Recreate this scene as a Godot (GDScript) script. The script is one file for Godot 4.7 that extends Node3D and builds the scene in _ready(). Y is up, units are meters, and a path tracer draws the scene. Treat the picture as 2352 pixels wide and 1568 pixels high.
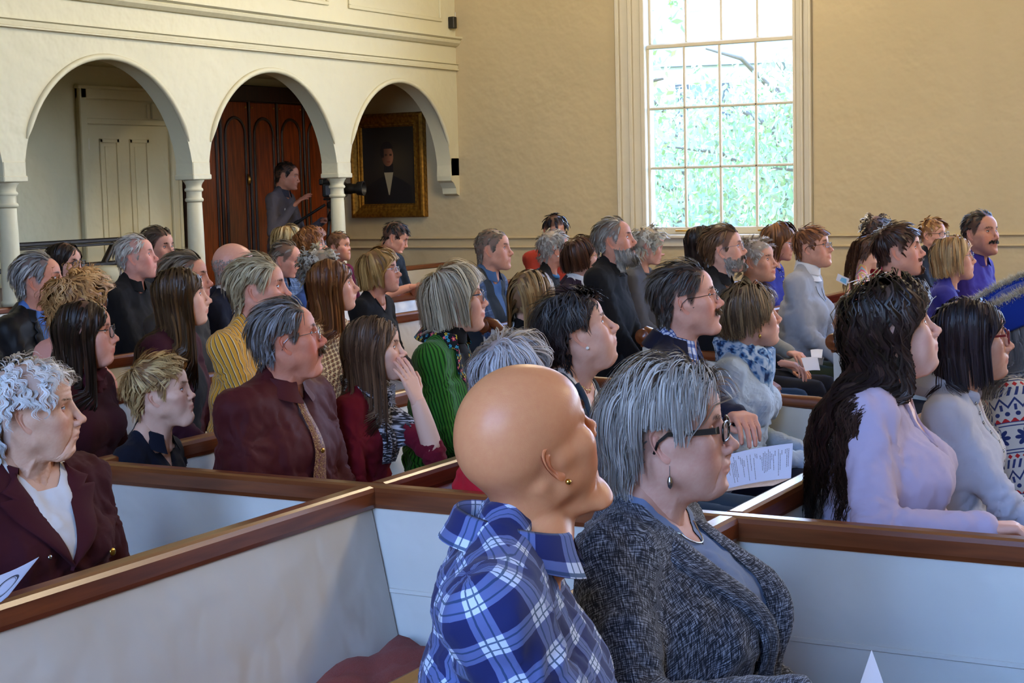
extends Node3D
# A congregation in the box pews of an old meeting house. Metres, y up. The gallery runs along X = -7.6, the window wall along Z = -12.65; people face +X.

const GX := -7.6          # front of the gallery
const WZ := -12.654       # window wall
const BX := -9.09         # wall behind the arcade
const RAIL := 0.866       # top of a pew rail
const SEAT := 0.44
var M := {}
var used := {}
var rng := RandomNumberGenerator.new()

# ---------------------------------------------------------------- mesh builder
class MB:
	var v := PackedVector3Array()
	var n := PackedVector3Array()
	var uv := PackedVector2Array()
	var c := PackedColorArray()
	var ix := PackedInt32Array()
	var col := Color(1, 1, 1)
	func pt(p: Vector3, nn: Vector3, t := Vector2.ZERO) -> int:
		v.append(p); n.append(nn); uv.append(t); c.append(col)
		return v.size() - 1
	func tri(a: Vector3, b: Vector3, d: Vector3):
		var nn := (d - a).cross(b - a).normalized()
		var k := v.size()
		pt(a, nn); pt(b, nn); pt(d, nn)
		ix.append_array([k, k + 1, k + 2])
	func quad(a: Vector3, b: Vector3, d: Vector3, e: Vector3, ua := Vector2(0, 0), ub := Vector2(1, 0), ud := Vector2(1, 1), ue := Vector2(0, 1)):
		var nn := (d - a).cross(b - a).normalized()
		var k := v.size()
		pt(a, nn, ua); pt(b, nn, ub); pt(d, nn, ud); pt(e, nn, ue)
		ix.append_array([k, k + 1, k + 2, k, k + 2, k + 3])
	# a quad that faces away from a given point
	func quad_out(a: Vector3, b: Vector3, d: Vector3, e: Vector3, inside: Vector3):
		if (d - a).cross(b - a).dot(a + d - inside * 2.0) >= 0: quad(a, b, d, e)
		else: quad(e, d, b, a)
	# chamfered box between two corners, moved by a transform
	func box(lo: Vector3, hi: Vector3, bev := 0.004, x := Transform3D()):
		var ct := (lo + hi) * 0.5
		var h := (hi - lo).abs() * 0.5
		var b: float = min(bev, min(h.x, min(h.y, h.z)) * 0.49)
		var o := x * ct
		for ax in 3:
			for s in [-1.0, 1.0]:
				var u := (ax + 1) % 3
				var w := (ax + 2) % 3
				var q := []
				for k in [[-1, -1], [1, -1], [1, 1], [-1, 1]]:
					var p := Vector3()
					p[ax] = s * h[ax]; p[u] = k[0] * (h[u] - b); p[w] = k[1] * (h[w] - b)
					q.append(x * (ct + p))
				quad_out(q[0], q[1], q[2], q[3], o)
		if b <= 0.0: return
		for ax in 3:
			var u := (ax + 1) % 3
			var w := (ax + 2) % 3
			for su in [-1.0, 1.0]:
				for sw in [-1.0, 1.0]:
					var q := []
					for k in [[-1, 0], [1, 0], [1, 1], [-1, 1]]:
						var p := Vector3()
						p[ax] = k[0] * (h[ax] - b)
						p[u] = su * (h[u] - (b if k[1] else 0.0)); p[w] = sw * (h[w] - (0.0 if k[1] else b))
						q.append(x * (ct + p))
					quad_out(q[0], q[1], q[2], q[3], o)
		for sx in [-1.0, 1.0]:
			for sy in [-1.0, 1.0]:
				for sz in [-1.0, 1.0]:
					var s := Vector3(sx, sy, sz)
					var q := []
					for ax in 3:
						var p := s * (h - Vector3(b, b, b))
						p[ax] = s[ax] * h[ax]
						q.append(x * (ct + p))
					if (q[2] - q[0]).cross(q[1] - q[0]).dot(q[0] - o) >= 0: tri(q[0], q[1], q[2])
					else: tri(q[0], q[2], q[1])
	# rows of points joined into a smooth surface; flip turns it inside out
	func grid(rows: Array, close := false, flip := false, us := 1.0, vs := 1.0):
		var base := v.size()
		var nr := rows.size()
		var nc: int = rows[0].size()
		for i in nr:
			var r: PackedVector3Array = rows[i]
			var up: PackedVector3Array = rows[max(i - 1, 0)]
			var dn: PackedVector3Array = rows[min(i + 1, nr - 1)]
			for j in nc:
				var jl := (j - 1 + nc) % nc if close else maxi(j - 1, 0)
				var jr := (j + 1) % nc if close else mini(j + 1, nc - 1)
				var du := r[jr] - r[jl]
				var dv := dn[j] - up[j]
				var nn := dv.cross(du)
				if nn.length_squared() < 1e-16:
					nn = (dn[j] - up[j]).cross(dn[jr] + up[jr] - dn[jl] - up[jl])
				nn = nn.normalized()
				pt(r[j], -nn if flip else nn, Vector2(us * j / float(nc - (0 if close else 1)), vs * i / float(nr - 1)))
		for i in nr - 1:
			for j in (nc if close else nc - 1):
				var a := base + i * nc + j
				var b := base + i * nc + (j + 1) % nc
				var d := b + nc
				var e := a + nc
				if flip: ix.append_array([a, e, d, a, d, b])
				else: ix.append_array([a, b, d, a, d, e])
	func lathe(prof: Array, seg := 24, x := Transform3D()):
		var rows := []
		for p in prof:
			var r := PackedVector3Array()
			for k in seg:
				var a := TAU * k / seg
				r.append(x * Vector3(p[0] * cos(a), p[1], p[0] * sin(a)))
			rows.append(r)
		grid(rows, true, true)
	func tube(pts: Array, rad, seg := 8, caps := true):
		var rows := []
		var last := Vector3.ZERO
		for i in pts.size():
			var d: Vector3 = (pts[min(i + 1, pts.size() - 1)] - pts[max(i - 1, 0)]).normalized()
			var u := last
			if i == 0:
				u = d.cross(Vector3.UP if absf(d.y) < 0.9 else Vector3.RIGHT).normalized()
			u = (u - d * u.dot(d)).normalized()
			last = u
			var w := d.cross(u)
			var ra: float = rad[i] if rad is Array else rad
			var r := PackedVector3Array()
			for k in seg:
				var a := TAU * k / seg
				r.append(pts[i] + (u * cos(a) + w * sin(a)) * ra)
			rows.append(r)
		if caps:
			var e0 := PackedVector3Array(); var e1 := PackedVector3Array()
			for k in seg:
				e0.append(pts[0]); e1.append(pts[pts.size() - 1])
			rows.push_front(e0); rows.append(e1)
		grid(rows, true, true)
	# closed 2D outline (counter-clockwise) pushed along a straight line; px/py are the outline's axes
	func prism(out: Array, a: Vector3, b: Vector3, px: Vector3, py: Vector3, caps := true):
		var k := out.size()
		for i in k:
			var p: Vector2 = out[i]
			var q: Vector2 = out[(i + 1) % k]
			var pa := px * p.x + py * p.y
			var qa := px * q.x + py * q.y
			var nn := (qa - pa).cross(b - a).normalized()
			var mid := Vector2(p.y - q.y, q.x - p.x)       # inward for counter-clockwise
			var want := -(px * mid.x + py * mid.y)
			if nn.dot(want) >= 0: _q(a + pa, a + qa, b + qa, b + pa, nn)
			else: _q(a + qa, a + pa, b + pa, b + qa, -nn)
		if caps:
			var pl := PackedVector2Array(out)
			var tr := Geometry2D.triangulate_polygon(pl)
			var ax := (b - a).normalized()
			for t in range(0, tr.size(), 3):
				var q := []
				for m in 3: q.append(px * pl[tr[t + m]].x + py * pl[tr[t + m]].y)
				for e in [[a, -ax], [b, ax]]:
					var o: Vector3 = e[0]
					if (q[2] - q[0]).cross(q[1] - q[0]).dot(e[1]) >= 0: tri(o + q[0], o + q[1], o + q[2])
					else: tri(o + q[0], o + q[2], o + q[1])
	func _q(a: Vector3, b: Vector3, d: Vector3, e: Vector3, want: Vector3):
		if (d - a).cross(b - a).dot(want) >= 0: quad(a, b, d, e)
		else: quad(e, d, b, a)
	func ball(o: Vector3, r: Vector3, seg := 12, x := Basis()):
		var rows := []
		for i in seg / 2 + 1:
			var t := PI * i / (seg / 2)
			var row := PackedVector3Array()
			for k in seg:
				var a := TAU * k / seg
				row.append(o + x * (Vector3(sin(t) * cos(a), cos(t), sin(t) * sin(a)) * r))
			rows.append(row)
		grid(rows, true)
	func mesh(m: Material) -> ArrayMesh:
		var me := ArrayMesh.new()
		add_to(me, m)
		return me
	func add_to(me: ArrayMesh, m: Material):
		if ix.is_empty(): return
		var a := []
		a.resize(Mesh.ARRAY_MAX)
		a[Mesh.ARRAY_VERTEX] = v; a[Mesh.ARRAY_NORMAL] = n; a[Mesh.ARRAY_TEX_UV] = uv; a[Mesh.ARRAY_COLOR] = c; a[Mesh.ARRAY_INDEX] = ix
		me.add_surface_from_arrays(Mesh.PRIMITIVE_TRIANGLES, a)
		me.surface_set_material(me.get_surface_count() - 1, m)

# ---------------------------------------------------------------- naming
func numbered(s: String) -> String:
	if not used.has(s):
		used[s] = 0
		return s
	used[s] += 1
	return "%s_%03d" % [s, used[s]]
func tag(o: Node, label: String, category: String, group := "") -> Node:
	o.set_meta("label", label); o.set_meta("category", category)
	if group: o.set_meta("group", group)
	return o
func thing(called: String, label: String, category: String, at := Vector3.ZERO, turn := 0.0, group := "") -> Node3D:
	var o := Node3D.new()
	o.name = numbered(called); add_child(o)
	o.position = at; o.rotation.y = turn
	return tag(o, label, category, group)
func obj(called: String, mb: MB, m: Material, parent: Node = null) -> MeshInstance3D:
	return inst(called, mb.mesh(m), parent)
func inst(called: String, me: Mesh, parent: Node = null) -> MeshInstance3D:
	var o := MeshInstance3D.new()
	o.mesh = me
	if parent:
		o.name = called; parent.add_child(o, true)
	else:
		o.name = numbered(called); add_child(o)
	return o
func struct(called: String, mb: MB, m: Material, label: String, category: String) -> MeshInstance3D:
	var o := obj(called, mb, m)
	o.set_meta("kind", "structure")
	tag(o, label, category)
	return o
func col(r: float, g: float, b: float) -> Color:   # sRGB 0-255
	return Color(r / 255.0, g / 255.0, b / 255.0)
func lin(c: Color) -> Color: return c.srgb_to_linear()
func mat(c: Color, rough := 0.6, metal := 0.0, spec := 0.5) -> StandardMaterial3D:
	var m := StandardMaterial3D.new()
	m.albedo_color = c; m.roughness = rough; m.metallic = metal; m.metallic_specular = spec
	return m
func noise_tex(freq: float, size := 256, oct := 4, ramp: Gradient = null, normal := false, bump := 4.0, kind := FastNoiseLite.TYPE_SIMPLEX_SMOOTH) -> NoiseTexture2D:
	var f := FastNoiseLite.new()
	f.noise_type = kind; f.frequency = freq; f.fractal_octaves = oct; f.seed = 7
	var t := NoiseTexture2D.new()
	t.width = size; t.height = size; t.seamless = true; t.noise = f
	if ramp: t.color_ramp = ramp
	t.as_normal_map = normal; t.bump_strength = bump
	return t
func grad(a: Color, b: Color) -> Gradient:
	var g := Gradient.new()
	g.set_color(0, a); g.set_color(1, b)
	return g

# ---------------------------------------------------------------- surfaces
func plaster(c: Color, rough := 0.75, vary := 0.05) -> StandardMaterial3D:
	var m := mat(Color(1, 1, 1), rough, 0.0, 0.35)
	m.albedo_texture = noise_tex(0.006, 256, 5, grad(c.darkened(vary), c.lightened(vary * 0.5)))
	m.uv1_triplanar = true; m.uv1_world_triplanar = true; m.uv1_scale = Vector3(0.5, 0.5, 0.5)
	m.normal_enabled = true
	m.normal_texture = M.paint_bump; m.normal_scale = 0.25
	return m
func wood(a: Color, b: Color, rough: float, along: int) -> StandardMaterial3D:
	# grain runs along one axis: the texture is stretched there
	var m := mat(Color(1, 1, 1), rough, 0.0, 0.5)
	m.albedo_texture = noise_tex(0.02, 256, 5, grad(a, b))
	m.uv1_triplanar = true; m.uv1_world_triplanar = true
	var s := Vector3(6, 6, 6)
	s[along] = 0.5
	m.uv1_scale = s
	m.clearcoat_enabled = true; m.clearcoat = 0.5; m.clearcoat_roughness = 0.18
	return m
func make_materials():
	M.paint_bump = noise_tex(0.05, 256, 3, null, true, 3.0)
	M.wall = plaster(col(205, 188, 150), 0.8, 0.03)
	M.gallery = plaster(col(232, 228, 196), 0.5, 0.02)
	M.under = plaster(col(218, 210, 172), 0.6, 0.03)
	M.ceil = plaster(col(226, 220, 204), 0.85)
	M.panel = plaster(col(224, 221, 210), 0.38, 0.025)
	M.trim = plaster(col(226, 219, 196), 0.4, 0.02)
	M.floor = plaster(col(96, 52, 44), 0.9, 0.2)
	M.rail_x = wood(col(92, 44, 22), col(132, 72, 38), 0.28, 0)
	M.rail_z = wood(col(92, 44, 22), col(132, 72, 38), 0.28, 2)
	M.rail_y = wood(col(92, 44, 22), col(132, 72, 38), 0.3, 1)
	M.screen = wood(col(96, 38, 12), col(158, 72, 26), 0.3, 1)
	M.screen_dark = wood(col(34, 16, 8), col(58, 30, 16), 0.28, 1)
	M.screen_dark.clearcoat = 0.1; M.screen_dark.roughness = 0.5
	M.cushion = mat(col(134, 58, 52), 0.9)
	M.cushion.normal_enabled = true; M.cushion.normal_texture = noise_tex(0.4, 128, 2, null, true, 6.0); M.cushion.uv1_triplanar = true; M.cushion.uv1_scale = Vector3(9, 9, 9)
	M.cushion.rim_enabled = true; M.cushion.rim = 0.4
	M.brass = mat(col(196, 150, 70), 0.3, 1.0)
	M.black = mat(col(18, 18, 20), 0.45)
	M.darkmetal = mat(col(40, 34, 30), 0.4, 0.3)
	M.glass = mat(Color(0.93, 1.0, 0.98, 0.12), 0.02)
	M.glass.transparency = BaseMaterial3D.TRANSPARENCY_ALPHA
	M.white = mat(col(225, 225, 222), 0.5)
	M.paper = mat(col(236, 238, 246), 0.7)
	var gm := mat(Color(1, 1, 1), 0.45, 0.75)
	gm.albedo_texture = noise_tex(0.03, 256, 4, grad(col(104, 72, 22), col(186, 138, 54)))
	gm.uv1_triplanar = true; gm.uv1_scale = Vector3(3, 3, 3)
	M.gilt = gm

func _ready():
	rng.seed = 11
	make_materials()
	# camera
	var cam := Camera3D.new()
	cam.name = "camera"
	cam.basis = Basis(Vector3.UP, 0.510759) * Basis(Vector3.RIGHT, -0.0965556) * Basis(Vector3.BACK, -0.0246782)
	cam.position = Vector3(0, 1.64, 0)
	cam.fov = 23.977
	cam.near = 0.05; cam.far = 300.0
	add_child(cam)
	cam.current = true
	# sky and exposure
	var we := WorldEnvironment.new()
	we.name = "environment"
	var e := Environment.new()
	e.background_mode = Environment.BG_SKY
	var sm := ProceduralSkyMaterial.new()
	sm.sky_top_color = col(104, 154, 228); sm.sky_horizon_color = col(225, 238, 250)
	sm.ground_bottom_color = col(120, 125, 110); sm.ground_horizon_color = col(215, 225, 225)
	sm.sky_energy_multiplier = 12.0; sm.ground_energy_multiplier = 6.0
	sm.sun_angle_max = 1.0
	var sky := Sky.new()
	sky.sky_material = sm
	e.sky = sky
	e.tonemap_mode = Environment.TONE_MAPPER_LINEAR
	e.tonemap_exposure = 0.079
	e.sdfgi_enabled = true; e.ssao_enabled = true; e.ssil_enabled = true
	we.environment = e
	add_child(we)
	var sun := DirectionalLight3D.new()
	sun.name = "sun"
	sun.light_color = Color(1.0, 0.93, 0.8)
	sun.light_energy = 30.0
	sun.shadow_enabled = true
	sun.light_angular_distance = 0.8
	sun.basis = Basis.looking_at(Vector3(0.56, -0.55, 0.5))
	add_child(sun)
	daylight()
	build_room()
	build_gallery()
	build_window()
	build_pews()
	build_outside()
	build_fittings()
	build_people()
	build_props()

# daylight that comes in through the tall windows of the two walls behind the camera's back
const EAST := 7.4
const SOUTH := 3.6
func area(called: String, at: Vector3, dir: Vector3, w: float, h: float, c: Color, en: float):
	var l := AreaLight3D.new()
	l.name = called
	l.area_size = Vector2(w, h)
	l.light_color = c; l.light_energy = en
	l.shadow_enabled = true
	l.position = at
	l.basis = Basis.looking_at(dir, Vector3.UP if absf(dir.y) < 0.9 else Vector3.RIGHT)
	add_child(l)
func daylight():
	for x in [-1.7, 0.8]:
		area("window_daylight", Vector3(x, 4.0, SOUTH - 0.02), Vector3(0, 0, -1), 1.3, 4.2, Color(0.48, 0.74, 1.0), 24.0)
	for x in [-1.4, 2.2, 5.4]:
		area("window_daylight", Vector3(x, 3.0, WZ + 0.1), Vector3(0, 0, 1), 1.3, 3.4, Color(1.0, 0.97, 0.9), 4.0)
	area("window_daylight", Vector3(-5.067, 2.85, WZ + 0.07), Vector3(0, 0, 1), 1.25, 3.0, Color(0.96, 0.98, 1.0), 9.0)
	# chandeliers over the middle aisle
	for q in [Vector3(-4.7, 4.15, -9.8), Vector3(2.4, 4.4, -7.6)]:
		var t := thing("chandelier", "brass chandelier with glowing globes over the %s pews" % ("front" if q.x > 0.0 else "rear"), "chandelier", q)
		var b := MB.new()
		b.tube([Vector3(0, CEIL - q.y, 0), Vector3(0, 0.1, 0)], 0.012, 8)
		b.lathe([[0, -0.12], [0.03, -0.1], [0.06, -0.04], [0.03, 0.03], [0.05, 0.1], [0.02, 0.16], [0, 0.17]], 20)
		for k in 6:
			var a := TAU * k / 6.0
			b.tube([Vector3(0, -0.02, 0), Vector3(cos(a) * 0.22, -0.1, sin(a) * 0.22), Vector3(cos(a) * 0.4, -0.02, sin(a) * 0.4), Vector3(cos(a) * 0.42, 0.06, sin(a) * 0.42)], 0.01, 8)
		obj("frame", b, M.brass, t)
		for k in 6:
			var a := TAU * k / 6.0
			var g := MB.new()
			g.ball(Vector3.ZERO, Vector3(0.075, 0.075, 0.075), 16)
			var gm := mat(col(255, 244, 220), 0.4)
			gm.emission_enabled = true; gm.emission = col(255, 214, 150); gm.emission_energy_multiplier = 6.0
			obj("globe", g, gm, t).position = Vector3(cos(a) * 0.42, 0.13, sin(a) * 0.42)
			var l := OmniLight3D.new()
			l.name = "globe_light"
			l.light_color = Color(1.0, 0.91, 0.76); l.light_energy = 25.0 if q.x > 0.0 else 14.0; l.omni_range = 40.0; l.omni_attenuation = 2.0; l.light_size = 0.07; l.shadow_enabled = true
			l.position = Vector3(cos(a) * 0.42, 0.13, sin(a) * 0.42)
			t.add_child(l, true)

# a wall of thickness t along one axis with rectangular openings, built from blocks
func wall_with_holes(mb: MB, axis: int, at: float, t: float, lo: float, hi: float, top: float, holes: Array):
	# holes: [from, to, bottom, top] along the wall, sorted
	var put := func(a: float, b: float, y0: float, y1: float):
		if b - a < 0.001 or y1 - y0 < 0.001: return
		if axis == 0: mb.box(Vector3(a, y0, min(at, at + t)), Vector3(b, y1, max(at, at + t)), 0.0)
		else: mb.box(Vector3(min(at, at + t), y0, a), Vector3(max(at, at + t), y1, b), 0.0)
	var x := lo
	for h in holes:
		put.call(x, h[0], 0.0, top)
		put.call(h[0], h[1], 0.0, h[2])
		put.call(h[0], h[1], h[3], top)
		x = h[1]
	put.call(x, hi, 0.0, top)
const CEIL := 6.4
func build_room():
	var f := MB.new()
	f.box(Vector3(-9.4, -0.2, -12.9), Vector3(EAST + 0.3, 0.0, SOUTH + 0.3), 0.0)
	struct("floor", f, M.floor, "dark red carpeted church floor under the pews", "floor")
	var c := MB.new()
	c.box(Vector3(-9.4, CEIL, -12.9), Vector3(EAST + 0.3, CEIL + 0.2, SOUTH + 0.3), 0.0)
	struct("ceiling", c, M.ceil, "flat pale plaster ceiling high over the pews", "ceiling")
	var b := MB.new()
	var holes := [[-5.76, -4.37, 1.19, 4.45]]
	for x in [-1.4, 2.2, 5.4]: holes.append([x - 0.7, x + 0.7, 1.19, 4.7])
	wall_with_holes(b, 0, WZ, -0.24, -9.4, EAST + 0.3, CEIL, holes)
	struct("wall_north", b, M.wall, "tan plaster wall with the tall sash window", "wall")
	var s := MB.new()
	holes = []
	for x in [-1.7, 0.8]: holes.append([x - 0.65, x + 0.65, 1.7, 6.15])
	wall_with_holes(s, 0, SOUTH, 0.24, -9.4, EAST + 0.3, CEIL, holes)
	struct("wall_south", s, M.wall, "tan plaster wall with two tall windows facing the pews", "wall")
	var e := MB.new()
	holes = []
	wall_with_holes(e, 2, EAST, 0.24, -12.9, SOUTH + 0.3, CEIL, holes)
	struct("wall_east", e, M.wall, "tan plaster wall at the front of the church, ahead of the pews", "wall")
	var w := MB.new()
	w.box(Vector3(BX - 0.2, 0, -12.66), Vector3(BX, CEIL, SOUTH), 0.0)
	struct("wall_west", w, M.under, "cream wall behind the arches with the panelled door", "wall")
	# chair rail along the window wall: two small mouldings with a flat between
	var r := MB.new()
	var prof := [Vector2(0, 1.08), Vector2(0.02, 1.083), Vector2(0.024, 1.09), Vector2(0.012, 1.098), Vector2(0.008, 1.102), Vector2(0.008, 1.158), Vector2(0.016, 1.165), Vector2(0.03, 1.172), Vector2(0.026, 1.182), Vector2(0, 1.186)]
	for seg in [[-9.08, -6.0], [-4.25, EAST]]:
		r.prism(prof, Vector3(seg[0], 0, WZ), Vector3(seg[1], 0, WZ), Vector3(0, 0, 1), Vector3(0, 1, 0))
	struct("trim_1", r, M.wall, "chair rail moulding along the tan window wall", "trim")
	var bb := MB.new()
	bb.box(Vector3(-9.08, 0, WZ), Vector3(EAST, 0.2, WZ + 0.025), 0.005)
	struct("baseboard_north", bb, M.trim, "baseboard along the window wall", "baseboard")

# ---------------------------------------------------------------- gallery with its arcade
func build_gallery():
	var xb := GX - 0.15
	var mb := MB.new()
	var R := 0.802
	var cy := 1.745
	var spring := 1.742
	var top := 4.2
	var centers := []
	for k in 7: centers.append(-11.722 + 1.776 * k)    # toward +z
	var add_face := func(p: Array, flip: bool):
		for q in [[GX, Vector3(1, 0, 0)], [xb, Vector3(-1, 0, 0)]]:
			var a := Vector3(q[0], p[0].y, p[0].x); var b := Vector3(q[0], p[1].y, p[1].x); var d := Vector3(q[0], p[2].y, p[2].x); var e := Vector3(q[0], p[3].y, p[3].x)
			if (d - a).cross(b - a).dot(q[1]) >= 0: mb.quad(a, b, d, e)
			else: mb.quad(e, d, b, a)
	var seg := 40
	for zc in centers:
		for i in seg:
			var a0 := PI * i / seg
			var a1 := PI * (i + 1) / seg
			var p0 := Vector2(zc + R * cos(a0), cy + R * sin(a0))
			var p1 := Vector2(zc + R * cos(a1), cy + R * sin(a1))
			add_face.call([p0, p1, Vector2(p1.x, top), Vector2(p0.x, top)], false)
	# the piers between the arches, down to the springing
	for k in centers.size() + 1:
		var z0: float = WZ if k == 0 else centers[k - 1] + R
		var z1: float = centers[k] - R if k < centers.size() else z0 + 0.2
		add_face.call([Vector2(z0, cy), Vector2(z1, cy), Vector2(z1, top), Vector2(z0, top)], false)
	# soffits, smooth
	for zc in centers:
		var r0 := PackedVector3Array(); var r1 := PackedVector3Array()
		for i in seg + 1:
			var a := PI * i / seg
			r0.append(Vector3(GX, cy + R * sin(a), zc + R * cos(a))); r1.append(Vector3(xb, cy + R * sin(a), zc + R * cos(a)))
		mb.grid([r0, r1], false, true)
	struct("wall_gallery", mb, M.gallery, "cream gallery front carried on round arches and slim columns", "wall")
	# rounded bead on the arris of each arch
	for zc in centers:
		var t := MB.new()
		var pts := []
		for i in 37:
			var a := deg_to_rad(19.0) + (PI - deg_to_rad(38.0)) * i / 36.0
			pts.append(Vector3(GX + 0.002, cy + (R + 0.012) * sin(a), zc + (R + 0.012) * cos(a)))
		var ra := []
		for i in 37: ra.append(0.021 * clampf(min(i, 36 - i) / 2.0 + 0.3, 0, 1))
		t.tube(pts, ra, 10)
		struct("trim_2" if zc == centers[0] else "trim_arch", t, M.gallery, "rounded bead on the edge of a gallery arch", "trim").set_meta("group", "beads on the arches")
	# impost blocks and columns
	for k in 7:
		var zc: float = centers[k] + 0.888
		var blk := MB.new()
		var cx := GX - 0.075
		blk.box(Vector3(cx - 0.083, spring, zc - 0.094), Vector3(cx + 0.083, cy + 0.12, zc + 0.094), 0.006)
		blk.box(Vector3(cx - 0.09, spring - 0.004, zc - 0.1), Vector3(cx + 0.09, spring + 0.034, zc + 0.1), 0.006)
		struct("trim_impost", blk, M.gallery, "square impost block between arch and column", "trim").set_meta("group", "impost blocks under the arches")
		var where: String = ["third column from the left, beside the camera operator", "second column from the left, before the dark wood screen", "leftmost column in view, at the edge of the photograph"][k] if k < 3 else "column further along the arcade, left of the view"
		var t := thing("column", "slim round cream %s" % where, "column", Vector3(cx, 0.962, zc), 0.0, "" if k < 3 else "columns left of the view")
		var s := MB.new()
		s.lathe([[0.0, 0], [0.07, 0], [0.07, 0.03], [0.062, 0.04], [0.061, 0.2], [0.058, 0.45], [0.054, 0.62], [0.0, 0.62]], 28)
		obj("shaft", s, M.gallery, t)
		var cp := MB.new()
		cp.lathe([[0.0, 0.615], [0.054, 0.615], [0.064, 0.622], [0.068, 0.632], [0.064, 0.642], [0.056, 0.648], [0.055, 0.69], [0.064, 0.694], [0.068, 0.704], [0.064, 0.714], [0.056, 0.72], [0.057, 0.738], [0.066, 0.756], [0.076, 0.768], [0.077, 0.779], [0.0, 0.779]], 28)
		obj("capital", cp, M.gallery, t)
	# bracket where the last arch meets the wall
	var br := MB.new()
	var pr := [Vector2(0, 1.90), Vector2(0.0, 1.56), Vector2(0.05, 1.58), Vector2(0.06, 1.63), Vector2(0.1, 1.68), Vector2(0.14, 1.70), Vector2(0.145, 1.742), Vector2(0.13, 1.9)]
	br.prism(pr, Vector3(xb, 0, WZ), Vector3(GX, 0, WZ), Vector3(0, 0, 1), Vector3(0, 1, 0))
	struct("trim_bracket", br, M.gallery, "shaped bracket at the end of the last arch on the tan wall", "trim")
	# mouldings across the front
	var lo := MB.new()
	lo.prism([Vector2(0, 2.688), Vector2(0.03, 2.69), Vector2(0.03, 2.70), Vector2(0.016, 2.706), Vector2(0.02, 2.725), Vector2(0.014, 2.738), Vector2(0.03, 2.744), Vector2(0.03, 2.75), Vector2(0, 2.752)].map(func(p): return p), Vector3(GX, 0, WZ + 0.002), Vector3(GX, 0, SOUTH), Vector3(1, 0, 0), Vector3(0, 1, 0))
	struct("trim_3", lo, M.gallery, "lower moulding across the gallery front", "trim")
	var hi := MB.new()
	hi.prism([Vector2(0, 2.9), Vector2(0.022, 2.905), Vector2(0.05, 2.93), Vector2(0.056, 2.95), Vector2(0.05, 2.956), Vector2(0.075, 2.97), Vector2(0.075, 2.985), Vector2(0, 2.992)], Vector3(GX, 0, WZ + 0.002), Vector3(GX, 0, SOUTH), Vector3(1, 0, 0), Vector3(0, 1, 0))
	struct("trim_4", hi, M.gallery, "upper moulding across the gallery front", "trim")
	# raised frames of the parapet panels
	var k := 0
	for z0 in [-12.41, -10.83 - 1.58 + 1.72, -8.97, -7.25, -5.5]:
		var a: float = z0 + 0.0
		var b: float = z0 + 1.44
		var p := MB.new()
		for e in [[a, b, 3.108, 3.138], [a, b, 3.85, 3.88], [a, a + 0.03, 3.138, 3.85], [b - 0.03, b, 3.138, 3.85]]:
			p.box(Vector3(GX - 0.001, e[2], e[0]), Vector3(GX + 0.016, e[3], e[1]), 0.007)
		struct("trim_panel", p, M.gallery, "raised panel moulding on the gallery parapet", "trim").set_meta("group", "parapet panel mouldings")
	var cap := MB.new()
	cap.box(Vector3(GX - 0.22, 4.15, WZ), Vector3(GX + 0.08, 4.25, SOUTH), 0.02)
	struct("trim_5", cap, M.gallery, "cap moulding on top of the gallery parapet", "trim")
	var dk := MB.new()
	dk.box(Vector3(BX, 2.655, WZ), Vector3(xb, 2.8, SOUTH), 0.0)
	struct("trim_deck", dk, M.under, "underside of the gallery floor behind the arches", "ceiling")
	# low partition with a rail that the columns stand on
	var pt := thing("pew_partition", "long white partition with a wooden rail below the gallery columns", "partition", Vector3(GX - 0.075, 0, -5.0))
	var p1 := MB.new(); p1.box(Vector3(-0.03, 0, -7.6), Vector3(0.03, 0.93, 8.5), 0.003); obj("panel", p1, M.panel, pt)
	var p2 := MB.new(); p2.prism(rail_profile(0.06), Vector3(0, 0.962, -7.62), Vector3(0, 0.962, 8.5), Vector3(1, 0, 0), Vector3(0, 1, 0)); obj("rail", p2, M.rail_z, pt)

# cap rail: flat top with rounded shoulders, hung below y = 0
func rail_profile(w: float, h := 0.05) -> Array:
	return [Vector2(-w * 0.42, -h), Vector2(w * 0.42, -h), Vector2(w * 0.5, -h * 0.8), Vector2(w * 0.5, -0.014), Vector2(w * 0.42, -0.004), Vector2(w * 0.25, 0), Vector2(-w * 0.25, 0), Vector2(-w * 0.42, -0.004), Vector2(-w * 0.5, -0.014), Vector2(-w * 0.5, -h * 0.8)]

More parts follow.
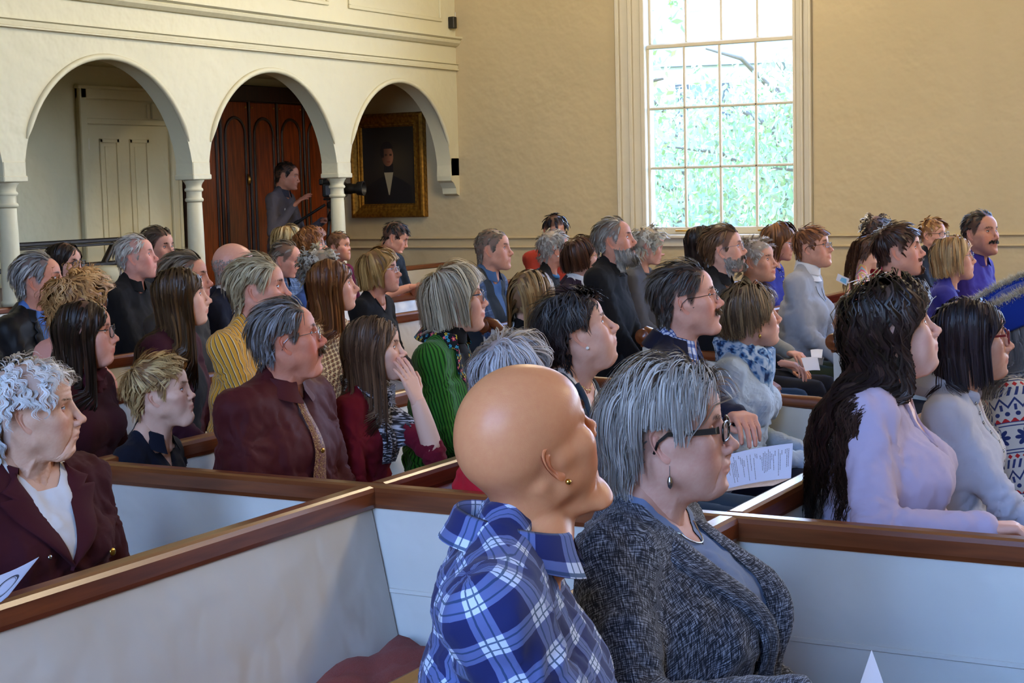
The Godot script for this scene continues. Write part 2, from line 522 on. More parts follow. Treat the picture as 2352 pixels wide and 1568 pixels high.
# ---------------------------------------------------------------- the sash window
func build_window():
	var x0 := -5.703
	var x1 := -4.431
	var zi := WZ - 0.03
	var cas := MB.new()
	# casing: stepped mouldings around the opening, standing proud of the wall
	for s in [-1, 1]:
		var inner: float = x0 - 0.02 if s < 0 else x1 + 0.02
		var w: float = 0.265 if s < 0 else 0.16
		var e: float = inner + s * w
		for q in [[0.0, 1.0, 0.012], [0.0, 0.16, 0.03], [0.42, 0.56, 0.045], [0.86, 1.0, 0.05]]:
			var a: float = lerpf(inner, e, q[0]); var b: float = lerpf(inner, e, q[1])
			cas.box(Vector3(min(a, b), 1.165, WZ - 0.1), Vector3(max(a, b), 4.62, WZ + q[2]), 0.006)
	for q in [[4.44, 4.46, 0.03], [4.46, 4.7, 0.02], [4.66, 4.72, 0.06]]:
		cas.box(Vector3(x0 - 0.285, q[0], WZ - 0.02), Vector3(x1 + 0.18, q[1], WZ + q[2]), 0.006)
	cas.box(Vector3(x0 - 0.05, 4.38, WZ - 0.18), Vector3(x1 + 0.05, 4.45, WZ), 0.004)
	struct("trim_6", cas, M.trim, "moulded cream casing around the tall window", "trim")
	var sill := MB.new()
	sill.box(Vector3(x0 - 0.3, 1.16, WZ - 0.2), Vector3(x1 + 0.2, 1.192, WZ + 0.07), 0.01)
	sill.box(Vector3(x0 - 0.285, 1.09, WZ), Vector3(x1 + 0.18, 1.162, WZ + 0.03), 0.006)
	struct("trim_7", sill, M.trim, "window sill and apron under the tall window", "trim")
	var win := thing("window_1", "tall double-hung sash window with bright glass panes", "window")
	win.set_meta("kind", "structure")
	# two sashes, each four panes wide and three high
	for sash in 2:
		var y0: float = [1.192, 2.775][sash]
		var y1: float = [2.80, 4.385][sash]
		var z: float = zi - 0.05 * sash
		var gy0: float = y0 + (0.062 if sash == 0 else 0.035)
		var gy1: float = y1 - (0.035 if sash == 0 else 0.05)
		var m := MB.new()
		m.box(Vector3(x0 - 0.05, y0, z - 0.04), Vector3(x1 + 0.05, gy0, z), 0.006)
		m.box(Vector3(x0 - 0.05, gy1, z - 0.04), Vector3(x1 + 0.05, y1, z), 0.006)
		m.box(Vector3(x0 - 0.05, gy0, z - 0.04), Vector3(x0, gy1, z), 0.006)
		m.box(Vector3(x1, gy0, z - 0.04), Vector3(x1 + 0.05, gy1, z), 0.006)
		obj("sash_frame", m, M.trim, win)
		for i in range(1, 4):
			var x := lerpf(x0, x1, i / 4.0)
			var b := MB.new(); b.box(Vector3(x - 0.011, gy0, z - 0.03), Vector3(x + 0.011, gy1, z - 0.002), 0.006); obj("glazing_bar", b, M.trim, win)
		for i in range(1, 3):
			var y := lerpf(gy0, gy1, i / 3.0)
			var b := MB.new(); b.box(Vector3(x0, y - 0.011, z - 0.03), Vector3(x1, y + 0.011, z - 0.002), 0.006); obj("glazing_bar", b, M.trim, win)
		for i in 4:
			for j in 3:
				var g := MB.new()
				g.box(Vector3(lerpf(x0, x1, i / 4.0), lerpf(gy0, gy1, j / 3.0), z - 0.02), Vector3(lerpf(x0, x1, (i + 1) / 4.0), lerpf(gy0, gy1, (j + 1) / 3.0), z - 0.017), 0.0)
				obj("pane", g, M.glass, win)
	for x in [-5.42, -4.68]:
		var h := MB.new()
		h.tube([Vector3(x - 0.05, 1.225, zi), Vector3(x - 0.045, 1.225, zi + 0.03), Vector3(x + 0.045, 1.225, zi + 0.03), Vector3(x + 0.05, 1.225, zi)], 0.008, 8)
		obj("sash_lift", h, M.brass, win)
	var ch := MB.new()
	ch.tube([Vector3(x1 + 0.04, 1.24, zi + 0.012), Vector3(x1 + 0.04, 1.42, zi + 0.012)], 0.009, 8)
	obj("sash_latch", ch, M.brass, win)

# ---------------------------------------------------------------- pews
# one pew: its back stands at x (top edge), leaning a little; the seat is on the +x side; from z0 (far) to z1 (near)
func pew(x: float, z0: float, z1: float, label: String, scroll := 0, top := RAIL, cushion := true, group := ""):
	var L := z1 - z0
	var t := thing("pew", label, "pew", Vector3(x, 0, (z0 + z1) * 0.5), 0.0, group)
	var lean := 0.05
	var b := MB.new()
	b.prism([Vector2(lean + 0.012, 0.0), Vector2(lean + 0.05, 0.0), Vector2(lean + 0.045, SEAT), Vector2(0.014, top - 0.04), Vector2(-0.014, top - 0.04)], Vector3(0, 0, -L / 2), Vector3(0, 0, L / 2), Vector3(1, 0, 0), Vector3(0, 1, 0))
	obj("back_panel", b, M.panel, t)
	var r := MB.new()
	r.prism(rail_profile(0.062, 0.058), Vector3(0, top, -L / 2), Vector3(0, top, L / 2), Vector3(1, 0, 0), Vector3(0, 1, 0))
	obj("rail", r, M.rail_z, t)
	var s := MB.new()
	s.box(Vector3(lean + 0.03, SEAT - 0.05, -L / 2), Vector3(lean + 0.46, SEAT - 0.02, L / 2), 0.008)
	s.box(Vector3(lean + 0.08, 0.0, -L / 2 + 0.05), Vector3(lean + 0.11, SEAT - 0.05, L / 2 - 0.05), 0.003)
	obj("seat", s, M.panel, t)
	if cushion: obj("cushion", cushion_mesh(0.40, L - 0.04), M.cushion, t).position = Vector3(lean + 0.25, SEAT - 0.02, 0)
	# shaped ends with a rail that sweeps down in a scroll
	for e in [1, 2]:
		if not (scroll & e): continue
		var z: float = (L / 2 - 0.015) if e == 1 else (-L / 2 + 0.015)
		var o := []
		for p in [[0.0, 0.0], [0.5, 0.0], [0.5, 0.66], [0.46, 0.72], [0.36, 0.745], [0.22, 0.755], [0.12, 0.78], [0.05, top - 0.03], [-0.02, top - 0.02]]: o.append(Vector2(p[0], p[1]))
		var p := MB.new()
		p.prism(o, Vector3(0, 0, z - 0.014), Vector3(0, 0, z + 0.014), Vector3(1, 0, 0), Vector3(0, 1, 0))
		obj("pew_end", p, M.panel, t)
		var a := MB.new()
		var pts := [Vector3(-0.035, top + 0.0, z), Vector3(0.0, top + 0.022, z), Vector3(0.05, top + 0.004, z), Vector3(0.1, 0.825, z), Vector3(0.16, 0.79, z), Vector3(0.24, 0.775, z), Vector3(0.38, 0.77, z), Vector3(0.47, 0.752, z), Vector3(0.515, 0.69, z)]
		a.tube(pts, [0.018, 0.026, 0.028, 0.026, 0.025, 0.025, 0.026, 0.028, 0.018], 10)
		a.lathe([[0, -0.034], [0.036, -0.034], [0.042, -0.028], [0.042, 0.028], [0.036, 0.034], [0.016, 0.034], [0.014, 0.042], [0, 0.042]], 20, Transform3D(Basis(Vector3.RIGHT, PI / 2), Vector3(-0.012, top - 0.006, z)))
		obj("arm_scroll", a, M.rail_x, t)
	return t
func cushion_mesh(w: float, L: float) -> MB:
	# tufted: domes between dimples on a diagonal lattice
	var mb := MB.new()
	var ny := 13
	var nz := int(clampf(L / 0.028, 12, 110))
	var rows := []
	for i in ny + 2:
		var r := PackedVector3Array()
		var fx := clampf((i - 1) / float(ny - 1), 0, 1)
		for j in nz + 2:
			var fz := clampf((j - 1) / float(nz - 1), 0, 1)
			var x := (fx - 0.5) * w
			var z := (fz - 0.5) * L
			var a := PI * (x / 0.17 + z / 0.26)
			var b := PI * (x / 0.17 - z / 0.26)
			var y := 0.052 + 0.03 * pow(absf(sin(a) * sin(b)), 0.5)
			var e: float = min(min(fx, 1 - fx) * w, min(fz, 1 - fz) * L)
			y *= sqrt(clampf(e / 0.035, 0.25, 1))
			if i == 0 or i == ny + 1 or j == 0 or j == nz + 1: y = 0.0
			r.append(Vector3(x, y, z))
		rows.append(r)
	mb.grid(rows, false, true)
	return mb
func build_pews():
	var zb := -3.47          # partition between the two blocks
	var p := thing("pew_partition", "white pew partition with a brown rail running left to right behind the bald man", "partition", Vector3(0, 0, zb))
	var a := MB.new(); a.box(Vector3(-9.0 + 5.47, 0, -0.02), Vector3(3.2, RAIL - 0.045, 0.02), 0.003)
	a.box(Vector3(-3.5, 0.585, 0.018), Vector3(3.2, 0.597, 0.024), 0.002)
	obj("panel", a, M.panel, p)
	var r := MB.new(); r.prism(rail_profile(0.062, 0.058), Vector3(-3.55, RAIL, 0), Vector3(3.2, RAIL, 0), Vector3(0, 0, 1), Vector3(0, 1, 0)); obj("rail", r, M.rail_x, p)
	# near block
	pew(-2.38, zb + 0.03, 1.6, "empty pew with a tufted red cushion behind the bald man in plaid")
	pew(-1.37, zb + 0.03, 1.6, "pew that the bald man and the woman in tweed lean on")
	pew(-3.4, zb + 0.03, 1.6, "pew behind the white-haired woman in the maroon coat")
	pew(-0.3, zb + 0.03, 1.6, "pew just in front of the bald man and the woman in tweed")
	# block beyond the partition
	var rows := [[-0.3, "pew in front of the woman in lavender"], [-1.37, "pew that the dark-curled woman in lavender leans on"], [-2.38, "pew behind the woman in red and the man in the navy blazer"], [-3.38, "pew behind the man in the maroon shirt and the girl"], [-4.53, "pew behind the young woman with long straight brown hair"], [-5.5, "pew behind the curly strawberry blond woman"], [-6.54, "pew behind the white-haired man in black"]]
	for q in rows: pew(q[0], -6.0 if q[0] > -3.0 else -6.3, zb - 0.03, q[1], 2)
	# block along the window wall
	var far := [[-0.3, "foremost pew by the window wall, at the right edge"], [-1.37, "pew in front of the man in purple by the window wall"], [-2.38, "pew behind the man with the goatee in grey"], [-3.38, "pew behind the auburn-haired woman in the white turtleneck"], [-4.53, "pew behind the man with the full white beard"], [-5.5, "pew behind the woman with the blond bob in black"], [-6.54, "last pew by the window wall, below the third arch"]]
	for q in far: pew(q[0], -12.3, -7.79 if q[0] == -4.53 else (-7.42 if q[0] > -4.0 else -7.0), q[1], 1)
	# partition across the end, near the window wall
	var c := thing("pew_partition", "short white partition with a dark rail in front of the reading boy", "partition", Vector3(-6.95, 0, -11.0))
	var c1 := MB.new(); c1.box(Vector3(-0.6, 0, -0.02), Vector3(0.75, RAIL - 0.06, 0.02), 0.003); obj("panel", c1, M.panel, c)
	var c2 := MB.new(); c2.prism(rail_profile(0.06, 0.05), Vector3(-0.6, RAIL - 0.015, 0), Vector3(0.75, RAIL - 0.015, 0), Vector3(0, 0, 1), Vector3(0, 1, 0)); obj("rail", c2, M.rail_x, c)

# ---------------------------------------------------------------- doors, screen, picture, handrail, the yard outside
func build_fittings():
	# panelled door behind the first arch, with casing and transom panel
	var x := BX
	var d := thing("door_1", "cream panelled door with a transom panel behind the left arch", "door", Vector3(x, 0, 0))
	d.set_meta("kind", "structure")
	var c := MB.new()
	for q in [[-9.47, -9.37, 0.0, 2.5], [-10.53, -10.43, 0.0, 2.5]]:
		c.box(Vector3(0, q[2], q[0]), Vector3(0.03, q[3], q[1]), 0.006)
		c.box(Vector3(0, q[2], q[0] + (0.07 if q[0] > -10 else 0.0)), Vector3(0.05, q[3], q[1] - (0.0 if q[0] > -10 else 0.07)), 0.01)
	c.box(Vector3(0, 2.40, -10.53), Vector3(0.03, 2.5, -9.37), 0.006)
	c.box(Vector3(0, 2.475, -10.54), Vector3(0.055, 2.505, -9.36), 0.01)
	c.box(Vector3(0, 2.205, -10.43), Vector3(0.022, 2.25, -9.47), 0.004)
	obj("casing", c, M.under, d)
	var l := MB.new(); l.box(Vector3(0, 0.01, -10.285), Vector3(0.012, 2.2, -9.475), 0.003)
	obj("leaf", l, M.under, d)
	var t := MB.new(); t.box(Vector3(0, 2.25, -10.285), Vector3(0.006, 2.39, -9.475), 0.003)
	t.box(Vector3(0.006, 2.262, -10.2), Vector3(0.02, 2.378, -10.17), 0.003); t.box(Vector3(0.006, 2.258, -10.285), Vector3(0.03, 2.385, -10.22), 0.003)
	obj("transom_panel", t, M.under, d)
	for q in [[-9.82, -9.60], [-10.17, -9.94]]:
		for y in [[1.05, 2.09], [0.2, 0.9]]:
			var m := MB.new()
			for e in [[q[0], q[1], y[0], y[0] + 0.03], [q[0], q[1], y[1] - 0.03, y[1]], [q[0], q[0] + 0.03, y[0], y[1]], [q[1] - 0.03, q[1], y[0], y[1]]]:
				m.box(Vector3(0.01, e[2], e[0]), Vector3(0.024, e[3], e[1]), 0.006)
			m.box(Vector3(0.01, y[0] + 0.06, q[0] + 0.06), Vector3(0.018, y[1] - 0.06, q[1] - 0.06), 0.004)
			obj("door_panel", m, M.under, d)
	var hg := MB.new(); hg.box(Vector3(0.01, 2.0, -9.49), Vector3(0.02, 2.09, -9.468), 0.003); obj("hinge", hg, M.trim, d)
	# folding wooden screen behind the second arch
	var s := thing("wood_screen", "tall dark mahogany folding screen with arched panels behind the camera operator", "screen", Vector3(x + 0.075, 0, 0))
	var fr := MB.new()
	fr.box(Vector3(-0.05, 0.005, -12.6), Vector3(-0.01, 2.58, -10.56), 0.002)
	fr.box(Vector3(-0.01, 2.44, -12.6), Vector3(0.03, 2.58, -10.56), 0.01)
	obj("backing", fr, M.screen_dark, s)
	var w := 0.375
	for k in 5:
		var z1 := -10.60 - k * 0.402
		var z0 := z1 - w
		var leaf := MB.new()
		leaf.box(Vector3(-0.01, 0.02, z0), Vector3(0.02, 2.43, z1), 0.006)
		obj("leaf", leaf, M.screen, s)
		var ar := MB.new()          # moulding round the arched panel
		var pts := []
		var zc := (z0 + z1) / 2
		var hw := w / 2 - 0.05
		pts.append(Vector3(0.022, 0.2, zc + hw)); pts.append(Vector3(0.022, 1.2, zc + hw)); pts.append(Vector3(0.022, 2.12, zc + hw))
		for i in range(1, 12):
			var a := PI * i / 12.0
			pts.append(Vector3(0.022, 2.14 + hw * 1.1 * sin(a), zc + hw * cos(a)))
		pts.append(Vector3(0.022, 2.12, zc - hw)); pts.append(Vector3(0.022, 1.2, zc - hw)); pts.append(Vector3(0.022, 0.2, zc - hw))
		ar.tube(pts, 0.014, 8)
		obj("panel_moulding", ar, M.screen_dark, s)
		var st := MB.new()
		st.tube([Vector3(0.02, 0.02, z0 - 0.017), Vector3(0.02, 2.43, z0 - 0.017)], 0.016, 8)
		obj("stile_bead", st, M.screen_dark, s)
		for zz in [z1 - 0.03, z0 + 0.03]:
			var kn := MB.new(); kn.ball(Vector3(0.024, 2.385, zz), Vector3(0.009, 0.009, 0.009), 10); obj("stud", kn, M.brass, s)
	for q in [[-11.33, 1.75], [-11.99, 1.72]]:
		var h := MB.new()
		h.tube([Vector3(0.03, q[1] + 0.05, q[0]), Vector3(0.045, q[1] + 0.03, q[0]), Vector3(0.05, q[1], q[0]), Vector3(0.045, q[1] - 0.03, q[0]), Vector3(0.03, q[1] - 0.05, q[0])], [0.006, 0.012, 0.014, 0.012, 0.006], 8)
		obj("handle", h, M.brass, s)
	# portrait in a gilt frame
	var px := (-8.764 - 7.944) / 2
	var po := thing("framed_portrait", "dark oil portrait of a man in a broad gilt frame under the right arch", "painting", Vector3(px, 1.856, WZ))
	var W := 0.41
	var H := 0.481
	var prof := [[0.0, 0.02], [0.0, 0.06], [0.012, 0.072], [0.03, 0.075], [0.045, 0.062], [0.075, 0.05], [0.09, 0.05], [0.098, 0.042], [0.112, 0.042], [0.118, 0.03], [0.128, 0.022]]
	var f := MB.new()
	var rows := []
	for q in prof:
		var r := PackedVector3Array()
		for e in [[-1, -1], [1, -1], [1, 1], [-1, 1], [-1, -1]]: r.append(Vector3(e[0] * (W - q[0]), e[1] * (H - q[0]), q[1]))
		rows.append(r)
	for i in rows.size() - 1:
		for j in 4:
			f.quad_out(rows[i][j], rows[i][j + 1], rows[i + 1][j + 1], rows[i + 1][j], Vector3(rows[i][j].x + rows[i][j + 1].x, rows[i][j].y + rows[i][j + 1].y, 0) * 0.5 * 0.82)
	for j in 4:
		var a: Vector3 = rows[0][j]; var b: Vector3 = rows[0][j + 1]
		f.quad_out(Vector3(a.x, a.y, 0), Vector3(b.x, b.y, 0), b, a, Vector3.ZERO)
	obj("gilt_frame", f, M.gilt, po)
	var cv := MB.new()
	cv.quad(Vector3(-W + 0.11, H - 0.11, 0.024), Vector3(W - 0.11, H - 0.11, 0.024), Vector3(W - 0.11, -H + 0.11, 0.024), Vector3(-W + 0.11, -H + 0.11, 0.024))
	var cm := mat(Color(1, 1, 1), 0.35)
	cm.albedo_texture = ImageTexture.create_from_image(portrait_image())
	obj("canvas", cv, cm, po)
	# thermostat under the picture, speaker on the parapet
	var th := MB.new(); th.box(Vector3(-8.37, 1.21, WZ), Vector3(-8.28, 1.325, WZ + 0.03), 0.006)
	tag(obj("thermostat", th, M.white), "small white thermostat on the wall below the portrait", "thermostat")
	var sp := thing("speaker", "small black speaker on the gallery parapet at the corner", "speaker", Vector3(GX, 3.11, -12.56))
	var b1 := MB.new(); b1.box(Vector3(0.0, -0.052, -0.03), Vector3(0.06, 0.052, 0.03), 0.006); obj("body", b1, M.black, sp)
	var b2 := MB.new(); b2.tube([Vector3(0.03, -0.03, -0.03), Vector3(0.03, -0.06, -0.05), Vector3(0.02, -0.02, -0.075), Vector3(0.01, 0.06, -0.085), Vector3(0.01, 0.1, -0.088)], 0.004, 6); obj("cable", b2, M.white, sp)
	# stair handrail in front of the door
	var hr := thing("handrail", "dark brown wooden stair handrail in front of the cream door", "handrail", Vector3(-8.75, 0, 0))
	var t1 := MB.new(); t1.box(Vector3(-0.025, 1.285, -9.55), Vector3(0.025, 1.318, -6.5), 0.012); t1.box(Vector3(-0.018, 1.262, -9.55), Vector3(0.018, 1.282, -6.5), 0.006); obj("rail", t1, M.darkmetal, hr)
	var t2 := MB.new(); t2.tube([Vector3(0, 1.30, -9.54), Vector3(0, 1.17, -9.72), Vector3(0, 1.02, -9.93)], 0.024, 8); obj("sloping_rail", t2, M.darkmetal, hr)
	var t3 := MB.new(); t3.tube([Vector3(0, 1.27, -9.36), Vector3(0, 1.12, -9.24)], 0.026, 6); obj("strut", t3, M.darkmetal, hr)
	var t4 := MB.new(); t4.box(Vector3(-0.025, 1.105, -9.75), Vector3(0.025, 1.14, -6.5), 0.01); obj("lower_rail", t4, M.darkmetal, hr)
	var nb := thing("newel_post", "rounded greyish newel top below the stair handrail", "post", Vector3(-8.6, 0, -9.08))
	var n1 := MB.new(); n1.lathe([[0, 0], [0.05, 0], [0.05, 0.93], [0.07, 0.95], [0.11, 0.99], [0.125, 1.04], [0.115, 1.09], [0.08, 1.115], [0.0, 1.12]], 24)
	obj("post", n1, M.under, nb)
	var skirt := MB.new(); skirt.box(Vector3(-8.97, 0.0, -9.9), Vector3(-8.93, 0.99, -5.0), 0.004)
	tag(obj("stair_skirt", skirt, mat(col(96, 84, 66), 0.6)), "grey-brown stair skirting board below the cream door", "skirting")
func portrait_image() -> Image:
	var w := 240
	var h := 300
	var im := Image.create(w, h, false, Image.FORMAT_RGB8)
	for y in h:
		for x in w:
			var u := x / float(w)
			var t := y / float(h)
			var c := col(30, 26, 20).lerp(col(58, 50, 34), clampf(1.0 - Vector2((u - 0.62) * 1.4, (t - 0.45) * 1.2).length() * 1.6, 0, 1))
			var sh := 0.62 + 0.6 * pow(absf(u - 0.5), 1.6) if absf(u - 0.5) < 0.42 else 2.0
			if t > sh: c = col(13, 12, 12)
			var nk := (absf(u - 0.5) < 0.085 and t > 0.48 and t < 0.66)
			if nk: c = col(16, 14, 14)
			if t > 0.585 and t < 0.87 and absf(u - 0.5) < 0.082 * (0.9 - t) / 0.3: c = col(168, 162, 140)
			var fx := (u - 0.49) / 0.105
			var fy := (t - 0.385) / 0.125
			if fx * fx + fy * fy < 1.0:
				c = col(152, 104, 78).lerp(col(66, 42, 30), clampf(fx * -0.6 + 0.35, 0, 1))
				if absf(fy + 0.15) < 0.1 and absf(absf(fx - 0.1) - 0.42) < 0.2: c = col(50, 32, 24)
				if absf(fy - 0.55) < 0.06 and absf(fx - 0.1) < 0.3: c = col(110, 56, 44)
			var hx := (u - 0.475) / 0.125
			var hy := (t - 0.33) / 0.13
			if hx * hx + hy * hy < 1.0 and (t < 0.29 or (u < 0.42 and t < 0.4)): c = col(22, 16, 12)
			im.set_pixel(x, y, c)
	return im
func build_outside():
	var g := MB.new()
	g.box(Vector3(-60, -0.5, -70), Vector3(50, -0.3, -12.95), 0.0)
	struct("ground", g, plaster(col(120, 140, 84), 0.95, 0.25), "sunlit lawn outside the window", "lawn")
	var h := thing("house", "white clapboard house with dark shutters beyond the window", "building", Vector3(-16.2, -0.8, -42.0), 0.3)
	var b := MB.new(); b.box(Vector3(-6, 0, -4), Vector3(1.2, 5.4, 4), 0.02); obj("walls", b, mat(col(235, 235, 232), 0.7), h)
	var rf := MB.new(); rf.prism([Vector2(-4.4, 5.3), Vector2(4.4, 5.3), Vector2(0, 7.8)], Vector3(-6.2, 0, 0), Vector3(1.4, 0, 0), Vector3(0, 0, 1), Vector3(0, 1, 0)); obj("roof", rf, mat(col(120, 120, 126), 0.8), h)
	for wy in [1.1, 3.6]:
		for wx in [-0.6, -3.2]:
			var wn := MB.new(); wn.box(Vector3(wx - 0.35, wy, 3.97), Vector3(wx + 0.35, wy + 1.25, 4.03), 0.01); obj("window", wn, mat(col(90, 110, 130), 0.1), h)
			for sx in [-1, 1]:
				var sh := MB.new(); sh.box(Vector3(wx + sx * 0.55 - 0.17, wy - 0.02, 4.0), Vector3(wx + sx * 0.55 + 0.17, wy + 1.27, 4.05), 0.01); obj("shutter", sh, mat(col(26, 44, 52), 0.6), h)
	var lm := mat(col(170, 184, 150), 0.6)
	lm.backlight_enabled = true; lm.backlight = col(150, 170, 110)
	lm.cull_mode = BaseMaterial3D.CULL_DISABLED
	var bm := mat(col(90, 78, 66), 0.9)
	var trees := [[Vector3(-9.1, -0.3, -18.2), 1.3, 1.0, 8.0, 1000, "large near tree seen through the left panes of the window"], [Vector3(-10.4, -0.3, -29.0), 2.6, 0.4, 4.2, 2200, "rounded sunlit tree in the middle of the window"], [Vector3(-8.0, -0.3, -26.0), 1.8, 0.3, 3.7, 1900, "bushy pale green tree at the right of the window"], [Vector3(-14.2, -0.3, -33.0), 2.2, 0.4, 3.9, 1500, "sunlit round tree behind the white house's corner"], [Vector3(-6.0, -0.3, -22.0), 3.4, 5.4, 8.4, 1500, "overhanging tree whose branches cross the upper panes"], [Vector3(-9.2, -0.3, -31.0), 2.6, 0.2, 2.6, 1600, "low hedge tree at the foot of the window view"]]
	for q in trees:
		var t := thing("tree", q[5], "tree", q[0])
		var tk := MB.new()
		tk.tube([Vector3.ZERO, Vector3(0.05, q[3] * 0.3, 0), Vector3(-0.05, q[3] * 0.6, 0.05), Vector3(0, q[3] * 0.9, 0)], [0.2, 0.16, 0.12, 0.04], 8)
		for k in 7:
			var a := k * 2.4
			var y0: float = q[3] * (0.35 + 0.08 * k)
			tk.tube([Vector3(0, y0, 0), Vector3(cos(a) * q[1] * 0.45, y0 + q[1] * 0.25, sin(a) * q[1] * 0.45), Vector3(cos(a) * q[1] * 0.85, y0 + q[1] * 0.3, sin(a) * q[1] * 0.85)], [0.06, 0.04, 0.015], 6)
		obj("trunk", tk, bm, t)
		var lf := MB.new()
		lf.quad(Vector3(0, 0, -0.5), Vector3(0.22, 0.06, 0), Vector3(0, 0, 0.5), Vector3(-0.22, 0.06, 0))
		var mm := MultiMesh.new()
		mm.transform_format = MultiMesh.TRANSFORM_3D
		mm.use_colors = true
		mm.mesh = lf.mesh(leaf_mat(lm))
		mm.instance_count = q[4] * 3
		for k in q[4] * 3:
			var v := Vector3(rng.randfn(), rng.randfn(), rng.randfn()).normalized() * pow(rng.randf(), 0.4)
			var o := Vector3(v.x * q[1], lerpf(q[2], q[3], v.y * 0.5 + 0.5), v.z * q[1])
			o += Vector3(sin(o.y * 3.1), sin(o.x * 4.0), sin(o.z * 3.3)) * 0.22
			var s := rng.randf_range(0.12, 0.22)
			mm.set_instance_transform(k, Transform3D(Basis.from_euler(Vector3(rng.randf() * TAU, rng.randf() * TAU, rng.randf() * TAU)).scaled(Vector3(s, s, s)), o))
			mm.set_instance_color(k, Color(rng.randf_range(0.7, 1.25), rng.randf_range(0.8, 1.1), rng.randf_range(0.6, 1.1)))
		var mi := MultiMeshInstance3D.new()
		mi.name = "foliage"; mi.multimesh = mm
		mi.set_meta("kind", "stuff")
		t.add_child(mi)
func leaf_mat(b: StandardMaterial3D) -> StandardMaterial3D:
	if not M.has("leaf"):
		M.leaf = b.duplicate(); M.leaf.vertex_color_use_as_albedo = true
	return M.leaf

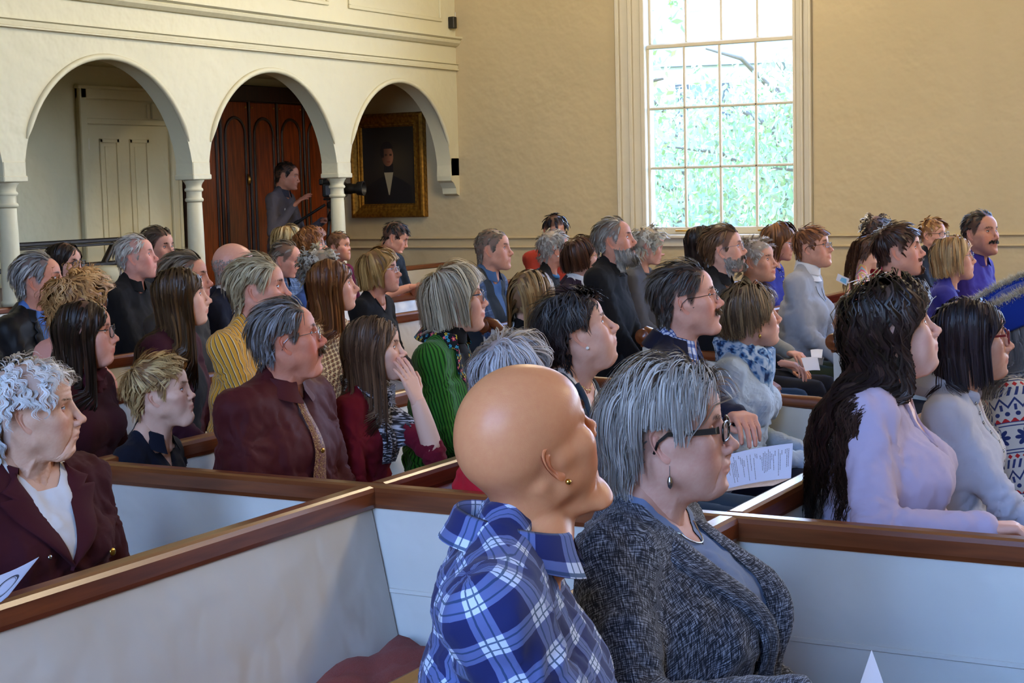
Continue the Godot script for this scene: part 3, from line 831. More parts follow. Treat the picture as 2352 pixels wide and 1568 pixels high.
# ---------------------------------------------------------------- distance field on a grid, meshed with surface nets
class Field:
	var o: Vector3
	var h: float
	var nx: int
	var ny: int
	var nz: int
	var d := PackedFloat32Array()
	var b := PackedByteArray()
	var zs := 1.0            # sideways squash of the next shapes
	func _init(lo: Vector3, hi: Vector3, cell: float):
		o = lo; h = cell
		nx = int(ceil((hi.x - lo.x) / h)) + 1; ny = int(ceil((hi.y - lo.y) / h)) + 1; nz = int(ceil((hi.z - lo.z) / h)) + 1
		d.resize(nx * ny * nz); d.fill(1.0)
		b.resize(nx * ny * nz)
	# tapered capsule; k: smoothing; op 0 joins, 1 cuts
	func cap(p: Vector3, q: Vector3, r0: float, r1: float, k: float, id := 0, op := 0):
		var pad: float = max(r0, r1) + k + 3.0 * h
		var lo := p.min(q) - Vector3(pad, pad, pad / zs)
		var hi := p.max(q) + Vector3(pad, pad, pad / zs)
		var x0 := maxi(0, int((lo.x - o.x) / h)); var x1 := mini(nx - 1, int((hi.x - o.x) / h) + 1)
		var y0 := maxi(0, int((lo.y - o.y) / h)); var y1 := mini(ny - 1, int((hi.y - o.y) / h) + 1)
		var z0 := maxi(0, int((lo.z - o.z) / h)); var z1 := mini(nz - 1, int((hi.z - o.z) / h) + 1)
		var sc := Vector3(1, 1, zs)
		var a := p * sc
		var ba := (q - p) * sc
		var bb := maxf(ba.length_squared(), 1e-12)
		var dr := r1 - r0
		for x in range(x0, x1 + 1):
			for y in range(y0, y1 + 1):
				var at := (x * ny + y) * nz
				var px := o.x + x * h
				var py := o.y + y * h
				for z in range(z0, z1 + 1):
					var pa := Vector3(px, py, (o.z + z * h) * zs) - a
					var t := clampf(pa.dot(ba) / bb, 0.0, 1.0)
					var e := (pa - ba * t).length() - r0 - dr * t
					var i := at + z
					var c := d[i]
					if op == 0:
						if e < c: b[i] = id
						var g := k - absf(e - c)
						d[i] = minf(e, c) - (g * g / (4.0 * k) if g > 0.0 else 0.0)
					else:
						e = -e
						var g := k - absf(e - c)
						d[i] = maxf(e, c) + (g * g / (4.0 * k) if g > 0.0 else 0.0)
	func ell(p: Vector3, r: Vector3, k: float, id := 0, op := 0, rot := Basis()):
		var m: float = max(r.x, max(r.y, r.z)) + k + 3.0 * h
		var lo := p - Vector3(m, m, m)
		var hi := p + Vector3(m, m, m)
		var x0 := maxi(0, int((lo.x - o.x) / h)); var x1 := mini(nx - 1, int((hi.x - o.x) / h) + 1)
		var y0 := maxi(0, int((lo.y - o.y) / h)); var y1 := mini(ny - 1, int((hi.y - o.y) / h) + 1)
		var z0 := maxi(0, int((lo.z - o.z) / h)); var z1 := mini(nz - 1, int((hi.z - o.z) / h) + 1)
		var turned := rot != Basis()
		var inv := rot.transposed()
		var ir := Vector3(1.0 / r.x, 1.0 / r.y, 1.0 / r.z)
		for x in range(x0, x1 + 1):
			for y in range(y0, y1 + 1):
				var at := (x * ny + y) * nz
				var px := o.x + x * h - p.x
				var py := o.y + y * h - p.y
				for z in range(z0, z1 + 1):
					var v := Vector3(px, py, o.z + z * h - p.z)
					if turned: v = inv * v
					v *= ir
					var k0 := v.length()
					var e := k0 * (k0 - 1.0) / maxf((v * ir).length(), 1e-6)
					var i := at + z
					var c := d[i]
					if op == 0:
						if e < c: b[i] = id
						var g := k - absf(e - c)
						d[i] = minf(e, c) - (g * g / (4.0 * k) if g > 0.0 else 0.0)
					else:
						e = -e
						var g := k - absf(e - c)
						d[i] = maxf(e, c) + (g * g / (4.0 * k) if g > 0.0 else 0.0)
	func at(p: Vector3) -> float:
		var q := (p - o) / h
		var x := clampi(int(q.x), 0, nx - 2); var y := clampi(int(q.y), 0, ny - 2); var z := clampi(int(q.z), 0, nz - 2)
		var f := q - Vector3(x, y, z)
		var i := (x * ny + y) * nz + z
		var s := ny * nz
		var a := lerpf(lerpf(d[i], d[i + 1], f.z), lerpf(d[i + nz], d[i + nz + 1], f.z), f.y)
		var c := lerpf(lerpf(d[i + s], d[i + s + 1], f.z), lerpf(d[i + s + nz], d[i + s + nz + 1], f.z), f.y)
		return lerpf(a, c, f.x)
	# copies the half with z > 0 to the other side (grid must be symmetric)
	func mirror():
		for x in nx:
			for y in ny:
				var i := (x * ny + y) * nz
				for z in nz / 2:
					d[i + z] = d[i + nz - 1 - z]
	# returns {v, n, ix, b}; open where the surface leaves the grid
	func net() -> Dictionary:
		var v := PackedVector3Array()
		var ids := PackedByteArray()
		var ix := PackedInt32Array()
		var at := PackedInt32Array()
		at.resize(nx * ny * nz); at.fill(-1)
		var sx := ny * nz
		var lim := 2.6 * h
		for x in nx - 1:
			for y in ny - 1:
				var base := x * sx + y * nz
				for z in nz - 1:
					var i := base + z
					var c := d[i]
					if c > lim or c < -lim: continue
					var e0 := d[i + 1]; var e1 := d[i + nz]; var e2 := d[i + nz + 1]
					var e3 := d[i + sx]; var e4 := d[i + sx + 1]; var e5 := d[i + sx + nz]; var e6 := d[i + sx + nz + 1]
					var neg := int(c < 0) + int(e0 < 0) + int(e1 < 0) + int(e2 < 0) + int(e3 < 0) + int(e4 < 0) + int(e5 < 0) + int(e6 < 0)
					if neg == 0 or neg == 8: continue
					var s := Vector3.ZERO
					var k := 0
					# edges along z, y, x
					if (c < 0) != (e0 < 0): s += Vector3(0, 0, c / (c - e0)); k += 1
					if (e1 < 0) != (e2 < 0): s += Vector3(0, 1, e1 / (e1 - e2)); k += 1
					if (e3 < 0) != (e4 < 0): s += Vector3(1, 0, e3 / (e3 - e4)); k += 1
					if (e5 < 0) != (e6 < 0): s += Vector3(1, 1, e5 / (e5 - e6)); k += 1
					if (c < 0) != (e1 < 0): s += Vector3(0, c / (c - e1), 0); k += 1
					if (e0 < 0) != (e2 < 0): s += Vector3(0, e0 / (e0 - e2), 1); k += 1
					if (e3 < 0) != (e5 < 0): s += Vector3(1, e3 / (e3 - e5), 0); k += 1
					if (e4 < 0) != (e6 < 0): s += Vector3(1, e4 / (e4 - e6), 1); k += 1
					if (c < 0) != (e3 < 0): s += Vector3(c / (c - e3), 0, 0); k += 1
					if (e0 < 0) != (e4 < 0): s += Vector3(e0 / (e0 - e4), 0, 1); k += 1
					if (e1 < 0) != (e5 < 0): s += Vector3(e1 / (e1 - e5), 1, 0); k += 1
					if (e2 < 0) != (e6 < 0): s += Vector3(e2 / (e2 - e6), 1, 1); k += 1
					at[i] = v.size()
					v.append(o + (Vector3(x, y, z) + s / float(k)) * h)
					ids.append(b[i])
		for x in range(1, nx - 1):
			for y in range(1, ny - 1):
				var base := x * sx + y * nz
				for z in range(1, nz - 1):
					var i := base + z
					var c := d[i]
					if c > lim or c < -lim: continue
					var ins := c < 0
					if ins != (d[i + 1] < 0): _face(ix, at, i, i - sx, i - sx - nz, i - nz, ins)
					if ins != (d[i + nz] < 0): _face(ix, at, i, i - 1, i - 1 - sx, i - sx, ins)
					if ins != (d[i + sx] < 0): _face(ix, at, i, i - nz, i - nz - 1, i - 1, ins)
		return {"v": v, "ix": ix, "b": ids, "n": Field.normals(v, ix)}
	func _face(ix: PackedInt32Array, at: PackedInt32Array, a: int, bb: int, c: int, e: int, ins: bool):
		var p := at[a]; var q := at[bb]; var r := at[c]; var s := at[e]
		if p < 0 or q < 0 or r < 0 or s < 0: return
		if ins: ix.append_array([p, r, q, p, s, r])
		else: ix.append_array([p, q, r, p, r, s])
	static func normals(v: PackedVector3Array, ix: PackedInt32Array) -> PackedVector3Array:
		var n := PackedVector3Array()
		n.resize(v.size())
		for t in range(0, ix.size(), 3):
			var a := ix[t]; var q := ix[t + 1]; var c := ix[t + 2]
			var f := (v[c] - v[a]).cross(v[q] - v[a])
			n[a] += f; n[q] += f; n[c] += f
		for i in n.size(): n[i] = n[i].normalized()
		return n

# ---------------------------------------------------------------- the head: built once per resolution, then shaped for each person
# head frame: x forward, y up, z to the person's right; millimetres / 1000; origin between the ears
const LODS := [0.0044, 0.0069, 0.0092, 0.0033]
var heads := {}
func head_base(lod: int) -> Dictionary:
	if heads.has(lod): return heads[lod]
	var h: float = LODS[lod]
	var hz: float = h * ceil(0.084 / h)
	var f := Field.new(Vector3(-0.112, -0.20, -hz), Vector3(0.13, 0.145, hz), h)
	var s := 0.001
	var E := func(x: float, y: float, z: float, rx: float, ry: float, rz: float, k: float, op := 0):
		f.ell(Vector3(x, y, z) * s, Vector3(rx, ry, rz) * s, k * s, 0, op)
	var C := func(x: float, y: float, z: float, x2: float, y2: float, z2: float, r0: float, r1: float, k: float, op := 0):
		f.cap(Vector3(x, y, z) * s, Vector3(x2, y2, z2) * s, r0 * s, r1 * s, k * s, 0, op)
	# skull
	E.call(-4, 45, 0, 95, 86, 75, 10)
	E.call(36, 52, 0, 61, 50, 60, 20)
	E.call(-40, 25, 0, 56, 56, 62, 20)
	# face, jaw and chin
	E.call(42, -18, 0, 49, 74, 56, 22)
	C.call(6, -46, 46, 70, -86, 15, 18, 15, 22)
	C.call(2, -6, 53, 8, -48, 48, 14, 15, 24)
	E.call(83, -87, 0, 17, 15, 19, 16)
	E.call(66, -54, 0, 29, 31, 33, 18)
	E.call(58, -6, 43, 20, 20, 21, 18)
	C.call(14, -2, 58, 54, -4, 49, 8, 12, 24)
	# under the jaw, neck
	E.call(35, -78, 0, 44, 20, 36, 18)
	C.call(-24, -30, 0, -34, -120, 0, 51, 52, 26)
	C.call(-34, -120, 0, -52, -230, 0, 52, 60, 20)
	C.call(-28, -28, 50, 14, -160, 16, 12, 13, 16)
	# brow, sockets
	C.call(88, 31, 9, 72, 30, 44, 8, 8, 12)
	E.call(91, 15, 32, 15, 12, 18, 14, 1)
	E.call(93, 18, 0, 8, 10, 9, 8)
	E.call(40, -36, 40, 32, 32, 17, 24)
	# nose
	C.call(90, 20, 0, 106, -18, 0, 6.5, 9, 7)
	E.call(109, -21, 0, 10.5, 9.5, 10, 6)
	E.call(98, -27, 13, 11, 8, 7, 5)
	E.call(98, -38, 0, 8, 6, 5, 5)
	E.call(103, -34.5, 6, 5, 3.5, 3.2, 3, 1)
	# mouth
	C.call(97, -50, 2, 93, -51, 13, 4.6, 4.0, 5)
	C.call(93, -51, 13, 83, -56, 25, 4.0, 2.4, 5)
	C.call(94.5, -61.5, 0, 91, -61, 13, 5.0, 4.4, 5)
	C.call(91, -61, 13, 83, -57.5, 24, 4.4, 2.4, 5)
	C.call(105, -56, 0, 90, -57, 24, 1.7, 1.2, 3, 1)
	E.call(101, -74, 0, 9, 5, 18, 9, 1)
	E.call(108, -43, 0, 5, 7, 3, 5, 1)
	f.mirror()
	var r := f.net()
	# what belongs where, once for all people
	var face := PackedByteArray()
	face.resize(r.v.size())
	r.field = f
	heads[lod] = r
	return r

# the ear, in millimetres: front edge on the y axis, back to -x, seen from outside (+z)
func ear_mesh(mb: MB, tf: Callable, side: float, skin: Color, lod: int):
	var rings: int = [11, 8, 6][lod]
	var seg: int = [36, 24, 16][lod]
	var red := Color(skin.r * 1.05, skin.g * 0.78, skin.b * 0.74)
	for face in 2:
		var rows := []
		for i in rings + 1:
			var q := i / float(rings)
			var row := PackedVector3Array()
			for j in seg:
				var a := TAU * j / seg
				# outline: wide and round on top, narrow lobe below
				var cy := sin(a)
				var cx := cos(a)
				var R := 1.0 + 0.10 * cy - 0.12 * maxf(0, -cy) * absf(cx)
				var x := cx * 17.0 * R * (1.0 + 0.16 * cy) * q - 1.5 * cy * cy
				var y := cy * 31.0 * q
				var z := 0.0
				if face == 0:
					var up := smoothstep(-0.75, -0.2, cy)
					var back := smoothstep(0.75, 0.2, cx)
					z += 4.2 * exp(-pow((q - 0.9) / 0.085, 2)) * up * maxf(back, smoothstep(0.3, 0.8, cy))   # helix
					z -= 2.0 * exp(-pow((q - 0.72) / 0.09, 2)) * up * back
					z += 2.8 * exp(-pow((q - 0.55) / 0.1, 2)) * smoothstep(0.5, 0.0, cx) * smoothstep(-0.9, -0.3, cy)  # antihelix
					z -= 7.5 * exp(-pow(Vector2(x - 3, y + 3).length() / 8.5, 2))                                 # concha
					z += 5.0 * exp(-pow(Vector2(x - 12.5, y + 5).length() / 4.5, 2))                              # tragus
					z += 2.5 * exp(-pow(Vector2(x - 3, y + 24).length() / 8.0, 2))
				else:
					z = -3.0 - 3.0 * (1.0 - q)
				# stands off the head towards the back
				row.append(Vector3(x, y, z))
			rows.append(row)
		if face == 1:
			rows.reverse()
		var out := []
		for row in rows:
			var r2 := PackedVector3Array()
			for p in row:
				var w := p as Vector3
				var off := maxf(0.0, (13.0 - w.x)) * 0.40 - 3.0
				var t := Vector3(w.x - w.y * 0.2, w.y, w.z + off)
				r2.append(tf.call(Vector3((-6.0 + t.x) * 0.001, (3.0 + t.y) * 0.001, side * (68.0 + t.z) * 0.001)))
			out.append(r2)
		mb.col = red.lerp(skin, 0.45)
		mb.grid(out, true, side > 0)
	mb.col = Color(1, 1, 1)

func gs(p: Vector3, c: Vector3, r: float) -> float:
	return exp(-(p - c).length_squared() / (r * r))

# hairline height (mm) for an azimuth measured from the front, degrees
func hairline(a: float, P: Dictionary) -> float:
	var rec: float = P.get("recede", 0.0)
	var pts := [[0, 82 + rec], [18, 80 + rec * 1.5], [38, 66 + rec * 1.3], [52, 44], [62, 18], [72, P.get("burn", -6.0)], [79, P.get("burn", -6.0) + 4.0], [84, 36], [104, 38], [113, 16], [126, -24], [140, P.get("nape", -48.0)], [180, P.get("nape", -48.0)]]
	for i in pts.size() - 1:
		if a <= pts[i + 1][0]:
			return lerpf(pts[i][1], pts[i + 1][1], (a - pts[i][0]) / (pts[i + 1][0] - pts[i][0]))
	return -50.0
func scalp(p: Vector3, P: Dictionary) -> float:
	if P.get("bald", 0) == 2: return -1.0
	var a := rad_to_deg(absf(atan2(p.z, p.x + 0.004)))
	var m := (p.y * 1000.0 - hairline(a, P)) / 8.0
	if P.get("bald", 0) == 1:      # bald on top, a fringe round the sides and back
		m = minf(m, (52.0 - p.y * 1000.0 + (6.0 if a > 120 else 0.0)) / 10.0)
	return m

# shapes a point of the base head for one person
func morph(p: Vector3, P: Dictionary) -> Vector3:
	var q := p
	var fem: float = P.fem
	var fat: float = P.fat
	var lower := smoothstep(0.0, -0.08, p.y)
	q.z *= P.width
	if p.y > -0.115:
		q.z *= 1.0 + lower * (P.jaw - fem * 0.07)
		q.y += minf(p.y, 0.0) * P.long * smoothstep(-0.2, 0.03, p.x)
	var neckw := smoothstep(-0.075, -0.125, p.y)
	if neckw > 0:
		var ax := -0.034 - (p.y + 0.12) * -0.16
		var s: float = 1.0 + neckw * (P.neck - 1.0 - fem * 0.14)
		q.z *= s; q.x = ax + (q.x - ax) * s
	# nose
	var nz := gs(p, Vector3(0.108, -0.02, 0), 0.022)
	q.x += nz * P.nose * 0.006
	q.y -= nz * P.nose * 0.002
	q.x += gs(p, Vector3(0.1, 0.006, 0), 0.012) * P.hook * 0.004
	# brow and forehead
	q.x -= gs(p, Vector3(0.094, 0.032, 0), 0.03) * fem * 0.004
	# chin
	q.x += gs(p, Vector3(0.09, -0.088, 0), 0.026) * P.chin * 0.006
	q.y -= gs(p, Vector3(0.08, -0.1, 0), 0.03) * P.chin * 0.003
	# cheeks, double chin
	var ck := gs(Vector3(p.x, p.y, absf(p.z)), Vector3(0.055, -0.042, 0.05), 0.032)
	q.z += signf(p.z) * ck * fat * 0.009
	q.y -= gs(p, Vector3(0.035, -0.098, 0), 0.04) * fat * 0.016
	q.x += gs(p, Vector3(0.03, -0.11, 0), 0.036) * fat * 0.010
	if P.age > 0.6 and p.y < -0.085:
		var cord: float = exp(-pow((atan2(absf(p.z), p.x + 0.034) - 0.75) / 0.16, 2)) * smoothstep(-0.085, -0.105, p.y)
		q += Vector3(0.6, 0, 0.7 * signf(p.z)) * cord * 0.006 * (P.age - 0.5)
		var crease: float = sin(p.y * 520.0 + p.x * 160.0 + cloth_noise.get_noise_3dv(p * 60.0) * 4.0) * 0.0006 * (P.age - 0.5)
		q.x += crease * signf(p.x + 0.034); q.z += crease * signf(p.z)
	# age: folds beside the mouth, hollows under the eyes, cords of the neck
	var az := Vector3(p.x, p.y, absf(p.z))
	if P.age > 0.05 and p.x > 0.02:
		var t := clampf((-0.024 - p.y) / 0.05, 0, 1)
		var line := Vector3(lerpf(0.097, 0.078, t), lerpf(-0.024, -0.074, t), lerpf(0.018, 0.034, t))
		var dd := (az - line).length()
		q.x -= 0.0028 * P.age * exp(-dd * dd / 0.9e-5)
		q.z -= signf(p.z) * 0.001 * P.age * exp(-dd * dd / 1.0e-5)
		q.x -= 0.0016 * P.age * exp(-(az - Vector3(0.085, 0.001, 0.032)).length_squared() / 8.0e-5)
		q.y -= gs(az, Vector3(0.055, -0.075, 0.036), 0.018) * P.age * 0.005
		var t2 := clampf((-0.058 - p.y) / 0.035, 0, 1)          # from the corner of the mouth down
		var l2 := Vector3(lerpf(0.084, 0.074, t2), lerpf(-0.058, -0.094, t2), lerpf(0.027, 0.034, t2))
		q.x -= 0.0022 * P.age * exp(-(az - l2).length_squared() / 0.8e-5)
		var cf := az - Vector3(0.062, 0.016, 0.049)              # crow's feet
		if cf.length_squared() < 0.0005: q -= Vector3(0.3, 0, signf(p.z)) * 0.0009 * P.age * maxf(0.0, cos(cf.y * 1500.0 / (1.0 + 30.0 * absf(cf.x)))) * smoothstep(0.021, 0.008, cf.length())
		q.y -= 0.0016 * P.age * exp(-(az - Vector3(0.086, 0.028, 0.034)).length_squared() / 1.2e-4)
		q += Vector3(0.0007, 0, 0) * P.age * sin(p.y * 1400.0) * smoothstep(0.04, 0.05, p.y) * smoothstep(0.085, 0.07, p.y) * smoothstep(0.07, 0.09, p.x)
	# smile: corners of the mouth go up and back
	if P.smile != 0.0:
		var c := gs(az, Vector3(0.085, -0.056, 0.026), 0.012)
		q.y += c * 0.006 * P.smile; q.x -= c * 0.003 * P.smile; q.z += signf(p.z) * c * 0.004 * P.smile
		q.x += gs(az, Vector3(0.07, -0.02, 0.042), 0.02) * 0.004 * P.smile
	# child: short face under a big skull
	if P.kid > 0.0:
		if p.y < 0.02: q.y = 0.02 + (q.y - 0.02) * (1.0 - 0.16 * P.kid * (1.0 - neckw))
		q.x -= gs(p, Vector3(0.105, -0.02, 0), 0.03) * 0.007 * P.kid
		q.z *= 1.0 - neckw * 0.12 * P.kid
	return q

func skin_color(p: Vector3, P: Dictionary, base: Color, hair: Color, sm: float) -> Color:
	var c := base
	var az := Vector3(p.x, p.y, absf(p.z))
	var red := gs(az, Vector3(0.07, -0.025, 0.045), 0.026) * 0.6 + gs(p, Vector3(0.112, -0.022, 0), 0.016) * 0.55 + gs(p, Vector3(0.08, -0.09, 0), 0.02) * 0.25
	red *= P.ruddy
	var mot: float = cloth_noise.get_noise_3dv(p * 55.0) * 0.10 + cloth_noise.get_noise_3dv(p * 160.0) * 0.06 * (1.0 + P.age)
	red = maxf(red + mot * 1.2, -0.1)
	c = Color(c.r * (1 - mot * 0.25), c.g * (1 - mot * 0.35), c.b * (1 - mot * 0.35))
	c = Color(c.r * (1 + 0.04 * red), c.g * (1 - 0.26 * red), c.b * (1 - 0.24 * red))
	# lips
	if p.x > 0.078 and p.y < -0.044 and p.y > -0.072 and az.z < 0.028:
		var edge := 1.0 - az.z / 0.03
		var up := smoothstep(-0.045 - (1 - edge) * 0.008, -0.0485 - (1 - edge) * 0.006, p.y)
		var lo := smoothstep(-0.0705 + (1 - edge) * 0.008, -0.066 + (1 - edge) * 0.006, p.y)
		var k: float = up * lo * smoothstep(0.0, 0.2, edge) * P.lips
		c = c.lerp(Color(c.r * 0.82, c.g * 0.42, c.b * 0.42), k)
		c = c.lerp(Color(c.r * 0.3, c.g * 0.2, c.b * 0.2), 0.8 * exp(-pow((p.y + 0.0565) / 0.0016, 2)) * edge)
	# nostrils, eye hollows, brows
	c = c.lerp(Color(c.r * 0.25, c.g * 0.15, c.b * 0.15), 0.8 * gs(az, Vector3(0.104, -0.0345, 0.006), 0.0036))
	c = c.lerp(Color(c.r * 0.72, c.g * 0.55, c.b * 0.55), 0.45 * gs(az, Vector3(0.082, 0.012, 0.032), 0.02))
	var bt := clampf((az.z - 0.012) / 0.036, 0, 1)
	var by := 0.0335 + 0.005 * sin(bt * 2.4)
	if az.z > 0.008 and az.z < 0.052 and p.x > 0.05:
		c = c.lerp(lin(P.brow), 0.62 * exp(-pow((p.y - by) / 0.0036, 2)) * (1 - pow(bt, 4)) * P.browk)
	if P.stubble > 0.0:
		var sh := smoothstep(-0.03, -0.045, p.y) * smoothstep(-0.115, -0.1, p.y) * smoothstep(-0.01, 0.02, p.x)
		c = c.lerp(Color(c.r * 0.62, c.g * 0.62, c.b * 0.66), sh * P.stubble)
	if sm > 0.0 and P.get("shade_scalp", true):
		c = c.lerp(Color(hair.r * 0.7, hair.g * 0.7, hair.b * 0.7), clampf(sm, 0, 1) * P.dense)
	return c

# ---------------------------------------------------------------- hair: ribbons that grow from the scalp and lie over the skull
# distance to a simplified skull with face and neck, and its outward direction
func skull(p: Vector3, w: float) -> Vector4:
	var v := p - Vector3(-0.004, 0.042, 0)
	var r := Vector3(0.097, 0.089, 0.0765 * w)
	var a := v / r
	var k0 := a.length()
	var g := a / r
	var gl := maxf(g.length(), 0.0001)
	var d := k0 * (k0 - 1.0) / gl
	var n := g / gl
	if p.y < 0.03:
		v = p - Vector3(0.036, -0.02, 0)
		r = Vector3(0.056, 0.08, 0.064 * w)
		a = v / r; k0 = a.length(); g = a / r; gl = maxf(g.length(), 0.0001)
		var d2 := k0 * (k0 - 1.0) / gl
		if d2 < d: d = d2; n = g / gl
		var c := Vector3(-0.034, p.y, 0)
		v = p - c
		v.y = 0
		d2 = v.length() - 0.058 * w
		if d2 < d and p.y > -0.24: d = d2; n = v.normalized()
	return Vector4(n.x, n.y, n.z, d)

func hair_ribbons(mb: MB, roots: PackedVector3Array, rn: PackedVector3Array, S: Dictionary, T: Transform3D, w: float, count: int, shoulder: Array, seed_: int):
	if roots.is_empty(): return
	var rg := RandomNumberGenerator.new()
	rg.seed = seed_
	var mode: String = S.get("mode", "whorl")
	var L0: float = S.len
	var vol: float = S.get("vol", 0.008)
	var lift: float = S.get("lift", 0.15)
	var grav: float = S.get("grav", 0.4)
	var curl: float = S.get("curl", 0.0)
	var turns: float = S.get("turns", 2.0)
	var cut: float = S.get("cut", -1.0)
	var part: float = S.get("part", 0.0)
	var width: float = S.get("width", 0.003)
	var inward: float = S.get("inward", 0.0)
	var c1 := lin(S.col)
	var c2 := lin(S.get("col2", S.col))
	var p2: float = S.get("p2", 0.3)
	var whorl: Vector3 = S.get("whorl", Vector3(-0.055, 0.115, 0.01))
	var comb: Vector3 = S.get("comb", Vector3.ZERO)
	var side_len: float = S.get("side_len", L0)
	var bang: float = S.get("bang", L0)
	var top_vol: float = S.get("top_vol", vol)
	var cutf: float = S.get("cut_front", -1.0)
	var gather: float = S.get("gather", 0.0)
	var layer: float = S.get("layer", 0.008)
	var fx: float = S.get("face", 0.036)
	var bangy: float = S.get("bang_y", 0.045)
	var K: int = S.get("steps", 7)
	var mess: float = S.get("mess", 0.12)
	var two: bool = mode == "face"
	var G: int = S.get("clump", 5)
	var ear: bool = S.get("ear", false)
	var root := Vector3.ZERO; var rootn := Vector3.UP; var dn := Vector3.ZERO; var Lf := 1.0; var ph := 0.0; var amp := 0.0; var cc := c1; var u0 := 0.5
	for i in count:
		if i % G == 0:
			var ri := rg.randi() % roots.size()
			root = roots[ri]; rootn = rn[ri]
			dn = Vector3(rg.randfn(), rg.randfn(), rg.randfn()) * mess
			Lf = rg.randf_range(0.75, 1.06); ph = rg.randf() * TAU
			amp = curl * rg.randf_range(0.6, 1.2)
			cc = c1.lerp(c2, 1.0 if rg.randf() < p2 else rg.randf() * 0.35) * rg.randf_range(0.8, 1.14)
			u0 = pow(rg.randf(), 0.6)
		var spread: Vector3 = Vector3(rg.randf() - 0.5, rg.randf() - 0.5, rg.randf() - 0.5) * S.get("spread", 0.010)
		var p: Vector3 = root + spread
		var n := rootn
		var side := 1.0 if p.z > part else -1.0
		var dir: Vector3
		var front: bool = p.x > 0.05 and p.y > 0.045
		if mode == "down":
			dir = Vector3(comb.x, -0.35 + comb.y, side * (1.0 - absf(p.z - part) * 6.0))
		elif mode == "back":
			dir = Vector3(-1, 0.15, 0.1 * side) + comb
			if absf(p.z) > 0.045 or p.x < -0.05: dir = Vector3(-0.75, -0.7, 0) if p.x > -0.05 else Vector3(-0.1, -1, -0.2 * side)
		elif mode == "face":
			dir = comb * Vector3(1, 1, side if absf(p.z) > 0.004 else 0.0)
		else:
			dir = (p - whorl).normalized() + Vector3(0, -0.25, 0) + comb
			if p.y < 0.0: dir = Vector3(-0.1, -1, 0)
		var lf := lift
		if mode != "face":
			if front and S.has("bang_dir"): dir = S.bang_dir; lf = S.get("bang_lift", lift)
			elif absf(p.z) > 0.045 and p.y < 0.07 and S.has("temple_dir"): dir = S.temple_dir
		dir += dn + Vector3(rg.randfn(), rg.randfn(), rg.randfn()) * mess * 0.35
		dir = dir - n * dir.dot(n)
		if dir.length_squared() < 0.0001: dir = Vector3(0, -1, 0)
		dir = (dir.normalized() * (1.0 - lf) + n * lf).normalized()
		var L := L0
		if mode != "face":
			if p.y < S.get("side_y", 0.06): L = side_len
			if p.y < 0.0: L = S.get("nape_len", side_len)
			if absf(p.z) > 0.04 and p.x > 0.0 and p.y < 0.07: L = S.get("temple_len", side_len)
			if front: L = bang
		L *= Lf * rg.randf_range(0.88, 1.04)
		var step := L / K
		var u := clampf(u0 + rg.randf_range(-0.12, 0.12), 0.0, 1.1)
		var v0: float = vol
		if p.y > 0.06: v0 = lerpf(vol, top_vol, clampf((p.y - 0.06) / 0.04, 0, 1))
		var off := 0.0012 + v0 * u
		var cj := rg.randf() * rg.randf() * layer
		var c := cc * rg.randf_range(0.86, 1.12)
		var wd := width * rg.randf_range(0.7, 1.3)
		var tilt := rg.randf_range(-0.5, 0.5)
		var base := mb.v.size()
		var made := 0
		var run := 0.0
		var was := p
		for k in K + 1:
			var sk := skull(p, w)
			var nn := Vector3(sk.x, sk.y, sk.z)
			var want := minf(off, 0.0005 + run * 0.6) if mode != "face" else -1.0
			if sk.w < want:
				p += nn * (want - sk.w)
				var into := dir.dot(nn)
				if into < 0: dir = (dir - nn * into).normalized()
			elif mode != "face" and sk.w > off + 0.004 and p.y > -0.03 and S.get("cling", true):
				p -= nn * (sk.w - off - 0.004) * 0.35
			if mode != "face" and p.y < 0.062 and absf(p.z) < 0.15:
				# hair frames the face instead of crossing it
				var xl: float = lerpf(fx, 0.078, smoothstep(0.0, 0.06, p.y))
				if p.x > xl and p.y > -0.16:
					if p.y < bangy or k > 2:
						p.x = lerpf(p.x, xl, 0.7); dir.x = minf(dir.x, -0.1); dir = dir.normalized()
						if absf(p.z) < 0.07 and p.y < 0.05: p.z += side * 0.004
			for sh in shoulder:
				var sa: Vector3 = sh[0]
				var ba: Vector3 = sh[1] - sa
				var pa := p - sa
				var t := clampf(pa.dot(ba) / ba.length_squared(), 0, 1)
				var q := pa - ba * t
				var dl := q.length()
				var rr: float = sh[2] + off * 0.6
				if dl < rr and dl > 0.0001:
					var qn := q / dl
					if gather > 0.0: qn = (qn + Vector3(-1.3, 0.1, 0)).normalized()
					p += qn * (rr - dl)
					var into := dir.dot(qn)
					if into < 0: dir = (dir - qn * into).normalized()
			if p.y < cut + cj and k > 1: break
			if p.x > 0.004 and p.y < cutf + cj - u * 0.012 and k > 1: break
			if gather > 0.0 and p.y < -0.05:
				dir.x -= gather * step / 0.04; dir.z -= p.z * gather * step * 60.0; dir = dir.normalized()
			if ear and p.x < 0.016 and p.x > -0.034 and p.y < 0.034 and p.y > -0.05 and absf(p.z) > 0.058 and k > 0: break
			var sidev := dir.cross(nn)
			if sidev.length_squared() < 0.0001: sidev = Vector3(0, 0, 1)
			sidev = sidev.normalized()
			var ce := p
			if amp > 0.0:
				var a := ph + turns * TAU * run / L0
				var grow := minf(1.0, run / 0.02)
				ce += (sidev * cos(a) + nn * (sin(a) * 0.7 + 0.5)) * amp * grow
			var f := k / float(K)
			var hw := wd * 0.5 * (1.0 - 0.75 * f * f)
			var sn := (nn + sidev * tilt + dir * 0.15).normalized()
			var up := (sidev + nn * tilt * 0.7).normalized()
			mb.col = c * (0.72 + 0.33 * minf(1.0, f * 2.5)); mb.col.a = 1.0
			mb.pt(T * (ce - up * hw), (T.basis * sn).normalized(), Vector2(0, f))
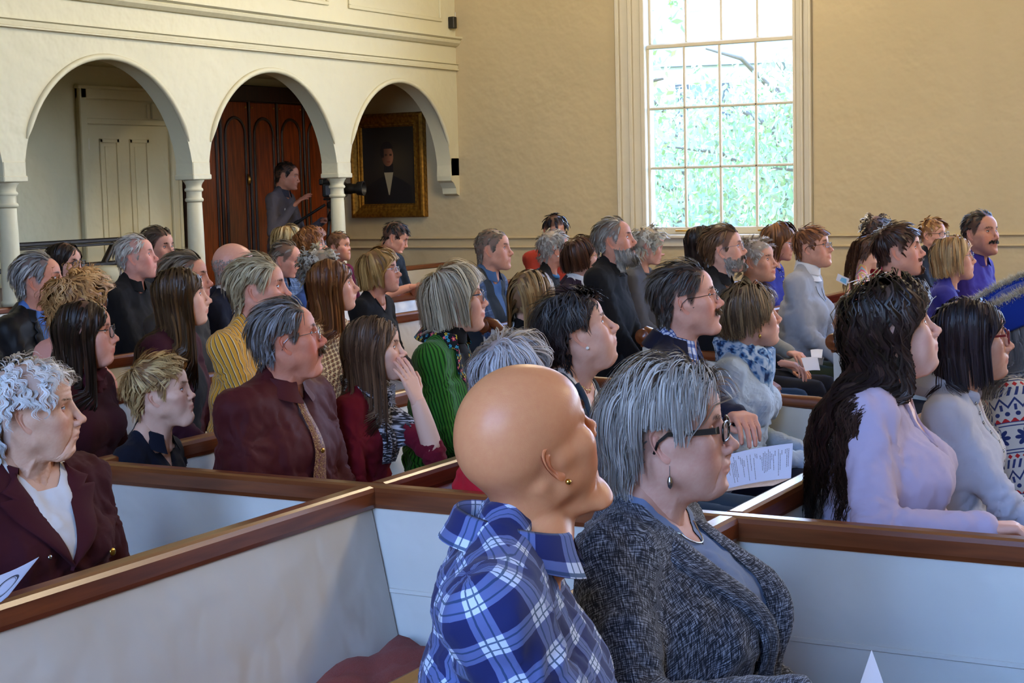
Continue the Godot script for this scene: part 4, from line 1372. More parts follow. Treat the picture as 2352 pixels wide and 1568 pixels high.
			mb.pt(T * (ce + up * hw), (T.basis * sn).normalized(), Vector2(1, f))
			made += 1
			dir = (dir + Vector3(0, -1, 0) * grav * step / 0.04).normalized()
			if inward > 0.0 and p.y < cut + 0.04: dir = (dir - nn * inward).normalized()
			was = p
			p += dir * step - spread * (0.6 / K)
			run += step
		for k in made - 1:
			var a := base + k * 2
			mb.ix.append_array([a, a + 3, a + 1, a, a + 2, a + 3])
		if two and made > 1:
			# the other side of the ribbon
			var b2 := mb.v.size()
			for k in made * 2:
				mb.col = mb.c[base + k]
				mb.pt(mb.v[base + k], -mb.n[base + k], mb.uv[base + k])
			for k in made - 1:
				var a := b2 + k * 2
				mb.ix.append_array([a, a + 1, a + 3, a, a + 3, a + 2])
	mb.col = Color(1, 1, 1)

const BODY_SHAPES := 1

# ---------------------------------------------------------------- a person
const DEFAULTS := {"fem": 0.0, "fat": 0.0, "age": 0.2, "kid": 0.0, "width": 1.0, "jaw": 0.0, "long": 0.0, "nose": 0.0, "hook": 0.0, "chin": 0.0, "neck": 1.0, "smile": 0.0, "ruddy": 0.8, "lips": 0.5, "brow": Color(0.25, 0.18, 0.13), "browk": 1.0, "stubble": 0.0, "dense": 0.85,
	"size": 1.0, "bulk": 1.0, "bust": 0.0, "belly": 0.0, "pitch": 0.0, "roll": 0.0, "lod": 2, "open": 1.0, "gaze": 0.0, "eye": Color(0.25, 0.3, 0.33), "lean": 0.0, "shrug": 0.0, "sw": 1.0, "fold": 1.0}
var cloth_noise := FastNoiseLite.new()

func skin_mat() -> StandardMaterial3D:
	if not M.has("skin"):
		var m := mat(Color(1, 1, 1), 0.52, 0.0, 0.4)
		m.vertex_color_use_as_albedo = true
		m.normal_enabled = true; m.normal_texture = noise_tex(0.12, 256, 3, null, true, 2.5); m.normal_scale = 0.22
		m.uv1_triplanar = true; m.uv1_scale = Vector3(14, 14, 14)
		M.skin = m
		M.skin_sheen = m.duplicate(); M.skin_sheen.roughness = 0.36
		var e := mat(Color(1, 1, 1), 0.12); e.vertex_color_use_as_albedo = true; M.eye = e
		var hm := mat(Color(1, 1, 1), 0.42, 0.0, 0.4); hm.vertex_color_use_as_albedo = true; hm.cull_mode = BaseMaterial3D.CULL_DISABLED
		M.hair = hm
		M.hair_light = hm.duplicate(); M.hair_light.backlight_enabled = true; M.hair_light.backlight = Color(0.45, 0.45, 0.45)
		cloth_noise.noise_type = FastNoiseLite.TYPE_SIMPLEX_SMOOTH; cloth_noise.frequency = 1.0; cloth_noise.fractal_octaves = 2; cloth_noise.seed = 5
	return M.skin

# builds one person; D describes them. head: world place of the point between the ears; face / turn: headings of head and body (degrees, 0 = +x, positive towards -z)
func person(D: Dictionary) -> Node3D:
	var P := DEFAULTS.duplicate()
	P.merge(D, true)
	skin_mat()
	var rv := RandomNumberGenerator.new()
	rv.seed = int(absf(P.head.x) * 1000.0 + absf(P.head.z) * 77.0)
	for q in [["nose", -0.5, 0.7], ["hook", -0.2, 0.6], ["chin", -0.5, 0.7], ["long", -0.04, 0.07], ["width", 0.97, 1.04], ["jaw", -0.05, 0.05]]:
		var r := rv.randf_range(q[1], q[2])
		if not D.has(q[0]): P[q[0]] = r
	var turn := deg_to_rad(P.turn)
	var Rb := Basis(Vector3.UP, turn)
	var H: Vector3 = P.head
	var off := Vector3(0.055 + P.lean, 0, 0)
	var root_at := Vector3(H.x, 0, H.z) - Rb * off
	var t := thing("person", P.label, "person", root_at, turn)
	var Hl := Vector3(off.x, H.y, 0)
	var sz: float = P.size
	var Rh := Basis(Vector3.UP, deg_to_rad(P.face - P.turn)) * Basis(Vector3(0, 0, 1), deg_to_rad(P.pitch)) * Basis(Vector3(1, 0, 0), deg_to_rad(P.roll))
	var T1 := Transform3D(Rh.scaled_local(Vector3(sz, sz, sz)), Hl)
	var pivot := Vector3(-0.012, -0.03, 0)
	var T0 := Transform3D(Basis().scaled(Vector3(sz, sz, sz)), Vector3.ZERO)
	T0.origin = T1 * pivot - T0.basis * pivot
	var skin: Color = lin(P.skin)
	var hairc: Color = lin(P.hair.col) if P.has("hair") else skin
	var lod: int = P.lod
	# ---- head and neck
	var hb := head_base(P.get("head_lod", lod))
	var bm := MB.new()
	var roots := PackedVector3Array(); var rn := PackedVector3Array()
	var faceroots := {"beard": PackedVector3Array(), "beard_n": PackedVector3Array(), "stache": PackedVector3Array(), "stache_n": PackedVector3Array()}
	var V: PackedVector3Array = hb.v
	var N: PackedVector3Array = hb.n
	var out := PackedVector3Array(); out.resize(V.size())
	var cols := PackedColorArray(); cols.resize(V.size())
	for i in V.size():
		var p := V[i]
		var q := morph(p, P)
		var sm := scalp(p, P) if p.y > -0.06 else -1.0
		if sm > 0.0 and P.has("hair"): roots.append(q); rn.append(N[i])
		if P.has("beard") and p.x > 0.0 and p.y < -0.03:
			var az := absf(p.z)
			var lip := p.y > -0.072 and p.y < -0.045 and az < 0.024 and p.x > 0.07
			var m: float = -1.0
			if P.beard.get("kind", "full") == "full": m = 1.0 if (p.y < -0.04 - (0.06 - minf(az, 0.06)) * 0.25 or (p.x < 0.035 and p.y < -0.01)) and p.y > -0.112 and not lip else -1.0
			else: m = 1.0 if az < 0.022 and p.y < -0.072 and p.y > -0.105 and p.x > 0.06 else -1.0
			if m > 0: faceroots.beard.append(q); faceroots.beard_n.append(N[i])
		if P.has("stache") and p.x > 0.082 and p.y < -0.035 and p.y > -0.049 and absf(p.z) < 0.032:
			faceroots.stache.append(q); faceroots.stache_n.append(N[i])
		cols[i] = skin_color(p, P, skin, hairc, sm)
		var wgt := smoothstep(-0.045, -0.15, p.y)
		out[i] = (T1 * q).lerp(T0 * q, wgt) if wgt > 0 else T1 * q
	bm.v = out; bm.c = cols; bm.ix = hb.ix.duplicate(); bm.n = Field.normals(out, hb.ix)
	bm.uv.resize(out.size())
	var tf := func(p: Vector3): return T1 * morph(p, P)
	if P.get("ears", true):
		for s in [1.0, -1.0]: ear_mesh(bm, tf, s, skin, lod)
	# eyelids and eyeballs
	var em := MB.new()
	for s in [1.0, -1.0]:
		var ec := Vector3(0.0705, 0.0155, 0.0315 * s)
		var es: int = [18, 12, 8][lod]
		var rows := []
		var eb := Basis(Vector3.UP, deg_to_rad(P.gaze))
		for i in es + 1:
			var a := 0.0 if i == 0 else (0.19 * i / 2.0 if i < 3 else (0.47 * (i - 2) / 2.0 if i < 5 else lerpf(0.52, 2.0, (i - 5) / float(es - 5))))
			var r := PackedVector3Array()
			for j in 16:
				var b := TAU * j / 16
				r.append(T1 * morph(ec + eb * Vector3(cos(a), sin(a) * sin(b), sin(a) * cos(b)) * 0.0122, P))
			rows.append(r)
		var k0 := em.v.size()
		em.grid(rows, true, false)
		for i in es + 1:
			var cc := Color(0.012, 0.01, 0.01) if i < 3 else (lin(P.eye) if i < 5 else Color(0.62, 0.58, 0.56))
			for j in 16: em.c[k0 + i * 16 + j] = cc
		var nl: int = [8, 6, 4][lod]
		for lid in 2:
			var lr := []
			for i in nl + 1:
				var f := i / float(nl)
				var r := PackedVector3Array()
				for j in 15:
					var az := lerpf(-1.35, 1.35, j / 14.0)
					var op: float = cos(az * 1.12)
					var edge: float = lerpf(-0.03, (0.30 if lid == 0 else -0.30) * P.open, maxf(op, 0.0))
					var far := 1.5 if lid == 0 else -1.4
					var el := lerpf(far, edge, f)
					var rad := 0.0129 + (0.0006 if f < 0.99 else 0.0)
					if f > 0.99: rad = 0.0124
					r.append(T1 * morph(ec + Vector3(cos(el) * cos(az), sin(el), cos(el) * sin(az)) * rad, P))
				lr.append(r)
			var k1 := bm.v.size()
			bm.grid(lr, false, lid == 1)
			for i in nl + 1:
				for j in 15:
					var cc := Color(skin.r * 0.86, skin.g * 0.72, skin.b * 0.7)
					if i >= nl - (1 if lid == 0 else 0): cc = Color(0.05, 0.03, 0.03) if lid == 0 else Color(skin.r * 0.6, skin.g * 0.4, skin.b * 0.4)
					bm.c[k1 + i * 15 + j] = cc
	# ---- torso and arms
	var top := torso(P, Hl, T0, sz, t.transform.affine_inverse())
	split_top(P, top, bm, t, skin)
	hands(P, top, t, skin)
	var me := bm.mesh(M.skin_sheen if P.get("bald", 0) > 0 else M.skin)
	em.add_to(me, M.eye)
	inst("body", me, t)
	# ---- hair
	var seed_ := int(absf(H.x * 977.0) + absf(H.z * 331.0))
	var inv := T1.affine_inverse()
	var sh := []
	if P.has("hair") and P.hair.len > 0.16:
		var N0: Vector3 = top.N
		for s in [1, -1]: sh.append([inv * (N0 + Vector3(-0.01, -0.03, 0.03 * s)), inv * Vector3(top.S[1 if s > 0 else 0].x, top.S[1 if s > 0 else 0].y, top.S[1 if s > 0 else 0].z), 0.062 * P.bulk])
		sh.append([inv * (N0 + Vector3(0.0, -0.13, 0.07)), inv * (N0 + Vector3(0.02, -0.4, 0.07)), 0.118 * P.bulk])
		sh.append([inv * (N0 + Vector3(0.0, -0.13, -0.07)), inv * (N0 + Vector3(0.02, -0.4, -0.07)), 0.118 * P.bulk])
	if P.has("hair"):
		var hm := MB.new()
		var cnt: int = P.hair.get("count", [5200, 2200, 900][lod])
		var S: Dictionary = P.hair.duplicate()
		if not S.has("width"): S.width = [0.0019, 0.0034, 0.0062][lod]
		cnt = int(cnt * 0.36); S.width *= 1.55; S.steps = mini(int(S.get("steps", 7)), 20)
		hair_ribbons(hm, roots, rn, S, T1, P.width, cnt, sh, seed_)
		if P.has("hair2"):
			var S2: Dictionary = S.duplicate(); S2.merge(P.hair2, true)
			var r2 := PackedVector3Array(); var n2 := PackedVector3Array()
			for i in roots.size():
				if P.hair2.where.call(roots[i]): r2.append(roots[i]); n2.append(rn[i])
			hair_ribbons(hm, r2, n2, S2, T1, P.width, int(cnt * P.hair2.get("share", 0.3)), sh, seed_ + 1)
		obj("hair", hm, M.hair_light if hairc.get_luminance() > 0.25 else M.hair, t)
	if P.has("tail"):
		var tm := MB.new()
		var tr := PackedVector3Array(); var tn := PackedVector3Array()
		for k in 12: tr.append(Vector3(-0.096, 0.062 + 0.012 * sin(k), 0.012 * cos(k))); tn.append(Vector3(-1, 0.4, 0).normalized())
		hair_ribbons(tm, tr, tn, {"mode": "face", "len": 0.36, "col": P.hair.col, "col2": P.hair.col2, "comb": Vector3(-0.6, 0.5, 0.2), "lift": 0.6, "grav": 1.3, "width": 0.006, "steps": 14, "mess": 0.25, "curl": 0.006, "turns": 3.0}, T1, P.width, 260, [], seed_ + 9)
		tm.tube([T1 * Vector3(-0.098, 0.075, -0.012), T1 * Vector3(-0.104, 0.064, 0.0), T1 * Vector3(-0.098, 0.055, 0.012)], 0.008, 8)
		obj("ponytail", tm, M.hair, t)
	if P.browk > 0.0 and lod < 2:
		var br := MB.new()
		for s in [1.0, -1.0]:
			var r3 := PackedVector3Array(); var n3 := PackedVector3Array()
			for k in 40:
				var b := k / 39.0
				r3.append(morph(Vector3(lerpf(0.0965, 0.0765, b * b), 0.032 + 0.005 * sin(b * 2.4), s * lerpf(0.011, 0.047, b)), P)); n3.append(Vector3(0.9, 0.1, s * 0.4 * b).normalized())
			hair_ribbons(br, r3, n3, {"mode": "face", "len": 0.009, "col": P.brow, "comb": Vector3(-0.35, 0.15, 1.0), "lift": 0.2, "grav": 0.0, "width": 0.0014, "steps": 3, "mess": 0.2}, T1, P.width, 45, [], seed_ + 3)
		obj("eyebrows", br, M.hair, t)
	if P.has("beard"):
		var b2 := MB.new()
		var B := {"mode": "face", "comb": Vector3(0.25, -1.0, 0.12), "lift": 0.35, "grav": 0.5, "width": [0.002, 0.0035, 0.006][lod], "steps": 5, "mess": 0.25}
		B.merge(P.beard, true)
		hair_ribbons(b2, faceroots.beard, faceroots.beard_n, B, T1, P.width, B.get("count", [1500, 900, 500][lod]), [], seed_ + 5)
		obj("beard", b2, M.hair, t)
	if P.has("stache"):
		var b3 := MB.new()
		var B3 := {"mode": "face", "comb": Vector3(0.1, -0.7, 0.9), "lift": 0.4, "grav": 0.6, "width": [0.0018, 0.003, 0.005][lod], "steps": 4, "mess": 0.2}
		B3.merge(P.stache, true)
		hair_ribbons(b3, faceroots.stache, faceroots.stache_n, B3, T1, P.width, [420, 260, 160][lod], [], seed_ + 6)
		obj("moustache", b3, M.hair, t)
	# ---- glasses, earrings, what is worn
	if P.has("glasses"): glasses(P, T1, t)
	if P.has("earring"):
		for s in [1.0, -1.0]:
			var g := MB.new()
			var at: Vector3 = tf.call(Vector3(0.002, -0.031, s * 0.0765))
			if P.earring.get("drop", 0.0) > 0.0:
				var dl: float = P.earring.drop
				g.tube([at, at - Vector3(0, dl * 0.4, 0)], 0.0008, 5)
				g.lathe([[0, 0], [0.0035, -0.004], [0.0055, -0.012], [0.004, -0.02], [0, -0.024]], 8, Transform3D(Basis().scaled(Vector3(1, dl / 0.04, 1)), at - Vector3(0, dl * 0.4, 0)))
			else: g.ball(at, Vector3(1, 1, 1) * P.earring.get("r", 0.0045), 10)
			obj("earring", g, P.earring.mat, t)
	dress(P, top, T0, T1, t, sz)
	legs(P, top, t)
	return t

# the clothed torso and arms as one distance field, in the person's frame
func torso(P: Dictionary, Hl: Vector3, T0: Transform3D, sz: float, top_inv: Transform3D) -> Dictionary:
	var cell: float = [0.011, 0.015, 0.02][P.lod]
	var fem: float = P.fem
	var bk: float = P.bulk
	var N: Vector3 = T0 * Vector3(-0.048, -0.13, 0)
	var pel: Vector3 = P.get("pelvis", Vector3(-0.03, SEAT + 0.115 * sz, 0))
	var sw: float = (0.168 - 0.016 * fem) * sz * P.sw
	var S := []
	for s in [-1, 1]: S.append(Vector3(N.x - 0.012, N.y - 0.056 * sz + P.shrug, sw * s))
	var C := N.lerp(pel, 0.40) + Vector3(0.012, 0, 0)
	var W := N.lerp(pel, 0.72)
	# arms: elbow and wrist, right first
	var dfe := [Vector3(pel.x + 0.06, pel.y + 0.13, sw + 0.065), Vector3(pel.x + 0.06, pel.y + 0.13, -sw - 0.065)]
	var dfw := [Vector3(pel.x + 0.29, pel.y + 0.055, 0.075), Vector3(pel.x + 0.27, pel.y + 0.06, -0.085)]
	var El: Array = [P.get("elbow", dfe[0]), P.get("elbow_l", dfe[1])]
	var Wr: Array = [P.get("wrist", dfw[0]), P.get("wrist_l", dfw[1])]
	for k in 2:
		if P.get("free_arms", false): continue
		# bend the arm so that the hand arrives where it should
		var s: float = 1.0 if k == 0 else -1.0
		if P.has("elbow" if k == 0 else "elbow_l"): continue
		var key := "hand_at" if k == 0 else "hand_l_at"
		if P.has(key): Wr[k] = top_inv * (P[key] as Vector3) - Vector3(0.075, 0.0, -0.02 * s)
		var sh: Vector3 = S[1 - k]
		var l1 := 0.295 * sz
		var l2 := 0.26 * sz
		var d: Vector3 = Wr[k] - sh
		var dl := minf(d.length(), (l1 + l2) * 0.985)
		d = d.normalized()
		Wr[k] = sh + d * dl
		var a := (l1 * l1 - l2 * l2 + dl * dl) / (2.0 * dl)
		var h := sqrt(maxf(l1 * l1 - a * a, 0.0))
		var pole := Vector3(-0.35, -0.75, 0.55 * s)
		pole = (pole - d * pole.dot(d)).normalized()
		El[k] = sh + d * a + pole * h
	var lo := Vector3(pel.x - 0.2 * bk, SEAT - 0.02 if not P.has("pelvis") else pel.y - 0.2, -0.36 * bk)
	var hi := Vector3(maxf(maxf(Wr[0].x, Wr[1].x), N.x + 0.2) + 0.06, N.y + 0.09, 0.36 * bk)
	for k in 2:
		hi.y = maxf(hi.y, Wr[k].y + 0.06); hi.z = maxf(hi.z, maxf(Wr[k].z, El[k].z) + 0.08); lo.z = minf(lo.z, minf(Wr[k].z, El[k].z) - 0.08); lo.x = minf(lo.x, minf(Wr[k].x, El[k].x) - 0.08)
	lo.x = minf(lo.x, N.x - 0.2 * bk)
	var f := Field.new(lo, hi, cell)
	f.zs = 0.62
	f.cap(pel + Vector3(0.0, -0.03, 0), W, 0.118 * bk * sz, 0.106 * bk * sz, 0.06, 1)
	f.cap(W, C, 0.106 * bk * sz, 0.112 * bk * sz, 0.06, 1)
	f.cap(C, N + Vector3(-0.012, -0.085 * sz, 0), 0.112 * bk * sz, 0.076 * bk * sz, 0.05, 1)
	f.zs = 1.0
	for k in 2:
		var s: float = -1.0 if k == 0 else 1.0
		f.cap(N + Vector3(0.0, 0.035, 0.03 * s), S[k] * 0.75 + (N + Vector3(0, -0.04, 0)) * 0.25, 0.035, 0.046 * bk, 0.05, 1)
		f.cap(S[k], N.lerp(S[k], 0.4) + Vector3(0, -0.05, 0), 0.054 * bk * sz, 0.06 * bk * sz, 0.05, 1)
	if P.bust > 0.0:
		for s in [-1, 1]: f.ell(C + Vector3(0.085 * bk, -0.005, 0.076 * s * bk), Vector3(0.07, 0.072, 0.075) * P.bust * sz, 0.06, 1)
	if P.belly > 0.0: f.ell(W + Vector3(0.05, -0.03, 0), Vector3(0.115, 0.14, 0.17) * P.belly * sz, 0.08, 1)
	for k in 2:
		var sh: Vector3 = S[1 - k]
		var id := 2 if k == 0 else 4
		f.cap(sh, El[k], 0.053 * bk * sz, 0.045 * bk * sz, 0.028, id)
		if not (P.get("bare_fore", 0) & (1 << k)): f.cap(El[k], Wr[k], 0.045 * bk * sz, 0.034 * sz * lerpf(1.0, bk, 0.5), 0.02, id + 1)
		else: f.cap(El[k], El[k].lerp(Wr[k], 0.16), 0.046 * bk * sz, 0.043 * bk * sz, 0.02, id + 1)
	return {"f": f, "net": f.net(), "N": N, "S": S, "C": C, "W": W, "pel": pel, "E": El, "Wr": Wr, "T0": T0, "xmax": P.get("xmax", 0.26)}

# signed values that are positive inside an opening: what shows skin, what shows the inner garment
func vee(nk: Vector3, y: float) -> float: return nk.x * pow(clampf((y + nk.y) / (nk.y + 0.02), 0, 1), nk.z) - maxf(0.0, -nk.y - y)
func open_at(P: Dictionary, top: Dictionary, p: Vector3, key: String) -> float:
	if not P.has("neckline") or not P.neckline.has(key): return -1.0
	var N: Vector3 = top.N
	var y := p.y - N.y
	var g := minf(vee(P.neckline[key], y) - absf(p.z), p.x - N.x + 0.01)
	if key == "inner" or P.neckline.get("neck", true):
		g = maxf(g, minf((0.073 if key == "skin" else 0.077) * P.neck - Vector2(p.x - N.x - 0.012, p.z).length(), y + 0.035))
	return g
func seg_dist(p: Vector3, a: Vector3, b: Vector3, r0: float, r1: float) -> float:
	var ba := b - a
	var t := clampf((p - a).dot(ba) / maxf(ba.length_squared(), 1e-9), 0, 1)
	return (p - a - ba * t).length() - lerpf(r0, r1, t)
# cuts a convex polygon of [place, normal, values] by value k: [inside, outside]
func cut_poly(poly: Array, k: int) -> Array:
	var a := []
	var b := []
	for i in poly.size():
		var p: Array = poly[i]
		var q: Array = poly[(i + 1) % poly.size()]
		var x: float = p[2][k]
		var y: float = q[2][k]
		if x >= 0: a.append(p)
		else: b.append(p)
		if (x >= 0) != (y >= 0):
			var t := x / (x - y)
			var w := PackedFloat32Array()
			for j in p[2].size(): w.append(lerpf(p[2][j], q[2][j], t))
			w[k] = 0.0
			var m := [(p[0] as Vector3).lerp(q[0], t), ((p[1] as Vector3).lerp(q[1], t)).normalized(), w, (p[3] as Vector3).lerp(q[3], t)]
			a.append(m); b.append(m)
	return [a if a.size() > 2 else [], b if b.size() > 2 else []]

func split_top(P: Dictionary, top: Dictionary, body: MB, t: Node3D, skin: Color):
	var net: Dictionary = top.net
	var v: PackedVector3Array = net.v.duplicate()
	var n: PackedVector3Array = net.n
	var b: PackedByteArray = net.b
	var src: PackedVector3Array = net.v
	# folds
	var fo: float = P.fold * (1.45 if P.lod == 0 else 1.0)
	for i in v.size():
		var p := v[i]
		var id := b[i]
		var a := cloth_noise.get_noise_3dv(p * Vector3(13, 7, 13)) * 0.005 + cloth_noise.get_noise_3dv(p * 34.0) * 0.0016
		if id >= 2:
			var k := 0 if id < 4 else 1
			var e: Vector3 = top.E[k]
			var de := p.distance_to(e)
			if de < 0.13:
				var axis: Vector3 = (top.S[1 - k] - e).normalized() if id % 2 == 0 else (top.Wr[k] - e).normalized()
				var al := (p - e).dot(axis)
				a += sin(al * 190.0 + cloth_noise.get_noise_3dv(p * 16.0) * 5.0) * 0.0035 * smoothstep(0.13, 0.03, de)
		else:
			var al: float = p.y - top.W.y
			if absf(al) < 0.16: a += sin(al * 150.0 + cloth_noise.get_noise_3dv(p * 9.0) * 6.0 + absf(p.z) * 20.0) * 0.0032 * smoothstep(0.16, 0.04, absf(al))
		# creases that run from the armpit across chest and back
		for sh in top.S:
			var dd := Vector3(p.x - sh.x, p.y - sh.y + 0.09, p.z - sh.z * 0.85)
			var dl := dd.length()
			if dl < 0.17: a += sin(atan2(dd.y, dd.x * 0.8 - dd.z * signf(sh.z) * 0.6) * 9.0 + dl * 20.0) * 0.0028 * smoothstep(0.17, 0.06, dl) * smoothstep(0.02, 0.05, dl)
		v[i] = p + n[i] * a * fo
	n = Field.normals(v, net.ix)
	# values for cutting: 0/1 sleeves, 2/3 below the elbow, 4 skin, 5 inner
	var bk: float = P.bulk
	var U: Vector3 = top.N + Vector3(-0.012, -0.085, 0)
	var sq := Vector3(1, 1, 0.62)
	var vals := []
	vals.resize(v.size())
	for i in v.size():
		var p := src[i]
		var ps := p * sq
		var dt := minf(minf(seg_dist(ps, top.pel * sq, top.W * sq, 0.118 * bk, 0.106 * bk), seg_dist(ps, top.W * sq, top.C * sq, 0.106 * bk, 0.112 * bk)), seg_dist(ps, top.C * sq, U * sq, 0.112 * bk, 0.076 * bk))
		var w := PackedFloat32Array([0, 0, 0, 0, 0, 0])
		for k in 2:
			var S: Vector3 = top.S[1 - k]
			var E: Vector3 = top.E[k]
			var W: Vector3 = top.Wr[k]
			w[k] = dt - minf(seg_dist(p, S, E, 0.053 * bk, 0.045 * bk), seg_dist(p, E, W, 0.045 * bk, 0.034)) - 0.012 - maxf(0.0, (p.y - S.y) * 0.5)
			w[2 + k] = (p - E).dot((W - E).normalized() + (E - S).normalized())
		w[4] = open_at(P, top, p, "skin")
		w[5] = open_at(P, top, p, "inner")
		vals[i] = w
	var parts := [MB.new(), MB.new(), null, MB.new()]
	var maps := [{}, {}, {}, {}]
	var sl: int = 3 if P.has("sleeve") else 0
	var bmap := {}
	var ix: PackedInt32Array = net.ix
	for q in range(0, ix.size(), 3):
		var poly := []
		for m in 3: poly.append([v[ix[q + m]], n[ix[q + m]], vals[ix[q + m]], src[ix[q + m]]])
		# split into pieces: [polygon, id, layer]
		var todo := [[poly, -1]]
		var done := []
		while not todo.is_empty():
			var it: Array = todo.pop_back()
			var st: int = it[1]          # -1 sleeve 0?, -2 sleeve 1?, -3 skin?, -4 inner?, 10+k elbow
			var key: int = 0 if st == -1 else (1 if st == -2 else (4 if st == -3 else (5 if st == -4 else st - 8)))
			var c := cut_poly(it[0], key)
			if not c[0].is_empty():
				if st == -1 or st == -2: todo.append([c[0], 10 if st == -1 else 11])
				elif st == -3: done.append([c[0], 1, 2])
				elif st == -4: done.append([c[0], 1, 1])
				else: done.append([c[0], 3 if st == 10 else 5, sl])
			if not c[1].is_empty():
				if st > -4 and st < 0: todo.append([c[1], st - 1])
				elif st == -4: done.append([c[1], 1, 0])
				else: done.append([c[1], 2 if st == 10 else 4, sl])
		for e in done:
			var pg: Array = e[0]
			var ids := []
			for w in pg:
				if e[2] == 2:
					if not bmap.has(w[0]):
						body.col = skin
						bmap[w[0]] = body.pt(w[0] - w[1] * 0.002, w[1])
					ids.append(bmap[w[0]])
				else:
					var mp: Dictionary = maps[e[2]]
					var kk := [w[0], e[1]]
					if not mp.has(kk): mp[kk] = parts[e[2]].pt(w[0], w[1], cloth_uv(w[3], e[1], top))
					ids.append(mp[kk])
			var dst: PackedInt32Array = body.ix if e[2] == 2 else parts[e[2]].ix
			for m in range(1, ids.size() - 1): dst.append_array([ids[0], ids[m], ids[m + 1]])
			if e[2] == 2: body.ix = dst
			else: parts[e[2]].ix = dst
	body.col = Color(1, 1, 1)
	if not parts[0].ix.is_empty(): obj(P.get("wear", "shirt"), parts[0], P.cloth, t)
	if not parts[3].ix.is_empty(): obj("sleeves", parts[3], P.sleeve, t)
	if not parts[1].ix.is_empty(): obj(P.get("wear_in", "undershirt"), parts[1], P.cloth_in, t)
func cloth_uv(p: Vector3, id: int, top: Dictionary) -> Vector2:
	if id < 2:
		var q: Vector3 = p - top.C
		return Vector2(atan2(q.z, absf(q.x) + 0.2) * 0.28, -q.y + 0.8 * absf(q.x))
	var k := 0 if id < 4 else 1
	var e: Vector3 = top.E[k]
	var a: Vector3 = top.S[1 - k] if id % 2 == 0 else e
	var c: Vector3 = e if id % 2 == 0 else top.Wr[k]
	var d := (c - a).normalized()
	var u := d.cross(Vector3(0, 0.2, 1) if absf(d.x) > absf(d.y) else Vector3(1, 0.2, 0)).normalized()
	var w := d.cross(u)
	var q := p - a
	return Vector2(atan2(q.dot(u), q.dot(w)) * 0.05, q.dot(d) + (0.0 if id % 2 == 0 else a.distance_to(top.S[1 - k])))

# ---- hands
var hand_cache := {}
func hand_base(lod: int, pose: int) -> Dictionary:
	var key := lod * 8 + pose
	if hand_cache.has(key): return hand_cache[key]
	var h: float = [0.005, 0.0075, 0.0095][lod]
	# wrist at the origin, fingers along +x, back of the hand up, thumb on +z side of a left hand
	var f := Field.new(Vector3(-0.04, -0.085, -0.06), Vector3(0.205, 0.035, 0.075), h)
	f.cap(Vector3(-0.05, 0, 0), Vector3(0.01, 0, 0), 0.024, 0.022, 0.01)
	for j in 4:
		var z := 0.027 - j * 0.019
		f.cap(Vector3(0.005, 0, z * 0.55), Vector3(0.088 - absf(j - 1) * 0.004, 0.003, z), 0.0155, 0.0115, 0.012)
	var lens := [[0.044, 0.026, 0.022], [0.048, 0.03, 0.023], [0.045, 0.028, 0.022], [0.035, 0.021, 0.02]]
	for j in 4:
		var z := 0.027 - j * 0.019
		var p := Vector3(0.088 - absf(j - 1) * 0.004, 0.003, z)
		var bend: Array = [[-0.45, -0.95, -1.3], [-0.12, -0.3, -0.45], [0.0, -0.1, -0.2]][pose]
		var yaw := (1.5 - j) * (0.05 if pose == 0 else 0.035)
		for s in 3:
			var a: float = bend[s] - j * 0.06
			var q: Vector3 = p + Vector3(cos(a) * cos(yaw), sin(a), cos(a) * sin(yaw)) * lens[j][s]
			f.cap(p, q, 0.0092 - s * 0.0008 - (0.0012 if j == 3 else 0.0), 0.0086 - s * 0.0009 - (0.0012 if j == 3 else 0.0), 0.003)
			p = q
	var tp := Vector3(0.022, -0.006, 0.022)
	for q in ([Vector3(0.055, -0.016, 0.045), Vector3(0.083, -0.024, 0.043), Vector3(0.105, -0.03, 0.034)] if pose == 0 else [Vector3(0.052, -0.012, 0.05), Vector3(0.08, -0.018, 0.062), Vector3(0.105, -0.024, 0.066)]):
		f.cap(tp, q, 0.0135 if tp.x < 0.03 else 0.0098, 0.0102 if tp.x < 0.03 else 0.0085, 0.006)
		tp = q
	hand_cache[key] = f.net()
	return hand_cache[key]
